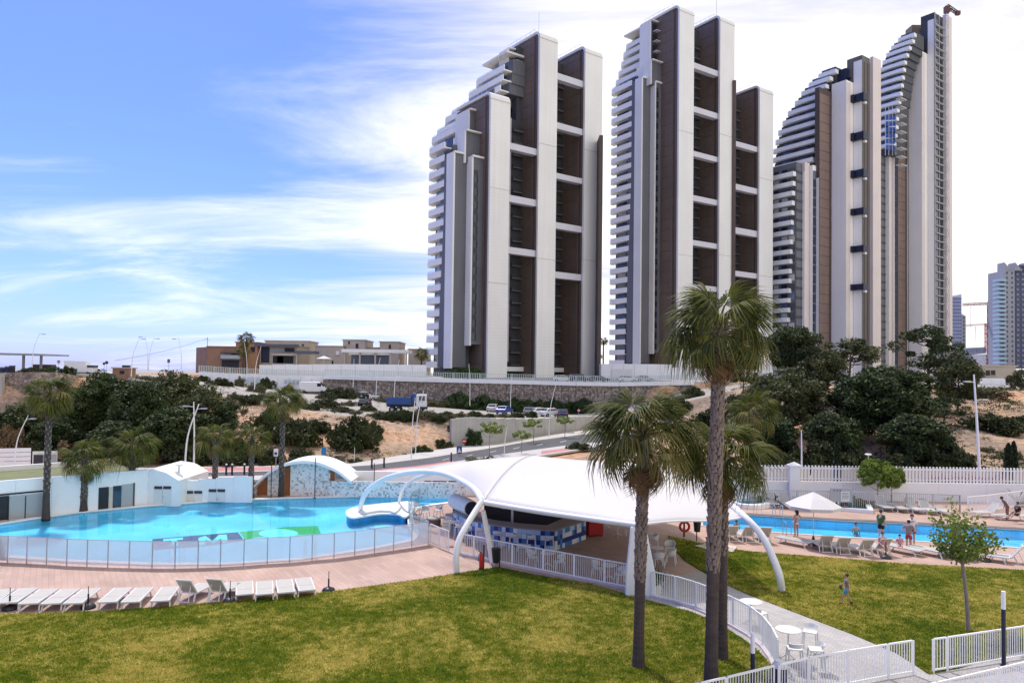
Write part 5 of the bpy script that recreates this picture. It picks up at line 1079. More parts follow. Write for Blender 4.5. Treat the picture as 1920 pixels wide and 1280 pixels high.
# street trees
for i, (px, pyb, yt, hf) in enumerate([(1000, 829, 785, 22), (1059, 819, 780, 20), (978, 850, 806, 19), (918, 852, 790, 26)]):
    p = G(px, pyb, .1); s = hf * p.y / FPX / 1.7; zt_ = zat(p.x, p.y, yt)
    plant('street_tree', 'street', p, (s, s, zt_ / 4.1), i, f'slim young street tree along the climbing road, {["behind the lamp mast left", "nearest the palm crown", "on the near pavement", "leftmost and bushiest"][i]}', 'tree', 'young street trees')
for i, (px, yt, hf, Y, lab) in enumerate([(1645, 857, 36, 55.0, 'round bright green tree in front of the picket fence'), (1672, 868, 24, 56.2, 'smaller round green tree just behind the brighter one')]): tree_at('round_tree', 'round', px, yt, hf, Y, lab, zb=0)
def cypress(px, yt, yb, half, Y, label):
    p = P(px, yb, Y); z0 = min(p.z, TZ(p.x, p.y) + .1); zt = zat(p.x, p.y, yt); th = thing('cypress_tree', (p.x, p.y, z0), 0, label, 'tree'); rs = np.random.RandomState(int(px)); n = 2600
    h = rs.uniform(.04, 1, n); rr = half * Y / FPX * np.sqrt(np.clip(1 - h ** 2.2, 0, 1)) * np.minimum(1, h * 6 + .4) * rs.uniform(.5, 1.08, n); a = rs.uniform(0, 6.28, n)
    link('crown', cards_mesh('crown', np.stack([rr * np.cos(a), rr * np.sin(a), h * (zt - z0)], 1), rs.uniform(.16, .34, n), CYPR, .4, rs, 1.2), th); MB().tube([(0, 0, -.3), (0, 0, (zt - z0) * .8)], [.09, .03], 6).build('trunk', PBARK, th)
for a in ((1570, 815, 905, 7, 60, 'dark slender cypress behind the picket fence, left of the round tree'), (1891, 832, 900, 8, 61, 'dark slender cypress behind the fence at right, left of a pair'), (1901, 828, 900, 7, 62, 'dark slender cypress behind the fence at right, right of a pair'), (1706, 825, 900, 5, 63, 'thin dark cypress hidden in the pine shade behind the fence')): cypress(*a)
# ---------------------------------------------------------------- fan palms
def frond_mesh(name, droop, n, mt, spread=118, seed=0, gaps=0.0):
    rs = np.random.RandomState(seed); mb = MB(); pl = .92
    mb.tube(smooth_poly([(0, 0, 0), (.5, 0, .05), (pl, 0, -.03 * droop)], 3), [.035, .032, .028, .024, .02, .017, .015], 5, mi=1)
    dph = R(2 * spread) / n
    for k in range(n):
        if rs.uniform() < gaps: continue
        ph = R(-spread) + dph * (k + .5); Rl = (1.0 - .22 * (abs(ph) / R(spread)) ** 2) * rs.uniform(.9, 1.06); st = [.06, .3, .55, .78, 1.0]; wf = [1, 1, .80, .42, .05]
        base = len(mb.v); lat = rs.normal(0, .05)
        for i, f in enumerate(st):
            r_ = Rl * f; hw = r_ * dph * .5 * wf[i] if i < 3 else Rl * .55 * dph * .5 * wf[i]
            dz = -droop * (.22 * r_ ** 2 + .85 * max(0, f - .45) ** 1.6 * (1 + rs.uniform(-.35, .5))) - .12 * r_ * abs(math.sin(ph)) * droop
            shr = 1 - .30 * droop * max(0, f - .5) ** 1.2
            x = pl + r_ * shr * math.cos(ph + lat * f); y = r_ * shr * math.sin(ph + lat * f); px_, py_ = -math.sin(ph) * hw, math.cos(ph) * hw; zf = .028 * r_ * wf[i]
            mb.v += [(x - px_, y - py_, dz), (x, y, dz + zf), (x + px_, y + py_, dz)]
        for i in range(len(st) - 1):
            b0 = base + i * 3; b1 = b0 + 3; mb.f += [(b0, b1, b1 + 1, b0 + 1), (b0 + 1, b1 + 1, b1 + 2, b0 + 2)]; mb.m += [0, 0]
    return mb.mesh(name, [mt, FRY if mt is not FRB else FRB])
FRONDS = {'up': frond_mesh('frond', .75, 40, FRG, 118, 1, .03), 'mid': frond_mesh('frond', 1.15, 40, FRG, 126, 2, .05), 'midb': frond_mesh('frond', 1.35, 40, FRG, 126, 5, .08), 'old': frond_mesh('frond', 1.5, 36, FRY, 122, 3, .1), 'dead': frond_mesh('frond', 1.7, 26, FRB, 95, 4, .15)}
def fan_palm(label, base, ztop, r0, r1, cr_, nf, seed, boots=(0.45, 1.0), lean=(0, 0), skirt=8, group='fan palms', nb=170, hang=None):
    rs = random.Random(seed); H = ztop - base.z; th = thing('fan_palm', base, 0, label, 'palm tree', group)
    ax = [Vector((lean[0] * (i / 12) ** 1.5, lean[1] * (i / 12) ** 1.5, H * i / 12)) for i in range(13)]; ax[0].z = -.2
    rad = [r0 * 1.35, r0 * 1.08] + [r0 + (r1 - r0) * i / 10 for i in range(11)]
    mb = MB(); fine = smooth_poly(ax, 8); rf = np.interp(np.linspace(0, 12, len(fine)), range(13), rad); rf = [r_ * (1 + (.035 if i % 2 else -.02) + rs.uniform(-.015, .015)) for i, r_ in enumerate(rf)]
    mb.tube(fine, rf, 14); mb.build('trunk', BARK, th, smooth=False)
    if boots:
        bb = MB()
        for k in range(nb):
            f = boots[0] + (boots[1] - boots[0]) * k / nb; a = k * 2.39996 + rs.uniform(-.15, .15); i = f * 12; i0 = min(int(i), 11); c = ax[i0].lerp(ax[i0 + 1], i - i0); rr = np.interp(i, range(13), rad) * 1.0
            d = Vector((math.cos(a), math.sin(a), 0)); tn = Vector((-d.y, d.x, 0)); L_ = rs.uniform(.15, .26) * r1 / .17; wd = rs.uniform(.05, .075) * r1 / .17; o = rs.uniform(.025, .06) * (2 if f > .94 else 1)
            b0 = c + d * rr * .9; t0 = c + d * (rr + o) + Vector((0, 0, L_)); bb.add([b0 - tn * wd, b0 + tn * wd, t0 + tn * wd * .45, t0 - tn * wd * .45, t0 - d * .05 - tn * wd * .4, t0 - d * .05 + tn * wd * .4, b0 + d * .035], [(0, 6, 3), (6, 1, 2), (6, 2, 3), (3, 2, 5, 4), (0, 3, 4), (1, 5, 2)])
        tag(bb.build('leaf_bases', BOOT, th), kind='stuff')
    top = ax[-1]; ga = 2.39996; sc = cr_ / 1.56
    for k in range(nf):
        f = k / (nf - 1); el = 62 - 84 * f ** .85 + rs.uniform(-15, 15); az = k * ga + rs.uniform(-.25, .25); key = 'up' if el > 48 else ('mid' if el > 14 else ('midb' if rs.random() < .6 else 'old'))
        s = sc * rs.uniform(.82, 1.1) * (0.85 if el > 45 else 1); o = link('frond', FRONDS[key], th, top + Vector((0, 0, .12 - .5 * f * sc * .7)), (rs.uniform(-.55, .55), R(-el), az), (s, s, s))
    for k in range(skirt):
        az = k * 6.283 / skirt + rs.uniform(-.4, .4); el = rs.uniform(-72, -45); s = sc * rs.uniform(.5, .75); tag(link('dead_frond', FRONDS['dead'], th, top + Vector((0, 0, -.45 * sc)), (rs.uniform(-.5, .5), R(-el), az), (s, s, s)), 'withered brown hanging frond')
    if hang:
        for k in range(5): o = link('dead_frond', FRONDS['dead'], th, ax[0].lerp(ax[-1], hang), (0, R(80), k * 1.25), (.42 * r0 / .3,) * 3)
    return th
def palm_at(label, px, pyb, cy, rpx, seed, r0, r1, nf=40, px_top=None, Y=None, **k):
    b = G(px, pyb) if Y is None else P(px, pyb, Y); zt = zat(b.x, b.y, cy); lx = ((px_top - px) * b.y / FPX + (zt - b.z) * sr) if px_top else 0
    return fan_palm(label, b, zt, r0, r1, rpx * b.y / FPX, nf, seed, lean=(lx, 0), **k)
palm_at('tallest fan palm at front right with a diamond-patterned trunk', 1333, 1294, 612, 104, 1, .185, .185, 34, 1338, boots=(.32, 1.0), nb=420, hang=.33, skirt=9)
palm_at('front fan palm left of the tallest one, crown before the stone wall', 1197, 1250, 812, 106, 2, .17, .17, 36, 1199, boots=(.36, 1.0), nb=300, hang=.36, skirt=14)
palm_at('fan palm half hidden behind the tallest palm trunk', 1354, 1236, 852, 92, 3, .17, .165, 32, 1347, boots=(.5, 1), nb=130, skirt=10)
palm_at('smaller distant fan palm right of the tallest palm, near the hot tub', 1412, 934, 770, 46, 4, .26, .2, 30, 1410, boots=(.5, 1), nb=60, skirt=8)
for i, (px, pyb, cy, rp, nf, lab) in enumerate([(86, 973, 752, 58, 38, 'tall slim fan palm nearest the left edge of the curved pool'), (156, 962, 872, 54, 34, 'short fan palm in front of the low white building'), (246, 951, 850, 54, 36, 'fan palm at the corner of the low white building'), (402, 939.5, 832, 46, 34, 'short fan palm left of a similar one behind the pool middle'), (470, 936, 834, 42, 32, 'short fan palm beside the arched pavilion'), (527, 934.5, 765, 48, 36, 'tall slim fan palm in front of the arched pavilion')]):
    palm_at(lab, px, pyb - 3, cy - 12, rp * .8, 20 + i, (.23 if i in (1, 2) else .19), .16, nf - 6, boots=(.2, 1), nb=110, skirt=7)
def far_palm(px, Y, zb, cy, rp, nf, lab, seed): b = P(px, 690, Y); b.z = zb; fan_palm(lab, b, zat(b.x, b.y, cy), .2, .16, rp * Y / FPX, nf, seed, None, skirt=4, group='distant palms')
far_palm(461, 158, 8.6, 634, 15, 24, 'slim distant palm beside the brick house', 41); far_palm(456, 156, 8.6, 656, 14, 16, 'lower distant palm against the brick house wall', 42)
far_palm(1131, 186, 8.6, 639, 9, 22, 'slim distant palm in the gap between the first two towers', 43); far_palm(1123, 184, 8.6, 668, 7, 16, 'short distant palm beside the slimmer one between the towers', 44); far_palm(790, 172, 8.6, 662, 14, 22, 'bushy distant palm left of the nearest tower', 45)
# young leafy tree on the right lawn
b = G(1816, 1182, .04); rs = np.random.RandomState(77); th = thing('young_tree', b, 0, 'young tree with upright fanning branches on the small right lawn', 'tree')
fk = G(1803, 1055, 0); zf = zat(b.x, b.y, 1060); mb = MB(); fork = Vector((-.22, 0, zf)); mb.tube(smooth_poly([(0, 0, -.1), (-.06, .02, zf * .5), fork], 4), list(np.linspace(.085, .06, 9)), 9); pos = []
for k in range(26):
    a = k * 2.4; tilt = rs.uniform(.12, .95); Ln = rs.uniform(1.5, 2.6) * (1 - .28 * tilt); e = fork + Vector((math.cos(a) * math.sin(tilt), math.sin(a) * math.sin(tilt), math.cos(tilt) * 1.05)) * Ln; md = fork.lerp(e, .5) + Vector((math.cos(a), math.sin(a), 0)) * .22 * tilt; pts = smooth_poly([fork, md, e], 5); mb.tube(pts, list(np.linspace(.026, .006, len(pts))), 5)
    for f in rs.uniform(.22, 1.02, 95):
        i = min(int(f * (len(pts) - 1)), len(pts) - 2); c = pts[i].lerp(pts[i + 1], min(1, f * (len(pts) - 1) - i)); pos.append(np.array(c) + rs.normal(0, .1, 3))
mb.build('trunk', GBARK, th, smooth=True); pos = np.array(pos); link('crown', cards_mesh('crown', pos, rs.uniform(.08, .19, len(pos)), BRIGHT, .6, rs, .2), th)
# spiky and broad-leaved planting by the fence
def spiky(name, loc, n, Ln, mt, label, wid=.05, arch=.5):
    th = thing(name, loc, 0, label, 'plant'); rs = random.Random(int(loc[0] * 10)); lm = MB(); st = 5
    for i in range(st + 1): f = i / st; lm.v += [(f * math.cos(arch * f), -wid * (1 - f) ** .6 * (.5 + f), f * math.sin(.0) - arch * .5 * f * f), (f * math.cos(arch * f), 0, -arch * .5 * f * f - .01), (f * math.cos(arch * f), wid * (1 - f) ** .6 * (.5 + f), -arch * .5 * f * f)]
    for i in range(st): b0 = i * 3; lm.f += [(b0, b0 + 3, b0 + 4, b0 + 1), (b0 + 1, b0 + 4, b0 + 5, b0 + 2)]; lm.m += [0, 0]
    me = lm.mesh('leaf', mt)
    for k in range(n): s = Ln * rs.uniform(.7, 1.1); link('leaf', me, th, (0, 0, .05), (0, -R(rs.uniform(15, 80)), k * 2.4), (s, s, s))
spiky('agave', G(1908, 948), 26, 1.5, SHRUBO, 'spiky green yucca against the white wall at the right edge')
for i, (px, py, lab) in enumerate([(1450, 946, 'broad-leaved banana-like plant left of the white pillar'), (1424, 944, 'broad-leaved plant beside the hot tub fence'), (1505, 948, 'low broad-leaved plant right of the white pillar')]): spiky('banana_plant', G(px, py), 12, 1.5, HEDGE, lab, .16, .9)
for i, (px, py, w_, h) in enumerate([(1600, 948, .9, .9), (1622, 950, .8, .7), (1585, 948, .6, .6)]): plant('bush', 'b_olive', G(px, py), (w_, w_ * .8, h), i, f'grey-green bush behind the thin inner railing, {ORD[i]} largest', 'bush', 'bushes behind the inner railing')
FLOW = leafmat('magenta_flowers', (0.22, 0.03, 0.06), (0.42, 0.06, 0.12), .6, .2, 1.5)
for i in range(6):
    p = P(1750 + i * 25, 900, 59.2); rs = np.random.RandomState(i); n = 260; q = rs.normal(size=(n, 3)) * np.array([.42, .2, .26]); q[:, 2] = np.abs(q[:, 2]) + .05
    th = thing('flower_clump', (p.x, p.y, 1.2), 0, f'magenta flowering clump behind the pickets, {ORD[i]} from the left', 'flowers', 'flower border'); link('blossom', cards_mesh('blossom', q, rs.uniform(.06, .14, n), FLOW, .8, rs), th); q2 = q.copy(); q2[:, 2] *= .6; link('leaves', cards_mesh('leaves', q2 * 1.1, rs.uniform(.06, .14, n), HEDGE, .6, rs), th)
# ================================================================ pool-side buildings
m, t, b, N, L = nodes('pixel_mosaic'); g = N('ShaderNodeNewGeometry')
sn = N('ShaderNodeVectorMath', operation='SNAP'); L(g.outputs['Position'], sn.inputs[0]); sn.inputs[1].default_value = (.13, .13, .13)
wnn = N('ShaderNodeTexWhiteNoise', noise_dimensions='3D'); L(sn.outputs[0], wnn.inputs['Vector'])
rp = N('ShaderNodeValToRGB'); L(wnn.outputs['Value'], rp.inputs[0]); rp.color_ramp.interpolation = 'CONSTANT'; e = rp.color_ramp.elements
e[0].color = (0.38, 0.36, 0.34, 1); e[1].position = .14; e[1].color = (0.60, 0.575, 0.54, 1); q = e.new(.40); q.color = (0.76, 0.73, 0.69, 1)
L(rp.outputs[0], b.inputs['Base Color']); b.inputs['Roughness'].default_value = .4; MOSAIC = m
GRAVEL = mat('roof_turf', (0.16, 0.17, 0.07), .9, .2, .6, 8)
BLIND = mat('grey_blind', (0.34, 0.35, 0.35), .3, .08, .5, 6, spec=.6)
def on_wall(p, q, px, py_):      # plan point of a wall p->q seen at that pixel column
    return along(Vector((p.x, p.y, 0)), Vector((q.x - p.x, q.y - p.y, 0)), px, py_)
def wall_box(th, name, p, q, pa, pb, yt, yb, mt, out=.04, thick=.12, zb=None, parent=None):
    a = on_wall(p, q, pa, yt); c = on_wall(p, q, pb, yt); d = (q - p); d.z = 0; d.normalize(); n = Vector((d.y, -d.x, 0))
    if n.dot(Vector((-a.x, -a.y, 0))) < 0: n = -n
    z1 = zat(a.x, a.y, yt); z0 = zat(a.x, a.y, yb) if zb is None else zb
    return MB().prism([a + n * out, c + n * out, c + n * (out - thick), a + n * (out - thick)], z0, z1).build(name, mt, th, True)
b0, b1 = G(-120, 990), G(276, 946); c0, c1 = G(276, 946), G(336, 946); ht = zat(b1.x, b1.y, 880)
th = thing('low_white_building', b1, 0, 'low white building with a green roof behind the left palms', 'building')
dv = (b1 - b0).normalized(); back = Vector((-dv.y, dv.x, 0)) * 7
if back.y < 0: back = -back
zl = zat(b0.x, b0.y, 912)
for i in range(6):
    a, c = b0.lerp(b1, i / 6), b0.lerp(b1, (i + 1) / 6 - (.0008 if i < 5 else 0)); z = 2.52 + (ht - 2.52) * (i + .5) / 6
    MB().prism([a, c, c + back * .04, a + back * .04], -.1, ht).build('wall_panel', WHITE, th, True)
rb = b1 + Vector((0, 7, 0)); MB().prism([b0 + back * .05, b1 + back * .05, b1 + back, b0 + back], 0, ht - .25).build('roof_turf', GRAVEL, th, True)
MB().prism([b0 + back * 1.0, b1 + back, b1 + back * 1.04, b0 + back * 1.04], 0, ht + .1).build('rear_parapet', WHITE, th, True)
# curved end wall
cpts = smooth_poly([Vector((c0.x + .02, 0, ht)), Vector((c0.x + (c1.x - c0.x) * .5, 0, ht - .15)), Vector((c0.x + (c1.x - c0.x) * .8, 0, ht - .5)), Vector((c1.x, 0, 1.72))], 4); mb = MB(); n = len(cpts)
for yy in (c0.y - .01, c0.y + 5): mb.v += [(p.x, yy, -.1) for p in cpts] + [(p.x, yy, p.z) for p in cpts]
for k in range(n - 1): mb.f += [(k, k + 1, n + k + 1, n + k), (n + k, n + k + 1, 3 * n + k + 1, 3 * n + k), (2 * n + k + 1, 2 * n + k, 3 * n + k, 3 * n + k + 1)]; mb.m += [0] * 3
mb.f += [(n - 1, 3 * n - 1, 4 * n - 1, 2 * n - 1)]; mb.m += [0]; mb.build('end_wall', WHITE, th, True)
w_ = wall_box(th, 'window', b0, b1, -30, 15, 933, 985, BLACK, .03, .1, .05); wall_box(th, 'window', b0, b1, 16, 80.5, 930, 980, BLIND, .03, .1, .05)
for pa, pb in ((15, 17.2), (47, 48.6), (80, 83)): wall_box(th, 'window_frame', b0, b1, pa, pb, 929.5, 981, BLACK, .07, .1, .02)
wall_box(th, 'window_frame', b0, b1, -30, 83, 928.5, 931.5, BLACK, .075, .1, zb=zat(b1.x, b1.y, 900) - .55 if False else None)
wall_box(th, 'door', b0, b1, 185, 204, 914, 957, BLACK, .03, .1, .05); wall_box(th, 'door', b0, b1, 212, 228, 911, 955, GLASS, .03, .1, .05); wall_box(th, 'door', b0, b1, 229, 250, 908, 953, BLIND, .03, .1, .05)
wall_box(th, 'door_frame', b0, b1, 250, 252.5, 905, 951, BROWN2, .08, .12, .02)
wall_box(th, 'door_jamb', b0, b1, 205, 211.5, 913, 956, BEIGE, .025, .08, .05)
def double_door(th, pa, pb, yt, Yp):
    p, q = Vector((0, Yp, 0)), Vector((1, Yp, 0)); mid = (pa + pb) / 2
    for a, c in ((pa, mid - .35), (mid + .35, pb)):
        wall_box(th, 'door_leaf', p, q, a, c, yt + 6.5, 0, PLASTIC, .04, .08, .02); wall_box(th, 'vent', p, q, a + .8, c - .8, yt, yt + 5.2, DARKM, .05, .08)
    o = wall_box(th, 'door_handle', p, q, mid + 1, mid + 2, yt + 18, yt + 20, STEEL, .09, .06)
double_door(th, 289, 322, 911, c0.y - .01)
# service wall with two more double doors
s0, s1 = G(337, 940), G(474, 940); th = thing('service_wall', s0, 0, 'white service wall with two double doors behind the middle palms', 'wall')
for i in range(4):
    a, c = s0.lerp(s1, i / 4), s0.lerp(s1, (i + 1) / 4 - .002); z0_ = np.interp(i + .5, [0, 4], [zat(s0.x, s0.y, 902), zat(s1.x, s1.y, 891)]); MB().box(((a.x + c.x) / 2, s0.y + .15, z0_ / 2), (c.x - a.x, .3, z0_)).build('panel', WHITE, th, True)
double_door(th, 347, 380, 919.5, s0.y); double_door(th, 391, 423, 916.5, s0.y)
# white container with vents on the terrace at left
p = P(105, 890, 58); q_ = P(-60, 890, 56); th = thing('roof_container', (p.x, p.y, 0), 0, 'white slatted plant enclosure behind the low white building at left', 'enclosure')
dd = Vector((q_.x - p.x, q_.y - p.y, 0))
for k in range(7): z = 1.0 + k * .34; MB().bar(Vector((p.x, p.y, z)) + dd * .3, Vector((q_.x, q_.y, z)), .06, .30).build('slat', WHITE, th, True)
MB().bar(Vector((p.x, p.y + .1, 2.1)), Vector((p.x, p.y + .1, 2.1)) + dd * .29, .1, 1.6).build('equipment_panel', PLASTIC, th, True)
for k in range(3): c = Vector((p.x, p.y, 2.2)) + dd * (.06 + k * .08); MB().box((c.x, c.y, c.z), (.7, .12, .9)).build('vent', DARKM if k == 2 else BLIND, th, True)
# ---------------------------------------------------------------- arched pavilion
YA = G(570, 934).y + 1.0
prof = [(462, 928), (480, 908), (500, 888), (522, 873.5), (545, 865), (572, 861.5), (600, 864.5), (622, 872.5), (640, 882), (662, 900)]
pw = [P(x, y, YA) for x, y in prof]; pw = smooth_poly(pw, 4); th = thing('arched_pavilion', (pw[0].x, YA, 0), 0, 'white arched shell pavilion with mosaic front and orange panels behind the pool', 'pavilion')
mb = MB(); n = len(pw)
for yy, dz in ((YA - .6, 0), (YA - .6, -.22), (YA + 3, 0), (YA + 3, -.22)): mb.v += [(p.x, yy, p.z + dz) for p in pw]
for k in range(n - 1): mb.f += [(n + k, n + k + 1, k + 1, k), (k, k + 1, 2 * n + k + 1, 2 * n + k), (n + k + 1, n + k, 3 * n + k, 3 * n + k + 1)]; mb.m += [0] * 3
mb.build('shell', WHITE, th, True, smooth=True)
def arch_z(px): return np.interp(px, [a for a, _ in prof], [P(a, c, YA).z for a, c in prof])
for (pa, pb, mt, dy, nm) in [(466, 480, MOSAIC, 0, 'mosaic_wall'), (481, 500, ORANGE, .25, 'orange_panel'), (501, 524, MOSAIC, 0, 'mosaic_wall'), (531, 543, ORANGE, .25, 'orange_panel'), (543.5, 616, MOSAIC, 0, 'mosaic_wall'), (616.5, 624.5, ORANGE, .25, 'orange_panel'), (625, 659, CONC, .4, 'side_wall')]:
    xs = np.linspace(pa, pb, 8); top = [(P(x, 900, YA).x, max(arch_z(x) - .12, .15)) for x in xs]; mb = MB(); k = len(top); zb = 1.25 if nm == 'side_wall' else 0
    mb.v = [(x, YA + .3 + dy, zb) for x, z in top] + [(x, YA + .3 + dy, max(z, zb)) for x, z in top]; mb.f = [(i, i + 1, k + i + 1, k + i) for i in range(k - 1)]; mb.m = [0] * (k - 1)
    o = mb.build(nm, mt, th, True); sm_ = o.modifiers.new('thick', 'SOLIDIFY'); sm_.thickness = .2; sm_.offset = 1
a = P(524, 900, YA); MB().box((a.x + .12, YA + .45, 1.2), (.22, .3, 2.4)).build('jamb', WHITE, th, True)
# mosaic wall right of it
x0, x1 = P(617, 915, YA).x, P(874, 915, YA).x; zt = P(700, 902, YA).z; th = thing('mosaic_wall', (x0, YA, 0), 0, 'low grey and white pixel mosaic wall between the pavilion and the bar canopy', 'wall')
for k in range(6): a = x0 + (x1 - x0) * k / 6; c = x0 + (x1 - x0) * (k + 1) / 6 - .01; MB().box(((a + c) / 2, YA - .05, zt / 2), (c - a, .2, zt)).build('panel', MOSAIC, th, True)
x0, x1 = P(655, 890, YA + 2.2).x, P(872, 890, YA + 2.2).x; z1 = P(750, 884, YA + 2.2).z; th = thing('rear_white_wall', (x0, YA + 2.2, 0), 0, 'long white wall behind the pixel mosaic wall, left of the canopy', 'wall')
for k in range(5): a = x0 + (x1 - x0) * k / 5; c = x0 + (x1 - x0) * (k + 1) / 5 - .01; MB().box(((a + c) / 2, YA + 2.3, z1 / 2), (c - a, .25, z1)).build('panel', WHITE, th, True)
for pa, pb in ((796, 809), (811, 838), (841, 866)): wall_box(th, 'vent_slot', Vector((0, YA + 2.17, 0)), Vector((1, YA + 2.17, 0)), pa, pb, 901, 904.5, DARKM, .02, .1)
# ---------------------------------------------------------------- island in the pool
isl = gp([(650, 963), (656, 958), (672, 953.5), (700, 949.5), (735, 946), (770, 944), (775, 956), (765, 969), (756, 973), (745, 968), (725, 966.5), (705, 967.5), (685, 971), (664, 974), (653, 971)], .1)
th = thing('pool_island', isl[0], 0, 'white curved seating island reaching into the pool under an arch', 'platform')
isl_s = smooth_poly(isl, 3, True); BTILE = mat('blue_mosaic_tile', (0.04, 0.22, 0.42), .4, .2, 2, 14)
MB().prism(isl_s, -1.2, .16).build('tiled_side', BTILE, th, True); cen = sum(isl_s, Vector()) / len(isl_s)
MB().prism([cen + (p - cen) * 1.03 for p in isl_s], .165, .26).build('white_rim', WHITE, th, True); MB().prism([cen + (p - cen) * .62 for p in isl_s], .265, .40).build('seat_bench', PLASTIC, th, True, bevel=.03)
# ---------------------------------------------------------------- canopy
MEMB = mat('white_membrane', (0.58, 0.555, 0.53), .6, .03, .4, 5, .15)
def Pm(l): return [P(*a) for a in l]
def resample(pts, n):
    ln = [0]
    for a, c in zip(pts[:-1], pts[1:]): ln.append(ln[-1] + (c - a).length)
    return [Vector([np.interp(s, ln, [p[i] for p in pts]) for i in range(3)]) for s in np.linspace(0, ln[-1], n)]
C1 = P(905, 941, 36.6); C2 = P(1193, 984, 31.8); C3 = P(1392, 970, 33.8); APEX = P(1000, 853.5, 44)
th = thing('canopy', G(925, 1055), 0, 'large white tensile canopy over the pool bar with tubular arches', 'canopy')
def membrane(front, ridge, nu, nv, bulge, name, endb=(1, 1)):
    f = resample(smooth_poly(front, 5), nu); r_ = resample(smooth_poly(ridge, 5), nu); mb = MB()
    for j in range(nv + 1):
        v = j / nv
        for i in range(nu):
            p = f[i].lerp(r_[i], v); p.z += bulge * 4 * v * (1 - v) * np.interp(i, [0, (nu - 1) / 2, nu - 1], [endb[0], 1, endb[1]]) - .18 * math.sin(math.pi * i / (nu - 1)) * (1 - v) ** 3 * 0; mb.v.append(tuple(p))
    for j in range(nv):
        for i in range(nu - 1): a = j * nu + i; mb.f.append((a, a + 1, a + nu + 1, a + nu)); mb.m.append(0)
    o = mb.build(name, MEMB, th, True, smooth=True); s_ = o.modifiers.new('thick', 'SOLIDIFY'); s_.thickness = .03; return o
arch2 = Pm([(800, 884, 45), (830, 888, 44), (865, 902, 42), (890, 918, 39.3), (905, 941, 36.6)])
membrane(arch2, Pm([(800, 883.5, 45.2), (860, 868.5, 46), (920, 861.5, 45.5), (965, 857, 44.8), (1000, 853.5, 44)]), 16, 12, .5, 'left_membrane', (0, 1))
front = [C1, P(1000, 957, 34.9), P(1100, 971.5, 33.3), C2, P(1270, 976, 32.6), P(1345, 976, 33.2), C3]
ridge = Pm([(1000, 853.5, 44), (1080, 862, 44), (1190, 868.5, 43.5), (1240, 880, 42.5), (1297, 901, 40.5), (1345, 928, 37), (1390, 967, 34)])
membrane(front, ridge, 40, 12, .5, 'main_membrane', (1, .1))
rb2 = [Vector((p.x, p.y + 7, 3.0)) for p in ridge]; membrane(ridge, rb2, 24, 8, .2, 'rear_membrane')
membrane(Pm([(800, 883.5, 45.2), (860, 868.5, 46), (920, 861.5, 45.5), (965, 857, 44.8), (1000, 853.5, 44)]), [Vector((p.x, p.y + 6, 2.9)) for p in Pm([(800, 883.5, 45.2), (860, 868.5, 46), (920, 861.5, 45.5), (965, 857, 44.8), (1000, 853.5, 44)])], 12, 6, .1, 'rear_membrane')
seam = []
for v in np.linspace(0, 1, 14): p = C1.lerp(APEX, v); p.z += 2.0 * v * (1 - v) + .035; seam.append(p)
MB().tube(seam, .014, 6).build('seam_rib', PLASTIC, th, True, smooth=True)
MB().tube(resample(smooth_poly(front[:4], 4), 20), .13, 10).build('edge_tube', WHITE, th, True, smooth=True); MB().tube(resample(smooth_poly(front[3:], 4), 14), .05, 8).build('edge_cable', WHITE, th, True, smooth=True)
F1 = G(857, 1073); MB().tube(smooth_poly([F1 + Vector((0, 0, -.1))] + Pm([(855, 1045, 34.95), (861, 1012, 35.2), (875, 985, 35.6), (892, 957, 36.2), (905, 938, 36.6)]), 5), .15, 12).build('front_arch', WHITE, th, True, smooth=True)
fi = G(675, 960, .2); MB().tube(smooth_poly([fi] + Pm([(680, 935, 47.8), (695, 914, 47.5), (727, 895, 47), (777, 884.5, 46), (827, 886.5, 44), (865, 901, 42), (890, 917, 39.3), (904, 938, 36.7)]), 5), .16, 12).build('pool_arch', WHITE, th, True, smooth=True)
fi = G(747, 946, .1); MB().tube(smooth_poly([fi] + Pm([(755, 917, 49.5), (775, 899, 48.5), (805, 888, 47), (825, 884, 46)]), 5), .1, 10).build('inner_arch', WHITE, th, True, smooth=True)
cf = G(925, 1055); MB().tube([cf, P(906, 957, 36.6)], [.17, .12], 12).build('column', WHITE, th, True, smooth=True)
fr2 = G(1466, 1108); MB().tube(smooth_poly([fr2 + Vector((0, 0, -.1))] + Pm([(1462, 1080, 32.4), (1448, 1042, 32.6), (1427, 1002, 33), (1393, 965, 33.8), (1348, 927, 37), (1297, 899.5, 40.5)]), 5), [.16] * 16 + list(np.linspace(.16, .1, 15)), 12).build('right_arch', WHITE, th, True, smooth=True)
for (px, tx) in ((1183, 1187), (1218, 1206)):
    a = G(px, 1116); tp = P(tx, 985, a.y); w0, w1 = .26, .11; MB().add([(a.x - w0, a.y - .15, 0), (a.x + w0, a.y - .15, 0), (a.x + w0, a.y + .15, 0), (a.x - w0, a.y + .15, 0), (tp.x - w1, tp.y - .1, 2.95), (tp.x + w1, tp.y - .1, 2.95), (tp.x + w1, tp.y + .1, 2.95), (tp.x - w1, tp.y + .1, 2.95), (a.x - w0 * .9, a.y - .15, .9), (a.x + w0 * .9, a.y - .15, .9), (a.x + w0 * .9, a.y + .15, .9), (a.x - w0 * .9, a.y + .15, .9)], [(0, 1, 9, 8), (1, 2, 10, 9), (2, 3, 11, 10), (3, 0, 8, 11), (8, 9, 5, 4), (9, 10, 6, 5), (10, 11, 7, 6), (11, 8, 4, 7), (4, 5, 6, 7)]).build('fin_leg', WHITE, th, True, bevel=.04)
for px, py in ((960, 1000), (1095, 985), (1260, 960)): a = G(px, py); MB().tube([(a.x, a.y, 0), (a.x, a.y, 3.6)], .07, 8).build('inner_post', WHITE, th, True)
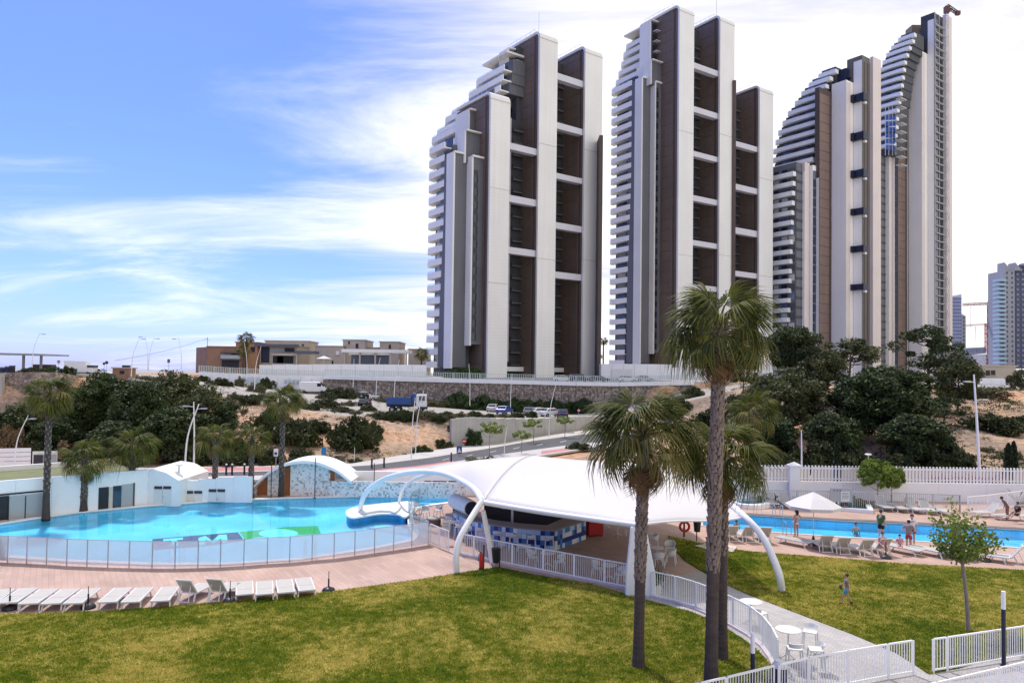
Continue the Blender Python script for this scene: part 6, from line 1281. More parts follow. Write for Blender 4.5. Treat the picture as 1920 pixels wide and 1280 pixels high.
# ---------------------------------------------------------------- bar counter with tiles
tops = [(850, 960), (880, 975), (920, 983.5), (970, 990), (1040, 995.5), (1098, 976)]; bp_ = [Vector((p.x, p.y, 0)) for p in gp(tops, 1.05)]
th = thing('bar_counter', bp_[3], 0, 'angular pool bar counter covered in blue and white square tiles', 'bar')
inn = [p + Vector((.25 if i < 5 else -.9, 1.0, 0)) for i, p in enumerate(bp_)]; inn[4] = bp_[4] + Vector((-.35, 1.2, 0))
for i in range(5): MB().prism([bp_[i], bp_[i + 1], inn[i + 1], inn[i]], 0, 1.04).build('counter_body', GREYW, th, True); MB().prism([bp_[i] + Vector((-.05, -.12, 0)), bp_[i + 1] + Vector((.05, -.12, 0)), inn[i + 1] + Vector((0, .05, 0)), inn[i] + Vector((0, .05, 0))], 1.045 + .002 * i, 1.11 + .002 * i).build('counter_top', mat('taupe_counter', (0.28, 0.24, 0.21), .5, .1, 1, 9), th, True)
TB = [mat('navy_tile', (0.015, 0.04, 0.20), .3, .15, 1, 9), mat('mid_blue_tile', (0.05, 0.20, 0.50), .3, .15, 1, 9), mat('pale_blue_tile', (0.42, 0.60, 0.78), .3, .1, 1, 9), mat('white_tile', (0.74, 0.76, 0.78), .3, .05, 1, 9)]
rst = random.Random(3); tcache = {}
for i in range(5):
    d = bp_[i + 1] - bp_[i]; Ln = d.length; k = max(1, round(Ln / .26)); tw = Ln / k; d.normalize(); nn = Vector((d.y, -d.x, 0)); nn = nn if nn.y < 0 or i == 4 else -nn
    if i == 4 and nn.x < 0: nn = -nn
    for c in range(k):
        for r_ in range(4):
            mi = rst.choices([0, 1, 2, 3], [(1, 4, 2, 4), (5, 2, 1, 1), (3, 1, 1, 4), (1, 3, 4, 2)][r_])[0]; key = (i, mi)
            if key not in tcache: tcache[key] = MB().box((0, 0, 0), (tw - .012, .03, .245)).mesh('tile', TB[mi])
            p = bp_[i] + d * ((c + .5) * tw) + nn * .012; link('tile', tcache[key], th, Vector((p.x, p.y, .13 + r_ * .258)) - th.location, (0, 0, math.atan2(d.y, d.x)))
p = G(985, 985); th = thing('back_bar', p, 0, 'dark back bar cabinet with a blue front panel under the canopy', 'cabinet')
MB().box((0, .3, 1.0), (5.2, .6, 2.0)).build('cabinet', GREYD, th); MB().box((-.2, -.02, 1.62), (3.6, .05, .75)).build('blue_panel', mat('blue_panel', (0.02, 0.16, 0.33), .4, .1), th); MB().box((-.4, -.1, 1.12), (2.2, .25, .1)).build('shelf', PLASTIC, th)
for k in range(4): MB().lathe([(.04, 0), (.04, .16), (.015, .22), (.015, .28)], (-1 + k * .5, -.12, 1.18), 8).build('bottle', [GREENT, TB[1], ORANGE, PLASTIC][k], th)
a, c = P(852, 938, 46), P(884, 953, 43.5); th = thing('grey_drum', (a.x, a.y, .5), 0, 'large grey drum-shaped hood with a navy mouth at the bar corner', 'hood'); d = (c - a)
MB().tube([a - d * .05, a, a.lerp(c, .5), c], [.2, .44, .5, .47], 18).build('drum', PALER, th, True, smooth=True); MB().tube([c - d * .001, c + d * .012], [.42, .42], 18).build('mouth', NAVY, th, True); MB().tube([(a.x, a.y, 0), (a.x, a.y, a.z)], .1, 8).build('stand', GREYW, th, True)
p = G(1113, 1003); th = thing('red_cooler', p, R(20), 'red drinks cooler beside the tiled bar counter', 'cooler'); MB().box((0, 0, .48), (.95, .7, .84)).build('body', REDP, th, bevel=.03); MB().box((0, 0, .95), (1.0, .74, .08)).build('lid', BLACK, th); [MB().box((sx * .38, sy * .26, .03), (.08, .08, .06)).build('foot', BLACK, th) for sx in (-1, 1) for sy in (-1, 1)]
# ================================================================ houses on the plateau
BRICK = mat('brown_brick', (0.27, 0.155, 0.10), .85, .15, .5, 6); ORBR = mat('orange_brick', (0.36, 0.20, 0.115), .85, .15, .5, 6); TANW = mat('tan_render', (0.47, 0.40, 0.31), .85, .1, .3, 4); TAN2 = mat('greige_render', (0.44, 0.385, 0.33), .85, .1, .3, 4); SLATE = mat('blue_grey_awning', (0.10, 0.11, 0.15), .7, .15)
def house(name, label, pa, pb, yt, yb, Y, mt, depth=10, wins=(), side=None, roof=True, cat='house'):
    a, c = P(pa, yb, Y), P(pb, yb, Y); z0 = min(a.z, 8.3); z1 = zat(a.x, a.y, yt); th = thing(name, (a.x, Y, z0), 0, label, cat)
    MB().box(((a.x + c.x) / 2, Y + depth / 2, (z0 + z1) / 2), (c.x - a.x, depth, z1 - z0)).build('wall', mt, th, True)
    if roof: MB().box(((a.x + c.x) / 2, Y + depth / 2, z1 + .12), (c.x - a.x + .5, depth + .5, .24)).build('roof', mt if roof is True else roof, th, True)
    if side:
        s = P(side[0], yb, Y + side[1]); MB().prism([(a.x - .01, Y + .01), (s.x, Y + side[1]), (s.x + 3, Y + depth - .1), (a.x - .01, Y + depth - .1)], z0, z1 - .01).build('side_wall', mt, th, True)
    for (x0, x1, y0, y1, wm) in wins:
        A_, B_ = P(x0, y0, Y), P(x1, y1, Y); o = MB().box(((A_.x + B_.x) / 2, Y - .02, (A_.z + B_.z) / 2), (B_.x - A_.x, .12, A_.z - B_.z)).build('window', wm, th, True)
        MB().box(((A_.x + B_.x) / 2, Y - .12, B_.z - .08), (B_.x - A_.x + .3, .3, .14)).build('sill', mt, th, True)
    return th
h1 = house('brick_house', 'brown brick house with recessed balconies at the left end of the houses', 388, 450, 650, 693, 186, BRICK, 12, [(416, 433, 661, 672, BLIND), (416, 448, 675, 690, BLACK), (434, 448, 661, 672, BLACK)], side=(367, 7))
for y in (673.5, 661): a, c = P(413, y, 184.6), P(450, y, 184.6); MB().box(((a.x + c.x) / 2, 185.3, a.z), (c.x - a.x, 1.4, .35)).build('balcony_slab', BROWN2, h1, True)
a, c = P(413, 669, 184.6), P(450, 669, 184.6); MB().box(((a.x + c.x) / 2, 184.7, a.z), (c.x - a.x, .06, 1)).build('balcony_rail', BLIND, h1, True)
h2 = house('orange_brick_house', 'orange brick house behind the slim palm', 441, 482, 642, 693, 190, ORBR, 10, [(458, 464, 668, 690, NAVY), (470, 478, 650, 660, BLACK)])
h3 = house('terraced_house', 'tan house with stacked terraces and dark roof slabs', 482, 556, 648, 693, 192, TANW, 12, [(490, 505, 650, 680, NAVY), (508, 530, 652, 660, BLIND), (534, 552, 652, 660, BLACK), (512, 550, 667, 682, BLACK), (520, 531, 667, 682, BLIND)])
for (pa, pb, y, d) in ((478, 556, 646.5, 2.5), (510, 560, 664, 3), (510, 556, 683, 3)): a, c = P(pa, y, 190), P(pb, y, 190); MB().box(((a.x + c.x) / 2, 191, a.z), (c.x - a.x, 3, .6)).build('roof_slab', TAN2 if y > 650 else SLATE, h3, True)
house('beige_block', 'plain beige block behind the terraced tan house', 496, 578, 639, 693, 206, TANW, 10, [(505, 509, 645, 649, BLACK), (552, 556, 645, 649, BLACK), (566, 570, 645, 649, BLACK)])
a, c = P(553, 660, 186), P(590, 660, 186); th = thing('terrace_awning', (a.x, 186, 8.5), 0, 'dark blue-grey awning roof beside the tan terraced house', 'awning'); MB().box(((a.x + c.x) / 2, 188, a.z), (c.x - a.x, 5, .7)).build('roof', SLATE, th, True); [MB().box((x, 186.3, (8.5 + a.z) / 2), (.3, .3, a.z - 8.5)).build('post', TANW, th, True) for x in (a.x + .4, c.x - .4)]
house('beige_house', 'pinkish beige house with tall windows left of the long canopy roof', 590, 643, 649, 693, 196, TAN2, 12, [(600, 603, 657, 672, BLIND), (611, 615, 657, 672, BLIND), (630, 636, 658, 665, CREAM), (622, 625, 676, 688, BLACK)])
house('stair_tower_house', 'greige flat-roofed house block with two small upper windows', 642, 683, 637.5, 693, 198, TAN2, 12, [(653, 656, 640, 645, BLACK), (667, 672, 644, 653, BLACK)])
house('small_greige_house', 'smaller greige flat-roofed house block left of the nearest tower', 711, 747, 641, 693, 200, TAN2, 12, [(729, 733, 646, 654, BLACK)])
house('low_link_house', 'low greige link block between the two greige house blocks', 683.5, 710.5, 652, 693, 202, TAN2, 10)
house('far_beige_house', 'far beige house half hidden behind the bushy palm', 765, 800, 655, 695, 200, TANW, 10, [(794, 798, 664, 670, BLACK)])
a, c = P(641, 656, 180), P(766, 660, 180); th = thing('long_canopy_roof', (a.x, 180, 8.5), 0, 'long flat pale canopy roof with a blue-grey panel in front of the greige houses', 'canopy'); MB().box(((a.x + c.x) / 2, 183, (a.z + c.z) / 2), (c.x - a.x, 7, .8)).build('roof', CREAM, th, True); [MB().box((x, 180.3, (8.5 + a.z) / 2), (.4, .4, a.z - 8.5)).build('post', TAN2, th, True) for x in np.linspace(a.x + .6, c.x - .6, 5)]
p0_, p1_ = P(658, 664, 181), P(728, 683, 181); MB().box(((p0_.x + p1_.x) / 2, 181.5, (p0_.z + p1_.z) / 2), (p1_.x - p0_.x, .3, p0_.z - p1_.z)).build('blue_grey_panel', SLATE, th, True)
p0_, p1_ = P(655, 661, 181), P(730, 664, 181); MB().box(((p0_.x + p1_.x) / 2, 181, (p0_.z + p1_.z) / 2), (p1_.x - p0_.x, 1, .7)).build('white_beam', WHITE, th, True)
wv = [P(x, 695, 166) for x in (486, 560, 640, 720, 800)]; wall_run('terrace_wall', wv, [7.6] * 5, [zat(p.x, p.y, y) for p, y in zip(wv, (684, 683, 682.5, 683, 684))], .4, WHITE, 'long white terrace wall in front of the houses', 'wall', 'panel', 3)
wv = [P(x, 695, 176) for x in (1127, 1190, 1262)]; wall_run('garage_wall', wv, [7.6] * 3, [zat(p.x, p.y, y) for p, y in zip(wv, (682, 682, 683))], 4, WHITE, 'white podium wall with a garage door at the foot of the central tower', 'wall', 'panel', 3)
a, c = P(1147, 690, 175.8), P(1186, 690, 175.8); o = MB().box(((a.x + c.x) / 2, 175.85, 9.6), (c.x - a.x, .12, 2.6)).build('garage_door', PLASTIC); tag(o, 'pale garage door in the white podium wall', 'door')
wv = [P(x, 702, 172) for x in (1262, 1330, 1450)]; wall_run('low_podium_wall', wv, [7.6] * 3, [zat(p.x, p.y, y) for p, y in zip(wv, (688, 692, 694))], .4, WHITE, 'low white podium parapet at the foot of the central tower piers', 'wall', 'panel', 3)
# flat-roofed canopy, kiosk at far left
th = thing('flat_canopy', P(45, 690, 112), 0, 'grey flat canopy roof on two columns at the top left bastion', 'canopy'); a, c = P(-60, 663.5, 112), P(100, 667, 112)
MB().add([(a.x, 110, a.z), (c.x, 110, c.z), (c.x, 116, c.z), (a.x, 116, a.z), (a.x, 110, a.z + .28), (c.x, 110, c.z + .24), (c.x, 116, c.z + .24), (a.x, 116, a.z + .28)], [(3, 2, 1, 0), (4, 5, 6, 7), (0, 1, 5, 4), (1, 2, 6, 5), (2, 3, 7, 6), (3, 0, 4, 7)]).build('roof', CONCD, th, True)
for px in (-50, 44, 77): p = P(px, 680, 112.5); MB().box((p.x, 112.5, (8 + a.z) / 2), (.28, .28, a.z - 8 + .02)).build('column', CONCD, th, True)
p = P(75, 690, 113); MB().box((p.x, 114, 9.2), (3, 1.2, 1.5)).build('kiosk_counter', BROWN2, th, True)
p = P(233, 695, 112); th = thing('kiosk', (p.x, 112, 7.6), 0, 'small brown brick kiosk with a dark rooftop unit under the lamps', 'kiosk'); MB().box((0, 0, .8), (2.5, 2, 2.2)).build('wall', BRICK, th); MB().box((0, 0, 1.98), (2.9, 2.4, .16)).build('roof', TAN2, th); MB().box((.3, 0, 2.22), (.9, .8, .32)).build('rooftop_unit', BLACK, th); MB().box((.2, -1.02, 1.3), (.7, .06, .5)).build('hatch', BLACK, th)
# ruin on the right hilltop
th = house('beige_ruin', 'low beige roadside building with dark openings at the right hilltop', 1822, 1905, 686, 712, 150, TANW, 6, [(1833, 1838, 694, 704, BLACK), (1848, 1856, 694, 704, BLACK), (1858, 1866, 694, 703, BLACK)]); wv = [P(x, 715, 140) for x in (1840, 1915)]
wall_run('pale_hill_wall', wv, [7.2, 7.2], [zat(p.x, p.y, 709) for p in wv], .4, WHITE, 'pale low wall on the right hilltop before the beige building', 'wall', 'panel', 4)
# ================================================================ furniture and street things
def lounger_proto(raised):
    th = thing('sun_lounger', (0, 0, 0), 0, 'x', 'sun lounger'); f = MB(); Ln, W_ = 1.95, .66; hb = -.25
    for s in (-1, 1): f.box((s * W_ / 2, (hb + Ln / 2) / 2 if raised else 0, .31), (.05, (Ln / 2 - hb) if raised else Ln, .06))
    f.box((0, Ln / 2 - .02, .31), (W_, .05, .06)); f.box((0, hb, .30), (W_, .05, .05))
    if not raised: f.box((0, -Ln / 2 + .02, .31), (W_, .05, .06))
    f.build('frame', PLASTIC, th)
    for sx in (-1, 1):
        for y in ((-.72, .55) if not raised else (-.35, .55)): MB().bar((sx * (W_ / 2 - .01), y, .3), (sx * (W_ / 2 + .02), y + (.16 if y > 0 else -.16), 0), .05).build('leg', PLASTIC, th)
    MB().box((0, (Ln / 2 + hb) / 2, .335), (W_ - .06, Ln / 2 - hb - .05, .02)).build('seat_sling', SLING, th)
    a = R(52) if raised else 0; Lb = Ln / 2 + hb; Lb = .75; d = Vector((0, -math.cos(a), math.sin(a))); b0 = Vector((0, hb, .335)); b1 = b0 + d * Lb
    MB().bar(b0, b1, W_ - .07, .02).build('backrest_sling', SLING, th)
    br = MB()
    for s in (-1, 1): br.bar(b0 + Vector((s * W_ / 2 * .96, 0, 0)), b1 + Vector((s * W_ / 2 * .96, 0, 0)), .045)
    br.bar(b1 - Vector((W_ / 2, 0, 0)), b1 + Vector((W_ / 2, 0, 0)), .05)
    if raised:
        for s in (-1, 1): br.bar(b0.lerp(b1, .55) + Vector((s * .2, 0, 0)), (s * .26, hb + .25 - .75, .06), .03)
        br.bar((-.3, hb - .5, .06), (.3, hb - .5, .06), .035)
    br.build('backrest_frame', PLASTIC, th); return th
LF, LR = lounger_proto(False), lounger_proto(True); TF_, TR_ = tree_of(LF), tree_of(LR); usedl = set()
def lounger(raised, loc, rz, label, group):
    pr, tr_ = (LR, TR_) if raised else (LF, TF_)
    if raised not in usedl:
        usedl.add(raised); pr.location = loc; pr.rotation_euler = (0, 0, rz); tag(pr, label, None, group); return pr
    o = copy_tree(pr, tr_, loc, rz, None, label); o['group'] = group; return o
GL = 'loungers between the pool and the large lawn'
for i, (nx, ny, fx, fy) in enumerate([(-28, 1133, 13, 1102), (12, 1130, 55, 1101), (50, 1132.5, 94, 1102), (92, 1132.5, 134, 1102), (134, 1132, 174, 1101.5), (198, 1130.5, 233, 1099), (242, 1130, 273, 1099), (298, 1128, 321, 1097.5)]):
    a, c = G(nx, ny, .33), G(fx, fy, .33); m_ = (a + c) / 2; d = c - a; lounger(False, (m_.x, m_.y, 0), math.atan2(d.y, d.x) - math.pi / 2, f'flat cream sun lounger on the left deck, {ORD[i]} from the left edge', GL)
for i, (x, y, tx) in enumerate([(340, 1131, 368), (397, 1129, 415)]):
    a = G(x, y); lounger(True, (a.x + .15, a.y + .75, 0), R(-9), f'cream sun lounger with raised back on the left deck, {["left", "right"][i]} one of two', GL)
for i, (xn, yn, xf, yf) in enumerate([(459, 1115, 458, 1088), (496, 1115, 496, 1087), (537, 1112, 532, 1084), (577, 1109, 567, 1080)]):
    a, c = G(xn, yn, .33), G(xf, yf, .33); m_ = (a + c) / 2; d = c - a; lounger(False, (m_.x, m_.y, 0), math.atan2(d.y, d.x) - math.pi / 2, f'flat cream sun lounger seen end-on on the left deck, {ORD[i]} of four', GL)
GR = 'loungers along the lap pool'
for i, (x, y) in enumerate([(1372, 1015), (1403, 1016.5), (1436, 1018), (1550, 1035), (1583, 1039), (1624, 1043), (1657, 1041), (1900, 1058)]):
    a = G(x, y); lounger(True, (a.x, a.y + .55, 0), R(random.uniform(-8, 8)) if i < 7 else R(60), f'raised white lounger on the near side of the lap pool, {ORD[i]} from the left', GR)
for i, (x, y, rz) in enumerate([(1488, 1021, 40), (1692, 1036, 35), (1743, 1040, 30), (1790, 1045, 32), (1850, 1050, 50)]):
    a = G(x, y); lounger(False, (a.x, a.y, 0), R(rz), f'flat white lounger on the near side of the lap pool, {ORD[i]} from the left', GR)
for i, (x, y, rz, rs_) in enumerate([(1446, 948, 175, True), (1472, 949, 175, True), (1656, 955, 178, True), (1684, 957, 178, False), (1712, 959, 178, True), (1738, 961, 178, True), (1765, 963, 178, False), (1892, 974, 80, False), (1850, 968, 95, True)]):
    a = G(x, y); lounger(rs_, (a.x, a.y, 0), R(rz), f'white lounger on the far side of the lap pool, {ORD[i]} from the left', 'loungers beyond the lap pool')
# parasol bases and parasol
for i, (x, yb, yt, lab) in enumerate([(18, 1146, 1105, 'black parasol base with empty stem at the left picture edge'), (165, 1143, 1106, 'black parasol base with empty stem between flat loungers'), (431, 1132, 1095, 'black parasol base with empty stem beside the raised loungers'), (616, 1112, 1076, 'black parasol base with empty stem right of the last lounger'), (1661, 1050, 1028, 'black parasol base beside the lap pool loungers, left one'), (1848, 1056, 1036, 'black parasol base beside the lap pool loungers, right one')]):
    a = G(x, yb - 4); th = thing('umbrella_stand', a, 0, lab, 'umbrella stand', 'umbrella stands'); MB().lathe([(.27, 0), (.29, .04), (.24, .13), (.1, .19), (.05, .2)], n=20).build('weight', BLACK, th, smooth=True); MB().tube([(0, 0, .15), (0, 0, .55)], .035, 8).build('tube', BLACK, th); MB().tube([(0, 0, .5), (0, 0, .86)], .016, 6).build('stem', BLACK, th)
a = G(1525, 1021); th = thing('parasol', a, 0, 'open white parasol beside the lap pool', 'parasol'); zt = zat(a.x, a.y, 922); zr = zat(a.x, a.y, 947); rr = 50 * a.y / FPX
mb = MB(); n = 8; mb.v = [(0, 0, zt)] + [(rr * f * math.cos(k * 2 * math.pi / n + .3), rr * f * math.sin(k * 2 * math.pi / n + .3), zt - (zt - zr) * f ** 1.15) for f in (.5, 1) for k in range(n)] + [(rr * 1.0 * math.cos(k * 2 * math.pi / n + .3), rr * math.sin(k * 2 * math.pi / n + .3), zr - .16) for k in range(n)]
for k in range(n): k2 = (k + 1) % n; mb.f += [(0, 1 + k, 1 + k2), (1 + k, 1 + n + k, 1 + n + k2, 1 + k2), (1 + n + k, 1 + 2 * n + k, 1 + 2 * n + k2, 1 + n + k2)]; mb.m += [0] * 3
o = mb.build('canopy', MEMB, th); sm_ = o.modifiers.new('thick', 'SOLIDIFY'); sm_.thickness = .012
MB().tube([(0, 0, .1), (0, 0, zt + .08)], .024, 8).build('pole', PLASTIC, th); MB().lathe([(.3, 0), (.31, .05), (.12, .16), (.05, .5), (.03, .5)], n=18).build('weight', BLACK, th, smooth=True)
for k in range(8): an = k * 2 * math.pi / n + .3; MB().bar((0, 0, zt - .5), (rr * .95 * math.cos(an), rr * .95 * math.sin(an), zr + .01), .014).build('rib', STEEL, th)
p = P(607, 690, 178); th = thing('parasol', (p.x, p.y, 8.6), 0, 'small white parasol on the distant house terrace', 'parasol'); zt = zat(p.x, p.y, 667) - 8.6; MB().lathe([(1.9, zt - .7), (1.0, zt - .35), (.05, zt)], n=8).build('canopy', MEMB, th); MB().tube([(0, 0, 0), (0, 0, zt)], .05, 6).build('pole', PLASTIC, th)
# tables and chairs
def chair_proto(stool=False):
    th = thing('armchair' if not stool else 'high_stool', (0, 0, 0), 0, 'x', 'chair' if not stool else 'stool'); zs = .44 if not stool else .72
    MB().box((0, 0, zs), (.46, .44, .035)).build('seat', PLASTIC, th, bevel=.015)
    mb = MB(); k = 9; hb = .36 if not stool else .2; mb.v = []
    for i in range(k):
        a = math.pi * (-.08 + 1.16 * i / (k - 1)) if not stool else math.pi * (.2 + .6 * i / (k - 1)); top = zs + (.22 + (hb - .22) * math.sin(math.pi * i / (k - 1)) if not stool else hb); mb.v += [(.26 * math.cos(a), .24 * math.sin(a), zs + .06), (.29 * math.cos(a), .28 * math.sin(a), top)]
    mb.f = [(2 * i, 2 * i + 2, 2 * i + 3, 2 * i + 1) for i in range(k - 1)]; mb.m = [0] * (k - 1); o = mb.build('backrest', PLASTIC, th); sm_ = o.modifiers.new('thick', 'SOLIDIFY'); sm_.thickness = .025
    for sx in (-1, 1):
        for sy in (-1, 1): MB().bar((sx * .2, sy * .19, zs), (sx * .25, sy * .25, 0), .035).build('leg', PLASTIC, th)
    return th
CH, ST = chair_proto(), chair_proto(True); TCH, TST = tree_of(CH), tree_of(ST); usedc = set()
def chair(px, py, rz, label, stool=False, group=None):
    a = G(px, py); pr, tr_ = (ST, TST) if stool else (CH, TCH); g_ = group or ('white armchairs' if not stool else 'white high stools')
    if stool not in usedc: usedc.add(stool); pr.location = a; pr.rotation_euler = (0, 0, R(rz)); return tag(pr, label, None, g_)
    o = copy_tree(pr, tr_, a, R(rz), None, label); o['group'] = g_; return o
def table(px, py, label, h=.74, r_=.36):
    a = G(px, py); th = thing('round_table', a, 0, label, 'table', 'round white tables'); MB().lathe([(r_, h - .03), (r_ + .005, h - .015), (r_, h)], n=28).build('tabletop', PLASTIC, th); MB().tube([(0, 0, .2), (0, 0, h - .03)], .03, 8).build('column', PLASTIC, th)
    for k in range(3): an = k * 2.094 + .5; MB().bar((0, 0, .24), (.30 * math.cos(an), .30 * math.sin(an), .015), .035).build('foot', PLASTIC, th)
table(1027, 1064, 'round white table behind the bar fence, left of two'); chair(998, 1061, 70, 'white armchair left of the left fence table'); chair(1049, 1069, -80, 'white armchair right of the left fence table')
table(1142, 1088, 'round white table behind the bar fence, nearest the fin legs'); chair(1120, 1082, 70, 'white armchair left of the table nearest the fin legs'); chair(1164, 1094, -80, 'white armchair right of the table nearest the fin legs')
table(1232, 1053, 'round white table on the sunny terrace right of the near palm'); chair(1235, 1063, 180, 'white armchair in front of the sunny terrace table'); chair(1258, 1057, -110, 'white armchair right of the sunny terrace table'); chair(1256, 1042, -20, 'white armchair behind the sunny terrace table')
table(1214, 1024, 'round table further back on the sunny terrace'); chair(1226, 1027, -100, 'white armchair beside the further sunny terrace table')
table(1158, 1006, 'round table in the shade behind the near palm trunk'); chair(1180, 1004, -90, 'white armchair in the shade behind the near palm trunk'); table(1136, 990, 'round table in the deepest shade beside the red cooler')
table(1408, 1172, 'round white table just inside the curved fence on the path', .92, .42); chair(1424, 1184, 120, 'white high stool beside the path table at the curved fence', True)
table(1478, 1238, 'round white high table at the end of the curved fence', 1.05, .42); chair(1519, 1222, -30, 'white high stool right of the last high table', True); chair(1490, 1256, 170, 'white high stool in front of the last high table', True); chair(1530, 1258, -100, 'white high stool nearest the gate fence', True)
for i, (px, py) in enumerate([(852, 1003), (862, 1011), (874, 1018), (843, 995)]): chair(px, py, 150, f'white high stool along the bar counter, {["second from left", "second from right", "rightmost", "leftmost"][i]}', True, 'stools along the bar counter')
for i, (px, py) in enumerate([(902, 1019), (932, 1026), (963, 1031), (996, 1034), (1030, 1035)]): chair(px, py, 175, f'white high stool against the tiled counter front, {ORD[i]} from the left', True, 'stools along the bar counter')
for i, (px, py, rz) in enumerate([(797, 972, 30), (822, 968, -60), (782, 963, 80)]): chair(px, py, rz, f'white armchair behind the curved glass fence, {["front", "right", "left"][i]} one of three')
a = G(814, 984); th = thing('pouf', a, 0, 'round brown pouf with a cream cushion behind the glass fence', 'pouf'); MB().lathe([(.38, 0), (.42, .12), (.42, .34), (.38, .38)], n=20).build('base', mat('brown_wicker', (0.16, .10, .07), .8, .2, 6, 40, .3), th, smooth=True); MB().lathe([(.38, .38), (.42, .44), (.36, .5)], n=20).build('cushion', SLING, th, smooth=True)
# bins, extinguisher, life ring, planters
a = G(934, 1066); th = thing('litter_bin', a, 0, 'tilted black litter bin on a post at the lawn corner by the bar', 'bin'); MB().tube([(.06, 0, 0), (.06, 0, .95)], .03, 8).build('post', BLACK, th); MB().lathe([(.15, .3), (.22, .95), (.22, 1.0)], (-.12, 0, 0), 14).build('bucket', BLACK, th)
a = G(1307, 1014); th = thing('litter_bin', a, 0, 'black litter bin on a post beside the life ring', 'bin'); MB().tube([(.0, .1, 0), (.0, .1, 1.25)], .03, 8).build('post', BLACK, th); MB().lathe([(.17, .55), (.24, 1.25), (.24, 1.3)], (0, 0, 0), 14).build('bucket', BLACK, th)
a = G(1344, 1008); th = thing('litter_bin', a, 0, 'dark litter bin half hidden by the tallest palm trunk', 'bin'); MB().lathe([(.2, .0), (.26, .8), (.26, .9)], (0, 0, 0), 14).build('bucket', BLACK, th); MB().lathe([(.27, .9), (.2, 1.0)], (0, 0, 0), 14).build('lid', BLACK, th)
a = G(1283, 1006); th = thing('life_ring_stand', a, 0, 'red life ring hanging on a dark post at the tip of the small lawn', 'life ring'); MB().tube([(0, .05, 0), (0, .05, 1.0)], .06, 8).build('post', BROWN2, th)
rg = MB(); n, k = 24, 8
for i in range(n):
    for j in range(k): A_ = 2 * math.pi * i / n; B_ = 2 * math.pi * j / k; rg.v.append(((.27 + .075 * math.cos(B_)) * math.cos(A_), -.06 + .06 * math.sin(B_), .62 + (.27 + .075 * math.cos(B_)) * math.sin(A_)))
for i in range(n):
    for j in range(k): rg.f.append((i * k + j, ((i + 1) % n) * k + j, ((i + 1) % n) * k + (j + 1) % k, i * k + (j + 1) % k)); rg.m.append(0)
rg.build('ring', REDP, th, smooth=True)
a = G(902, 1068); th = thing('fire_extinguisher', a, 0, 'red fire extinguisher on a dark stand beside the front arch', 'extinguisher'); MB().lathe([(.09, .12), (.1, .16), (.1, .68), (.05, .8), (.03, .84)], n=14).build('cylinder', REDP, th, smooth=True); MB().box((.12, .05, .6), (.07, .08, 1.2)).build('stand', BROWN2, th); MB().bar((0, 0, .84), (-.1, 0, .9), .03).build('handle', BLACK, th); MB().tube([(0, 0, .88), (-.13, -.02, .7), (-.12, -.02, .4)], .015, 6).build('hose', BLACK, th); MB().lathe([(.12, 0), (.12, .1)], n=12).build('foot', BLACK, th)
a = G(1231, 1112); th = thing('planter', a, 0, 'white tub planter with a leafy plant behind the curved fence', 'planter'); MB().lathe([(.17, 0), (.22, .42), (.2, .42)], n=16).build('tub', PLASTIC, th); rs = np.random.RandomState(4); q = rs.normal(size=(320, 3)) * np.array([.17, .17, .2]) + np.array([0, 0, .72]); link('foliage', cards_mesh('foliage', q, rs.uniform(.08, .16, 320), HEDGE, .5, rs), th)
a = G(1462, 1292); th = thing('litter_bin', a, 0, 'navy and white bin at the corner of the gate fence, bottom edge', 'bin'); MB().lathe([(.22, 0), (.24, .7)], n=14).build('bucket', NAVY, th); MB().lathe([(.26, .7), (.14, .88)], n=14).build('lid', PLASTIC, th)
# lawn bollard lamps
for (px, yb, yt, ym, lab) in ((1411, 1305, 1187, 1224, 'white-topped black bollard lamp on the large lawn by the bottom edge'), (1882, 1248, 1109, 1142, 'white-topped navy bollard lamp at the right fence')):
    a = G(px, yb); zt = zat(a.x, a.y, yt); zm = zat(a.x, a.y, ym); th = thing('bollard_lamp', a, 0, lab, 'lamp', 'bollard lamps'); MB().tube([(0, 0, 0), (0, 0, zm)], .065, 12).build('column', NAVY, th); MB().tube([(0, 0, zm), (0, 0, zt)], .066, 12).build('lamp_head', WHITE, th); MB().lathe([(.11, 0), (.11, .03)], n=12).build('base_plate', NAVY, th)
# pool ladders and rails
def ladder(px, py, rz, label, h=.85):
    a = G(px, py); th = thing('pool_ladder', a, R(rz), label, 'ladder', 'pool ladders')
    for s in (-.25, .25): MB().tube(smooth_poly([(s, -.35, 0), (s, -.33, h * .8), (s, -.12, h), (s, .15, h * .75), (s, .22, -.6)], 4), .022, 7).build('handrail', STEEL, th, smooth=True)
    for z in (-.2, -.45): MB().bar((-.25, .22, z), (.25, .22, z), .06).build('rung', STEEL, th)
ladder(333, 1051, 0, 'steel pool ladder behind the glass fence near the emblem'); ladder(582, 1043, 4, 'steel pool ladder behind the glass fence left of the island'); ladder(8, 1040, 0, 'steel pool ladder at the left edge of the curved pool')
ladder(1478, 1003, 0, 'steel ladder on the near edge of the lap pool'); ladder(1459, 971, 180, 'steel ladder on the far edge of the lap pool')
p = P(1372, 935, 52); th = thing('hot_tub_steps', G(1372, 936), 0, 'pale grey step box beside the round hot tub', 'steps'); MB().box((0, 0, .25), (2.6, .6, .5)).build('upper_step', PLASTIC, th, bevel=.02); MB().box((0, -.45, .12), (2.6, .4, .24)).build('lower_step', PLASTIC, th, bevel=.02)
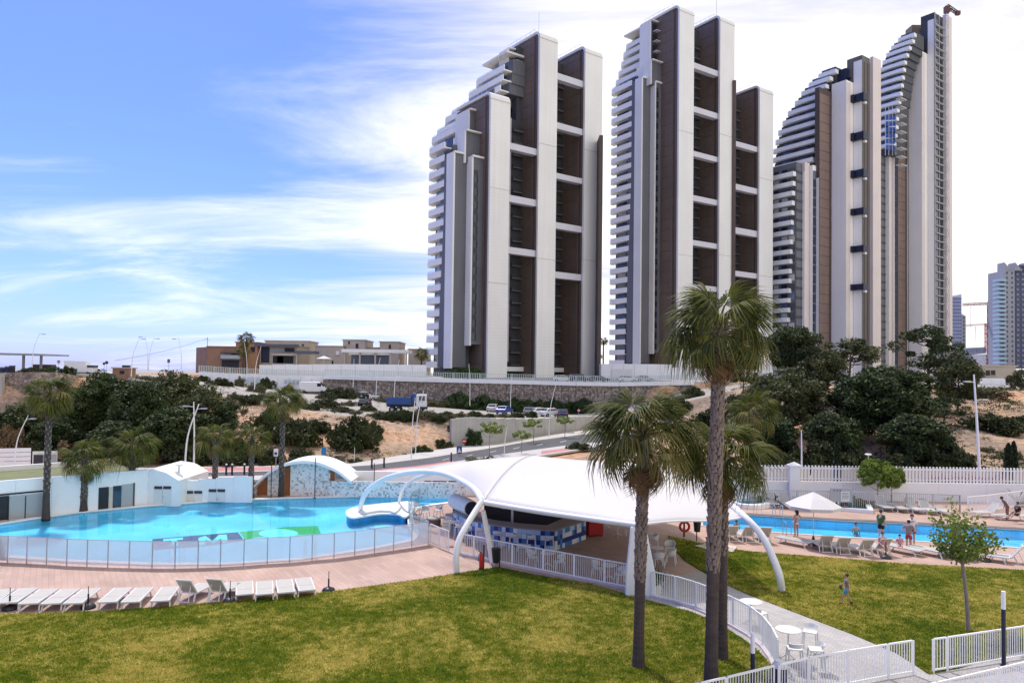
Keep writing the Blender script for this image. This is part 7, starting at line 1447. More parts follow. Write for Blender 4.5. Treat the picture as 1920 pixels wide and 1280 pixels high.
# notice board on the inner railing
a = G(1578, 955); zt = zat(a.x, a.y, 914); th = thing('notice_board', a, 0, 'white pool notice board on the inner railing', 'notice'); MB().box((0, 0, zt - .55), (1.6, .04, 1.0)).build('board', BLIND, th); MB().box((.25, -.03, zt - .62), (.62, .02, .7)).build('notice', PLASTIC, th)
for k in range(5): MB().box((.25, -.045, zt - .38 - k * .1), (.5, .008, .03)).build('text_line', GREYD, th)
for k in range(3): MB().box((-.55 + k * .22, -.03, zt - .2), (.1, .01, .08)).build('pictogram', BLUEP, th)
for s in (-.78, .78): MB().box((s, .03, zt / 2), (.05, .05, zt)).build('post', STEEL, th)
a = G(835, 1020); th = thing('menu_board', a, R(20), 'white menu board on the short balustrade by the bar', 'notice'); MB().box((0, -.06, 1.05), (.45, .03, .55)).build('board', PLASTIC, th); [MB().box((0, -.08, 1.2 - k * .09), (.34, .008, .02)).build('text_line', GREYD, th) for k in range(5)]; MB().box((0, 0, .45), (.04, .04, .9)).build('post', WHITE, th)
# ---------------------------------------------------------------- street lamps
def lamp(px, pyb, yt, label, lean=0.0, head=1, Y=None, r=.07, arms=1, zb=None, curve=.35):
    b = (G(px, pyb) if Y is None else P(px, pyb, Y)); 
    if zb is not None: b.z = zb
    elif Y is None and b.y > 68: b = TP(px, pyb)
    zt = zat(b.x, b.y, yt); H = zt - b.z; k = b.y / FPX; th = thing('street_lamp', b, 0, label, 'street lamp', 'street lamps'); lx = lean * k + H * sr
    mid = Vector((lx * curve * .5 if lean else lx * .5, 0, H * .55)); pts = smooth_poly([(0, 0, 0), mid, (lx, 0, H)], 5); MB().tube(pts, list(np.linspace(r, r * .45, len(pts))), 8).build('mast', WHITE, th, smooth=True)
    if head:
        for j in range(arms):
            hh = H * (.93 - j * .16); x = np.interp(hh, [p.z for p in pts], [p.x for p in pts]); sgn = head * (1 if j % 2 == 0 else -1); MB().bar((x, 0, hh), (x + sgn * .5, -.1, hh + .05), .05).build('arm', WHITE, th); MB().box((x + sgn * .68, -.1, hh + .05), (.5, .28, .11)).build('lamp_head', STEEL, th)
    MB().lathe([(r * 2, 0), (r * 2, .05)], n=10).build('base_plate', STEEL, th); return th
for a in [((60, 690, 622, 'thin curved street lamp above the flat canopy at far left'), dict(lean=13, Y=108)), ((246, 706, 631, 'curved street lamp left of a leaning pair, above the left pines'), dict(lean=14, Y=106)), ((277, 694, 628, 'left-leaning street lamp of the pair above the left pines'), dict(lean=-8, head=-1, Y=112)), ((278.5, 694, 631, 'right-leaning street lamp of the pair above the left pines'), dict(lean=9, Y=112.5)), ((340, 692, 632, 'curved street lamp standing alone left of the brick house'), dict(lean=-8, head=-1, Y=114)),
          ((463, 712, 640, 'thin white lamp mast in front of the brick house'), dict(lean=-8, head=0, Y=140)), ((477, 730, 648, 'white leaning lamp mast right of the brick house palm'), dict(lean=10, head=0, Y=122)), ((662, 726, 672, 'thin white lamp mast left of the pair above the stone wall'), dict(lean=0, head=0, Y=140)), ((705, 740, 670, 'white leaning lamp mast above the white parked car'), dict(lean=6, head=0, Y=138)), ((738, 769, 674, 'white leaning lamp mast in front of the blue truck'), dict(lean=8, head=0, Y=118)),
          ((881, 760, 682, 'white lamp mast in front of the stone wall at the tower foot'), dict(lean=-4, head=0, Y=134)), ((957, 772, 700, 'white straight lamp mast before the stone wall below the piers'), dict(lean=1, head=0, Y=132)), ((1029, 824, 716, 'white curved street lamp on the climbing road pavement'), dict(lean=12, head=0)), ((771, 866, 745, 'left mast of the lamp pair on the road bend'), dict(lean=4, head=1, arms=1)), ((779, 852, 732, 'right mast of the lamp pair on the road bend'), dict(lean=12, head=0)),
          ((346, 892, 757, 'left-curving mast of the crossed lamp pair behind the pool'), dict(lean=22, head=1, r=.1)), ((363, 890, 753, 'straight mast of the crossed lamp pair behind the pool'), dict(lean=-5, head=-1, r=.1)), ((27, 862, 778, 'leaning white street lamp at the far left behind the roof'), dict(lean=22, head=1, Y=66, zb=0)), ((1838, 903, 702, 'tall white slanting mast with small brackets on the right hillside'), dict(lean=-14, head=-1, arms=2, Y=60, r=.13, zb=.8, curve=1)), ((1503, 905, 807, 'white straight mast behind the picket fence pillar'), dict(lean=-2, head=0, Y=62, r=.09, zb=.8)),
          ((664, 868, 838, 'thin sign mast at the foot of the orange slope'), dict(lean=0, head=0, r=.04)), ((945, 868, 800, 'white curved lamp post among the young street trees'), dict(lean=4, head=0, r=.06))]: lamp(*a[0], **a[1])
for (px, yb, yt, Y, lab) in ((1628, 905, 852, 60, 'small garden lamp with a white cap behind the round green tree'), (334, 940, 872, None, 'slim grey garden lamp at the end of the low white building')):
    b = G(px, yb) if Y is None else P(px, yb, Y); zt = zat(b.x, b.y, yt); th = thing('garden_lamp', b, 0, lab, 'lamp'); MB().tube([(0, 0, -.2), (0, 0, zt - b.z)], .05, 8).build('post', STEEL, th); MB().lathe([(.05, zt - b.z - .1), (.28, zt - b.z), (.2, zt - b.z + .08)], n=12).build('lamp_cap', PLASTIC, th)
for (px, yb, yt, lab) in ((590, 936, 858, 'thin dark mast in front of the arched pavilion'), (508, 936, 872, 'thin grey mast at the left half of the arched pavilion'), (701, 932, 868, 'thin black post against the pixel mosaic wall')):
    b = G(px, yb - 2); zt = zat(b.x, b.y, yt); th = thing('thin_mast', b, 0, lab, 'mast'); MB().tube([(0, 0, 0), (0, 0, zt)], .035, 6).build('pole', DARKM, th); MB().lathe([(.12, 0), (.12, .04)], n=10).build('base_plate', DARKM, th)
# ---------------------------------------------------------------- signs
def sign(px, pyb, yt, wpx, hpx, mt, label, shape='box', inner=None, Y=None):
    b = TP(px, pyb) if Y is None else P(px, pyb, Y); k = b.y / FPX; zt = zat(b.x, b.y, yt) - b.z; w_, h = wpx * k, hpx * k; th = thing('road_sign', b, 0, label, 'sign'); MB().tube([(0, 0, -.1), (0, 0, zt - .02)], .035, 6).build('post', STEEL, th)
    if shape == 'box': MB().box((0, -.06, zt - h / 2), (w_, .04, h)).build('plate', mt, th)
    elif shape == 'disc': MB().tube([(0, -.04, zt - h / 2), (0, -.08, zt - h / 2)], [w_ / 2, w_ / 2], 18).build('plate', mt, th)
    if inner is not None:
        if inner[1] == 'tri': MB().add([(-w_ * .36, -.085, zt - h * .84), (w_ * .36, -.085, zt - h * .84), (0, -.085, zt - h * .2), (-w_ * .36, -.1, zt - h * .84), (w_ * .36, -.1, zt - h * .84), (0, -.1, zt - h * .2)], [(3, 4, 5), (0, 1, 4, 3), (1, 2, 5, 4), (2, 0, 3, 5)]).build('symbol', inner[0], th)
        elif inner[1] == 'bar': MB().box((0, -.1, zt - h / 2), (w_ * .7, .02, h * .2)).build('symbol', inner[0], th)
        else: MB().box((0, -.1, zt - h * .62), (w_ * .6, .02, h * .35)).build('symbol', inner[0], th)
sign(517, 882, 841, 8, 14, WHITE, 'white and blue bus stop sign beside the tall palm at the pavilion', inner=(BLUEP, 'box'), Y=68); sign(607, 868, 838, 9, 14, mat('cyan_sign', (.02, .22, .45), .4, .1), 'cyan blue sign above the arched pavilion', Y=72)
sign(861, 858, 836, 10, 14, BLUEP, 'blue pedestrian crossing sign beside the climbing road', inner=(WHITE, 'tri')); sign(870, 840, 822, 9, 9, REDP, 'round red and white prohibition sign by the white frame', 'disc', (WHITE, 'bar')); sign(1085, 780, 765, 6, 8, REDP, 'small red no-entry sign at the terrace end', 'disc', (WHITE, 'bar')); sign(1038, 778, 762, 5, 6, REDP, 'small red and white sign among the parked cars', 'disc', (WHITE, 'bar'))
sign(110, 694, 675, 6, 6, REDP, 'round red-rimmed sign on the left bastion', 'disc', (WHITE, 'bar'), 105); sign(200, 696, 676, 6, 7, DARKM, 'dark round sign back beside the kerb at upper left, right one', 'disc', None, 110); sign(195, 696, 679, 5, 5, DARKM, 'dark round sign back beside the kerb at upper left, left one', 'disc', None, 111); sign(316, 700, 673, 5, 7, SLATE, 'dark square sign back left of the lone street lamp', 'box', None, 112); sign(775, 878, 850, 5, 5, DARKM, 'small round black sign on the lamp pair at the bend', 'disc', None, 84)
# small white goal-like frame by the road
a = TP(880, 838); th = thing('white_frame', a, 0, 'white goal-like tubular frame beside the road bank', 'frame'); k = a.y / FPX; MB().bar((-12 * k, 0, 0), (-12 * k, 0, 18 * k), .12).bar((13 * k, 0, 0), (13 * k, 0, 18 * k), .12).bar((-12 * k, 0, 18 * k), (13 * k, 0, 18 * k), .12).build('front_frame', WHITE, th); MB().bar((13 * k, 0, 18 * k), (10 * k, 1.5, 18 * k), .1).bar((10 * k, 1.5, 18 * k), (10 * k, 1.5, 0), .1).build('rear_frame', WHITE, th)
for i, (px, py) in enumerate([(424, 890), (435, 890), (458, 889.5), (697, 878), (720, 876), (846, 866)]):
    a = G(px, py); th = thing('bollard', a, 0, f'short dark road bollard, {ORD[i]} from the left along the road', 'bollard', 'road bollards'); MB().tube([(0, 0, 0), (0, 0, .9)], .09, 8).build('column', DARKM if i > 2 else NAVY, th); MB().ball((0, 0, .93), .1, 8, 5).build('cap', WHITE if i < 3 else DARKM, th)
# ---------------------------------------------------------------- vehicles
CARM = {n: mat('car_' + n, c, .25, .05, .5, 5, spec=.6) for n, c in dict(white=(.72, .72, .72), silver=(.42, .43, .44), blue=(.03, .07, .30), black=(.015, .016, .02), navy=(.02, .03, .08), grey=(.16, .17, .18)).items()}
def car(loc, rz, col, label, kind='car'):
    th = thing('parked_car', loc, rz, label, 'car', 'parked cars'); Ln, W_ = 4.2, 1.75; van = kind == 'suv'
    prof = [(-2.1, .35), (-2.1, .82), (-1.95, .95), (-1.55, 1.0) if not van else (-2.0, 1.05), (-1.05, 1.42) if not van else (-1.85, 1.72), (.35, 1.45) if not van else (.55, 1.75), (1.0, .98), (1.85, .86), (2.1, .68), (2.1, .35)]
    def ext(pr, w0, mt, name, ins=0.0):
        mb = MB(); n = len(pr)
        for s in (-1, 1): mb.v += [(x, s * (w0 - (max(0, z - .95) * .28)), z) for x, z in pr]
        mb.f = [tuple(range(n))[::-1], tuple(range(n, 2 * n))] + [(i, (i + 1) % n, n + (i + 1) % n, n + i) for i in range(n)]; mb.m = [0] * len(mb.f); return mb.build(name, mt, th, bevel=.05)
    ext(prof, W_ / 2, CARM[col], 'body')
    zt = 1.38 if not van else 1.66; g0 = [(-1.42 if not van else -1.75, 1.03), (-1.02 if not van else -1.68, zt), (.30 if not van else .48, zt), (.86, 1.03)]
    for s in (-1, 1):
        mb = MB(); mb.v = [(x, s * (W_ / 2 + .012 - max(0, z - .95) * .28), z) for x, z in g0]; mb.f = [(0, 1, 2, 3)]; mb.m = [0]; o = mb.build('side_window', GLASS, th); q = o.modifiers.new('t', 'SOLIDIFY'); q.thickness = .02; q.offset = 0
    for nm, (xa, za, xb, zb) in (('windscreen', (.42 if not van else .62, zt + .02, .97, 1.03)), ('rear_window', (-1.1 if not van else -1.9, zt, -1.5 if not van else -2.0, 1.06))):
        mb = MB(); sg = .03 if nm == 'windscreen' else -.03; mb.v = [(xa + sg, -.62, za), (xa + sg, .62, za), (xb + sg, .72, zb), (xb + sg, -.72, zb)]; mb.f = [(0, 1, 2, 3)]; mb.m = [0]; o = mb.build(nm, GLASS, th); q = o.modifiers.new('t', 'SOLIDIFY'); q.thickness = .02; q.offset = 0
    for sx in (-1.3, 1.3):
        for sy in (-1, 1): o = MB().tube([(sx, sy * .72, .32), (sx, sy * .9, .32)], .32, 16).build('wheel', RUBBER, th); MB().tube([(sx, sy * .89, .32), (sx, sy * .91, .32)], .19, 12).build('rim', STEEL, o)
    for sy in (-.6, .6): MB().box((2.08, sy, .7), (.08, .3, .14)).build('headlight', PLASTIC, th); MB().box((-2.09, sy, .8), (.06, .25, .16)).build('tail_light', REDP, th)
def car_at(px, py, rz, col, label, kind='car', z=None, Y=None):
    p = TP(px, py) if Y is None else P(px, py, Y)
    if Y is not None: p.z = TZ(p.x, p.y)
    car((p.x, p.y, p.z), R(rz), col, label, kind)
for a in [(664, 745, 20, 'black', 'black parked car on the gravel terrace, left of two white cars'), (682, 747, 15, 'white', 'white parked car on the gravel terrace, between two black cars'), (697, 748, 20, 'black', 'black parked car between the two white cars on the terrace'), (712, 750, 10, 'white', 'white parked car on the terrace under the leaning lamp mast'), (842, 764, 75, 'black', 'black parked car right of the blue truck'), (925, 772, 80, 'silver', 'silver parked car left of the blue one on the terrace'), (946, 776, 70, 'blue', 'bright blue parked car on the lower terrace'), (1012, 780, 30, 'white', 'white parked car on the lower terrace, left of two'), (1034, 781, 30, 'white', 'white parked car on the lower terrace, right of two'), (1055, 783, 85, 'navy', 'navy parked car at the right end of the terrace'), (992, 779, 85, 'grey', 'grey parked car behind the terrace shrubs')]: car_at(*a)
car_at(185, 697, 10, 'white', 'white car on the upper road at far left', Y=112)
for (px, Y, rz, col, lab, kd) in ((1087, 152, 5, 'navy', 'navy van-like car on the plateau at the nearest tower foot', 'suv'), (1123, 153, 12, 'navy', 'navy car behind the plateau railing right of the van-like one', 'car'), (1054, 152, 5, 'white', 'white car behind the plateau railing left of the navy van-like car', 'car'), (1176, 154, 10, 'white', 'white car before the garage wall on the plateau', 'car'), (1207, 156, 10, 'silver', 'silver car right of the garage door on the plateau', 'car'), (1378, 158, 8, 'black', 'dark car on the plateau right of the tall palm trunk', 'car')):
    p = P(px, 700, Y); car((p.x, p.y, TZ(p.x, p.y)), R(rz), col, lab, kd)
# white van and the white pick-up far left
p = P(588, 735, 147); z = TZ(p.x, p.y); th = thing('delivery_van', (p.x, p.y, z), R(4), 'white delivery van parked before the white wall', 'van'); pr = [(-2.7, .4), (-2.7, 2.3), (1.3, 2.35), (2.0, 1.35), (2.7, 1.1), (2.75, .4)]
mb = MB(); n = len(pr)
for s in (-1, 1): mb.v += [(x, s * .95, zz_) for x, zz_ in pr]
mb.f = [tuple(range(n))[::-1], tuple(range(n, 2 * n))] + [(i, (i + 1) % n, n + (i + 1) % n, n + i) for i in range(n)]; mb.m = [0] * len(mb.f); mb.build('body', CARM['white'], th, bevel=.08); MB().box((1.25, -.96, 1.75), (.8, .03, .6)).build('side_window', GLASS, th); MB().bar((1.34, 0, 2.3), (1.98, 0, 1.42), 1.6, .05).build('windscreen', GLASS, th)
for sx in (-1.7, 1.8):
    for sy in (-.85, .85): o = MB().tube([(sx, sy - .1, .36), (sx, sy + .1, .36)], .36, 14).build('wheel', RUBBER, th)
p = P(150, 694, 110); z = TZ(p.x, p.y); th = thing('box_van', (p.x, p.y, z), R(8), 'white box van behind the hedge on the left bastion', 'van'); MB().box((-.4, 0, 1.45), (3, 1.8, 1.7)).build('box', CARM['white'], th, bevel=.04); MB().box((1.6, 0, 1.15), (1.1, 1.7, 1.2)).build('cab', CARM['white'], th, bevel=.1); MB().box((1.75, 0, 1.5), (.9, 1.72, .4)).build('windscreen', GLASS, th); MB().box((0, 0, .45), (4, 1.4, .3)).build('chassis', BLACK, th)
for sx in (-1.2, 1.4):
    for sy in (-.75, .75): MB().tube([(sx, sy - .1, .35), (sx, sy + .1, .35)], .35, 12).build('wheel', RUBBER, th)
# blue tipper truck
p = TP(763, 773); th = thing('tipper_truck', p, R(4), 'blue tipper truck with a white cab on the gravel terrace', 'truck')
MB().box((-1.0, 0, 1.05), (4.0, 1.6, .3)).build('chassis', BLACK, th); bd = MB()
for s in (-1, 1): bd.box((-1.2, s * 1.05, 1.75), (3.6, .08, 1.0))
bd.box((-3.0, 0, 1.75), (.08, 2.1, 1.0)).box((.6, 0, 1.95), (.08, 2.1, 1.5)).box((-1.2, 0, 1.3), (3.6, 2.1, .1)).build('tipper_body', BLUEP, th); MB().box((-1.2, 0, 1.9), (3.4, 2.0, .5)).build('load', PALE, th)
MB().box((1.05, 0, 2.3), (.5, 2.0, 1.3)).build('crane_unit', BLUEP, th, bevel=.1); MB().box((2.2, 0, 1.85), (1.6, 2.1, 1.9)).build('cab', CARM['white'], th, bevel=.1); MB().box((2.3, -1.06, 2.2), (.9, .03, .7)).build('side_window', GLASS, th); MB().box((3.01, 0, 2.2), (.04, 1.8, .8)).build('windscreen', GLASS, th); MB().box((2.6, 0, .75), (1, 2.1, .35)).build('bumper', NAVY, th)
for sx in (-2.2, -1.2, 2.1):
    for sy in (-.9, .9): o = MB().tube([(sx, sy - .14, .48), (sx, sy + .14, .48)], .48, 16).build('wheel', RUBBER, th); MB().tube([(sx, sy - .15, .48), (sx, sy + .15, .48)], .22, 10).build('rim', STEEL, o)
p = TP(683, 761); th = thing('skid_loader', p, R(80), 'small grey skid loader on the gravel terrace left of the truck', 'loader'); MB().box((0, 0, .8), (1.8, 1.3, .7)).build('body', GREYW, th, bevel=.05); MB().box((-.2, 0, 1.7), (1.1, 1.2, 1.15)).build('cab', CLEAR, th); MB().box((-.2, 0, 2.3), (1.2, 1.3, .08)).build('cab_roof', BLIND, th)
for sx in (-.6, .6):
    for sy in (-.7, .7): MB().tube([(sx, sy - .12, .38), (sx, sy + .12, .38)], .38, 12).build('wheel', RUBBER, th)
for s in (-.5, .5): MB().bar((-.3, s, 1.2), (1.3, s, .5), .12).build('arm', GREYD, th)
MB().box((1.45, 0, .35), (.35, 1.4, .5)).build('bucket', GREYD, th)
for i, (px, col) in enumerate([(5, NAVY), (15, NAVY), (23, BLACK)]):
    p = P(px, 694, 103.5); th = thing('waste_container', (p.x, p.y, TZ(p.x, p.y)), 0, f'dark waste container on the bastion at the left edge, {ORD[i]} from the left', 'container', 'waste containers'); MB().box((0, 0, .55), (.55, .5, 1.0 + .25 * i)).build('body', col, th, bevel=.04); MB().box((0, 0, 1.12 + .12 * i), (.6, .55, .1)).build('lid', col, th); [MB().box((sx, 0, .03), (.08, .3, .1)).build('foot', BLACK, th) for sx in (-.2, .2)]
# antenna and overhead wire by the brick house
a, c = P(389, 632, 186), P(389, 652, 186); th = thing('roof_antenna', c, 0, 'thin aerial on the roof of the brown brick house', 'antenna'); MB().bar(a, c, .09).build('mast', DARKM, th, True); MB().bar(a + Vector((-.6, 0, -.6)), a + Vector((.6, 0, -.6)), .06).build('crossbar', DARKM, th, True)
w0, w1 = P(215, 676, 130), P(389, 634, 186); o = MB().tube([w0.lerp(w1, f) + Vector((0, 0, -1.2 * 4 * f * (1 - f) * .4)) for f in np.linspace(0, 1, 14)], .03, 4).build('overhead_wire', DARKM); tag(o, 'thin overhead wire running to the brick house aerial', 'wire')
# ================================================================ people
SK = mat('skin', (0.46, 0.27, 0.19), .55, .06, 3, 20); SKT = mat('tanned_skin', (0.24, 0.125, 0.08), .55, .06, 3, 20); SKP = mat('pale_skin', (0.56, 0.36, 0.28), .55, .06, 3, 20)
HAIR = mat('dark_hair', (0.018, 0.012, 0.009), .6, .2, 6, 40); HAIRB = mat('brown_hair', (0.05, 0.028, 0.016), .6, .2, 6, 40)
CL = {n: mat('cloth_' + n, c, .85, .12, 4, 30) for n, c in dict(white=(.72, .71, .68), green=(.05, .13, .045), red=(.45, .03, .04), black=(.015, .015, .018), cyan=(.02, .30, .50), taupe=(.27, .20, .19), pink=(.62, .30, .33), brown=(.10, .05, .04), navy=(.02, .03, .08)).items()}
def skin_body(th, V, E, Rd, mt, root=0, name='body', sub=1):
    me = bpy.data.meshes.new(name); me.from_pydata(V, E, []); me.materials.append(mt); o = link(name, me, th); o.modifiers.new('skin', 'SKIN'); bm = bmesh.new(); bm.from_mesh(me); bm.verts.ensure_lookup_table(); ly = bm.verts.layers.skin.verify()
    for i, v in enumerate(bm.verts): v[ly].radius = Rd[i] if isinstance(Rd[i], tuple) else (Rd[i], Rd[i]); v[ly].use_root = (i == root)
    bm.to_mesh(me); bm.free(); s = o.modifiers.new('sub', 'SUBSURF'); s.levels = sub; s.render_levels = sub; o.modifiers['skin'].use_smooth_shade = True; return o
def person(loc, rz, H, pose, mt, hair, clothes, label, longhair=False, fat=1.0):
    """pose: stand, walk, sit, lie, lean; units of body height, x right, y forward"""
    th = thing('person', loc, rz, label, 'person'); s = H
    J = dict(pel=(0, 0, .52), belly=(0, .005, .60), chest=(0, 0, .73), neck=(0, .0, .835), chin=(0, .012, .875), head=(0, .01, .93), crown=(0, 0, .975), nose=(0, .062, .915))
    for sd, n in ((-1, 'L'), (1, 'R')):
        J['sh' + n] = (sd * .105, 0, .80); J['el' + n] = (sd * .14, -.01, .63); J['wr' + n] = (sd * .145, .05, .49); J['hd' + n] = (sd * .145, .065, .455)
        J['hip' + n] = (sd * .055, 0, .50); J['kn' + n] = (sd * .06, .01, .28); J['an' + n] = (sd * .06, -.01, .045); J['to' + n] = (sd * .07, .085, .018)
    if pose == 'walk':
        J['knL'] = (-.055, .10, .285); J['anL'] = (-.055, .14, .05); J['toL'] = (-.055, .225, .03); J['knR'] = (.055, -.02, .275); J['anR'] = (.055, -.17, .085); J['toR'] = (.055, -.11, .02); J['elR'] = (.15, .05, .65); J['wrR'] = (.15, .16, .58); J['hdR'] = (.15, .19, .565); J['elL'] = (-.14, -.06, .64); J['wrL'] = (-.15, -.07, .51); J['hdL'] = (-.15, -.06, .475)
    if pose == 'hips':
        for sd, n in ((-1, 'L'), (1, 'R')): J['el' + n] = (sd * .2, -.04, .66); J['wr' + n] = (sd * .1, .07, .60); J['hd' + n] = (sd * .07, .09, .585)
    if pose in ('sit',):
        dz = -.36
        for k in list(J): J[k] = (J[k][0], J[k][1], J[k][2] + dz)
        for sd, n in ((-1, 'L'), (1, 'R')): J['kn' + n] = (sd * .07, .23, .19); J['an' + n] = (sd * .065, .33, .03); J['to' + n] = (sd * .07, .41, .02); J['wr' + n] = (sd * .1, .13, .21); J['hd' + n] = (sd * .09, .17, .2)
    if pose == 'lean':
        for k in J:
            if k[:2] in ('be', 'ch', 'ne', 'he', 'cr', 'no', 'sh', 'el', 'wr', 'hd') : x, y, z = J[k]; f = max(0, z - .52); J[k] = (x, y + f * .55, z - f * .18)
    names = list(J); idx = {k: i for i, k in enumerate(names)}
    RD = dict(pel=(.075 * fat, .058 * fat), belly=(.070 * fat, .055 * fat), chest=(.082 * fat, .058 * fat), neck=.028, chin=.040, head=(.050, .058), crown=.036, nose=.010)
    for n in 'LR': RD.update({'sh' + n: .036, 'el' + n: .024, 'wr' + n: .017, 'hd' + n: (.022, .014), 'hip' + n: .056 * fat, 'kn' + n: .036, 'an' + n: .023, 'to' + n: (.024, .014)})
    E = [('pel', 'belly'), ('belly', 'chest'), ('chest', 'neck'), ('neck', 'chin'), ('chin', 'head'), ('head', 'crown'), ('head', 'nose')]
    for n in 'LR': E += [('chest', 'sh' + n), ('sh' + n, 'el' + n), ('el' + n, 'wr' + n), ('wr' + n, 'hd' + n), ('pel', 'hip' + n), ('hip' + n, 'kn' + n), ('kn' + n, 'an' + n), ('an' + n, 'to' + n)]
    V = [tuple(c * s for c in J[k]) for k in names]; E2 = [(idx[a], idx[c]) for a, c in E]; RR = [tuple(q * s for q in RD[k]) if isinstance(RD[k], tuple) else RD[k] * s for k in names]
    for n, sd in (('L', -1), ('R', 1)):
        h = Vector(J['hd' + n]); d = (h - Vector(J['wr' + n])).normalized(); side = Vector((1, 0, 0)).cross(d).normalized()
        for k in range(5):
            o = side * (.010 * (k - 1.5)) if k < 4 else side * .02; Lf = (.034, .042, .040, .032, .026)[k]; dd = d if k < 4 else (d * .5 + side).normalized(); a = h + o * .8 + d * .006; m_ = a + dd * Lf * .55; c = m_ + (dd + Vector((-sd * .35, 0, 0))).normalized() * Lf * .45
            b = len(V); V += [tuple(m_ * s), tuple(c * s)]; E2 += [(idx['hd' + n], b), (b, b + 1)]; RR += [.0055 * s, .0045 * s]
    skin_body(th, V, E2, RR, mt)
    jv = lambda k: Vector(J[k]) * s
    hd = MB(); c = jv('head') + Vector((0, -.012, .018)) * s; hd.ball(c, (.058 * s, .062 * s, .060 * s), 12, 8)
    if longhair: hd.tube([c + Vector((0, -.02, .01)) * s, c + Vector((0, -.045, -.06)) * s, c + Vector((0, -.05, -.15)) * s], [.05 * s, .052 * s, .03 * s], 10)
    o = hd.build('hair', hair, th, smooth=True); o.location.y -= .012 * s
    for sd in (-1, 1): MB().ball(jv('head') + Vector((sd * .02, .053, -.003)) * s, .006 * s, 6, 5).build('eye', HAIR, th); MB().ball(jv('head') + Vector((sd * .056, 0, -.01)) * s, (.007 * s, .014 * s, .018 * s), 6, 5).build('ear', mt, th)
    MB().ball(jv('head') + Vector((0, .05, -.034)) * s, (.015 * s, .008 * s, .004 * s), 6, 5).build('mouth', CL['red'], th)
    for c_ in clothes:
        col = CL[c_[1]]
        if c_[0] == 'shirt':
            ks = ['belly', 'chest', 'neck']; V2 = [jv('pel') + Vector((0, 0, .03)) * s, jv('belly'), jv('chest'), jv('neck') - Vector((0, 0, .03)) * s, jv('shL'), jv('shL').lerp(jv('elL'), .75), jv('shR'), jv('shR').lerp(jv('elR'), .75)]
            skin_body(th, [tuple(v) for v in V2], [(0, 1), (1, 2), (2, 3), (2, 4), (4, 5), (2, 6), (6, 7)], [(.086 * s * fat, .07 * s * fat), (.082 * s * fat, .067 * s * fat), (.094 * s * fat, .070 * s * fat), .040 * s, .048 * s, .042 * s, .048 * s, .042 * s], col, 1, 'shirt')
        if c_[0] == 'shorts':
            f = c_[2]; V2 = [jv('belly') - Vector((0, 0, .03)) * s, jv('pel'), jv('hipL'), jv('hipL').lerp(jv('knL'), f), jv('hipR'), jv('hipR').lerp(jv('knR'), f)]
            skin_body(th, [tuple(v) for v in V2], [(0, 1), (1, 2), (2, 3), (1, 4), (4, 5)], [(.076 * s * fat, .062 * s * fat), (.086 * s * fat, .069 * s * fat), .066 * s * fat, .058 * s, .066 * s * fat, .058 * s], col, 1, 'shorts')
        if c_[0] == 'top': a = jv('chest') + Vector((0, 0, .01)) * s; MB().ball(a, (.098 * s, .07 * s, .035 * s), 14, 6).build('bikini_top', col, th, smooth=True)
        if c_[0] == 'shoes':
            for n in 'LR': a, b = jv('an' + n), jv('to' + n); MB().tube([a - (b - a) * .25 - Vector((0, 0, .02)) * s, (a + b) / 2 - Vector((0, 0, .008)) * s, b], [.026 * s, .03 * s, .018 * s], 8).build('shoe', col, th, smooth=True)
        if c_[0] == 'bag': a = jv('wrR') if c_[2] == 'R' else jv('chest') + Vector((0, -.09, -.02)) * s; MB().ball(a + (Vector((0, 0, -.07)) * s if c_[2] == 'R' else Vector()), (.06 * s, .05 * s, .08 * s), 10, 7).build('bag', col, th, smooth=True)
    return th
def face_cam(loc): return math.atan2(-loc.x, loc.y) + math.pi     # turned towards the camera
g = G(1587, 1132, .04); person(g, R(70), 1.28, 'walk', SK, HAIRB, [('shirt', 'taupe'), ('shorts', 'cyan', .75), ('shoes', 'black'), ('bag', 'green', 'R')], 'child in a taupe shirt and cyan shorts walking across the small lawn')
g = G(1493, 1006); person(g, R(20), 1.64, 'hips', SK, HAIR, [('top', 'white'), ('shorts', 'white', .3)], 'woman in a white bikini top and shorts standing at the lap pool edge', True)
g = G(1652, 1010); person(g, R(-60), 1.74, 'stand', SKP, HAIRB, [('shirt', 'green'), ('shorts', 'black', .8), ('shoes', 'black')], 'man in a dark green shirt standing beside the lap pool', False, 1.2)
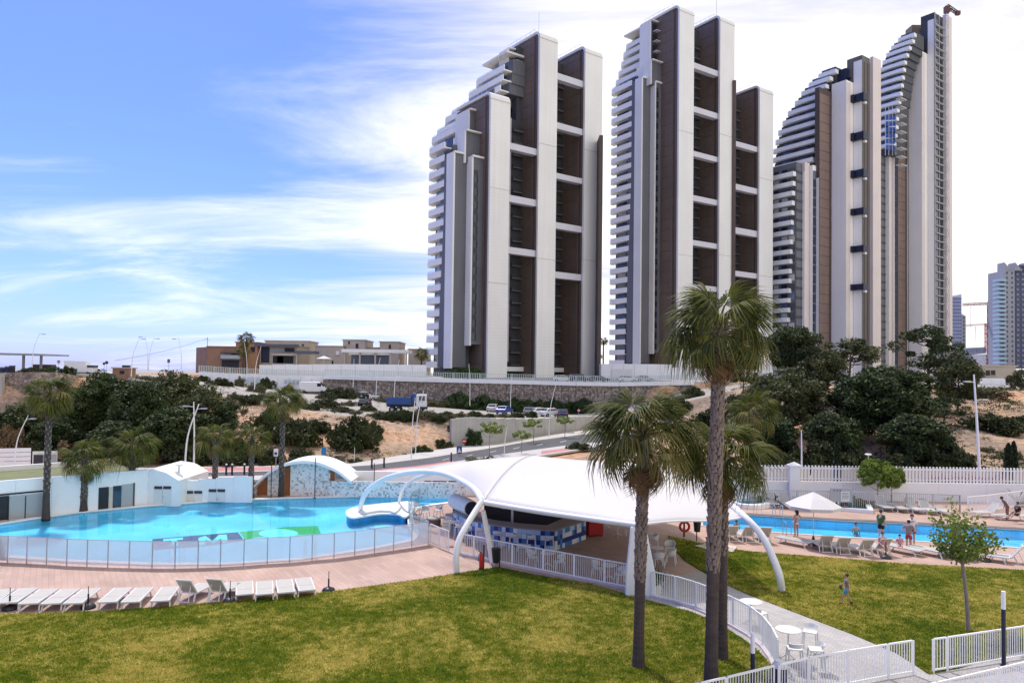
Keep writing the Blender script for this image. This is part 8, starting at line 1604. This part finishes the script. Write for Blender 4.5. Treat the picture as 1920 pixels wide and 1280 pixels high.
g = G(1704, 1031); person(g, R(-40), 1.68, 'hips', SKP, HAIR, [('shirt', 'taupe'), ('shorts', 'red', .7)], 'person in red shorts standing among the lap pool loungers')
g = G(1710, 1021); person(g, R(150), 1.75, 'stand', SK, HAIR, [('shirt', 'white'), ('shorts', 'navy', .6), ('bag', 'navy', 'B')], 'person in a white shirt with a navy bag behind the one in red shorts')
g = G(1687, 1028, .32); person(g, R(160), 1.2, 'sit', SKP, HAIR, [('shirt', 'pink'), ('shorts', 'white', .5)], 'child in pink sitting on a flat lounger by the lap pool')
g = G(1655, 1030, .32); person(g, R(175), 1.5, 'sit', SKP, HAIRB, [('shirt', 'pink'), ('shorts', 'black', .5)], 'person in a pale pink top sitting behind the raised lounger back')
g = G(1889, 973, .05); person(g, R(80), 1.66, 'lean', SKT, HAIR, [('top', 'brown'), ('shorts', 'brown', .2)], 'tanned woman in a brown bikini bending over at the right edge')
g = G(1908, 971, .33); o = person(g, R(95), 1.7, 'sit', SK, HAIR, [('shirt', 'black'), ('shorts', 'black', 1.0)], 'person in black sitting on the far white lounger at the right edge')
g = TP(694, 764); person(g, R(200), 1.72, 'stand', SK, HAIR, [('shirt', 'navy'), ('shorts', 'navy', 1.0), ('shoes', 'black')], 'worker in navy standing beside the skid loader')
g = G(1833, 1385); person(g, R(180), 1.45, 'stand', SK, HAIR, [('shirt', 'navy'), ('shorts', 'black', .7)], 'person whose dark hair just shows at the bottom right edge')
for (px, py, lab, mt) in ((1605, 994, 'swimmer with dark hair in the lap pool, left of the green-shirted man', SK), (1365, 992, 'swimmer nearest the canopy edge in the lap pool', SKT), (1381, 985, 'smaller swimmer right of the one nearest the canopy', SKT)):
    g = G(px, py, -.07); person((g.x, g.y, -.6), R(170), 1.6 if py != 985 else 1.4, 'sit', mt, HAIR, [('shorts', 'navy', .5)], lab)
for (px, py, lab) in ((1569, 955, 'bather in the rectangular hot tub, left one'), (1586, 955, 'bather in the rectangular hot tub, right one')):
    g = G(px, py, .0); person((g.x, g.y, -.45), R(190), 1.55, 'sit', SKT, HAIR, [('shorts', 'brown', .4)], lab)
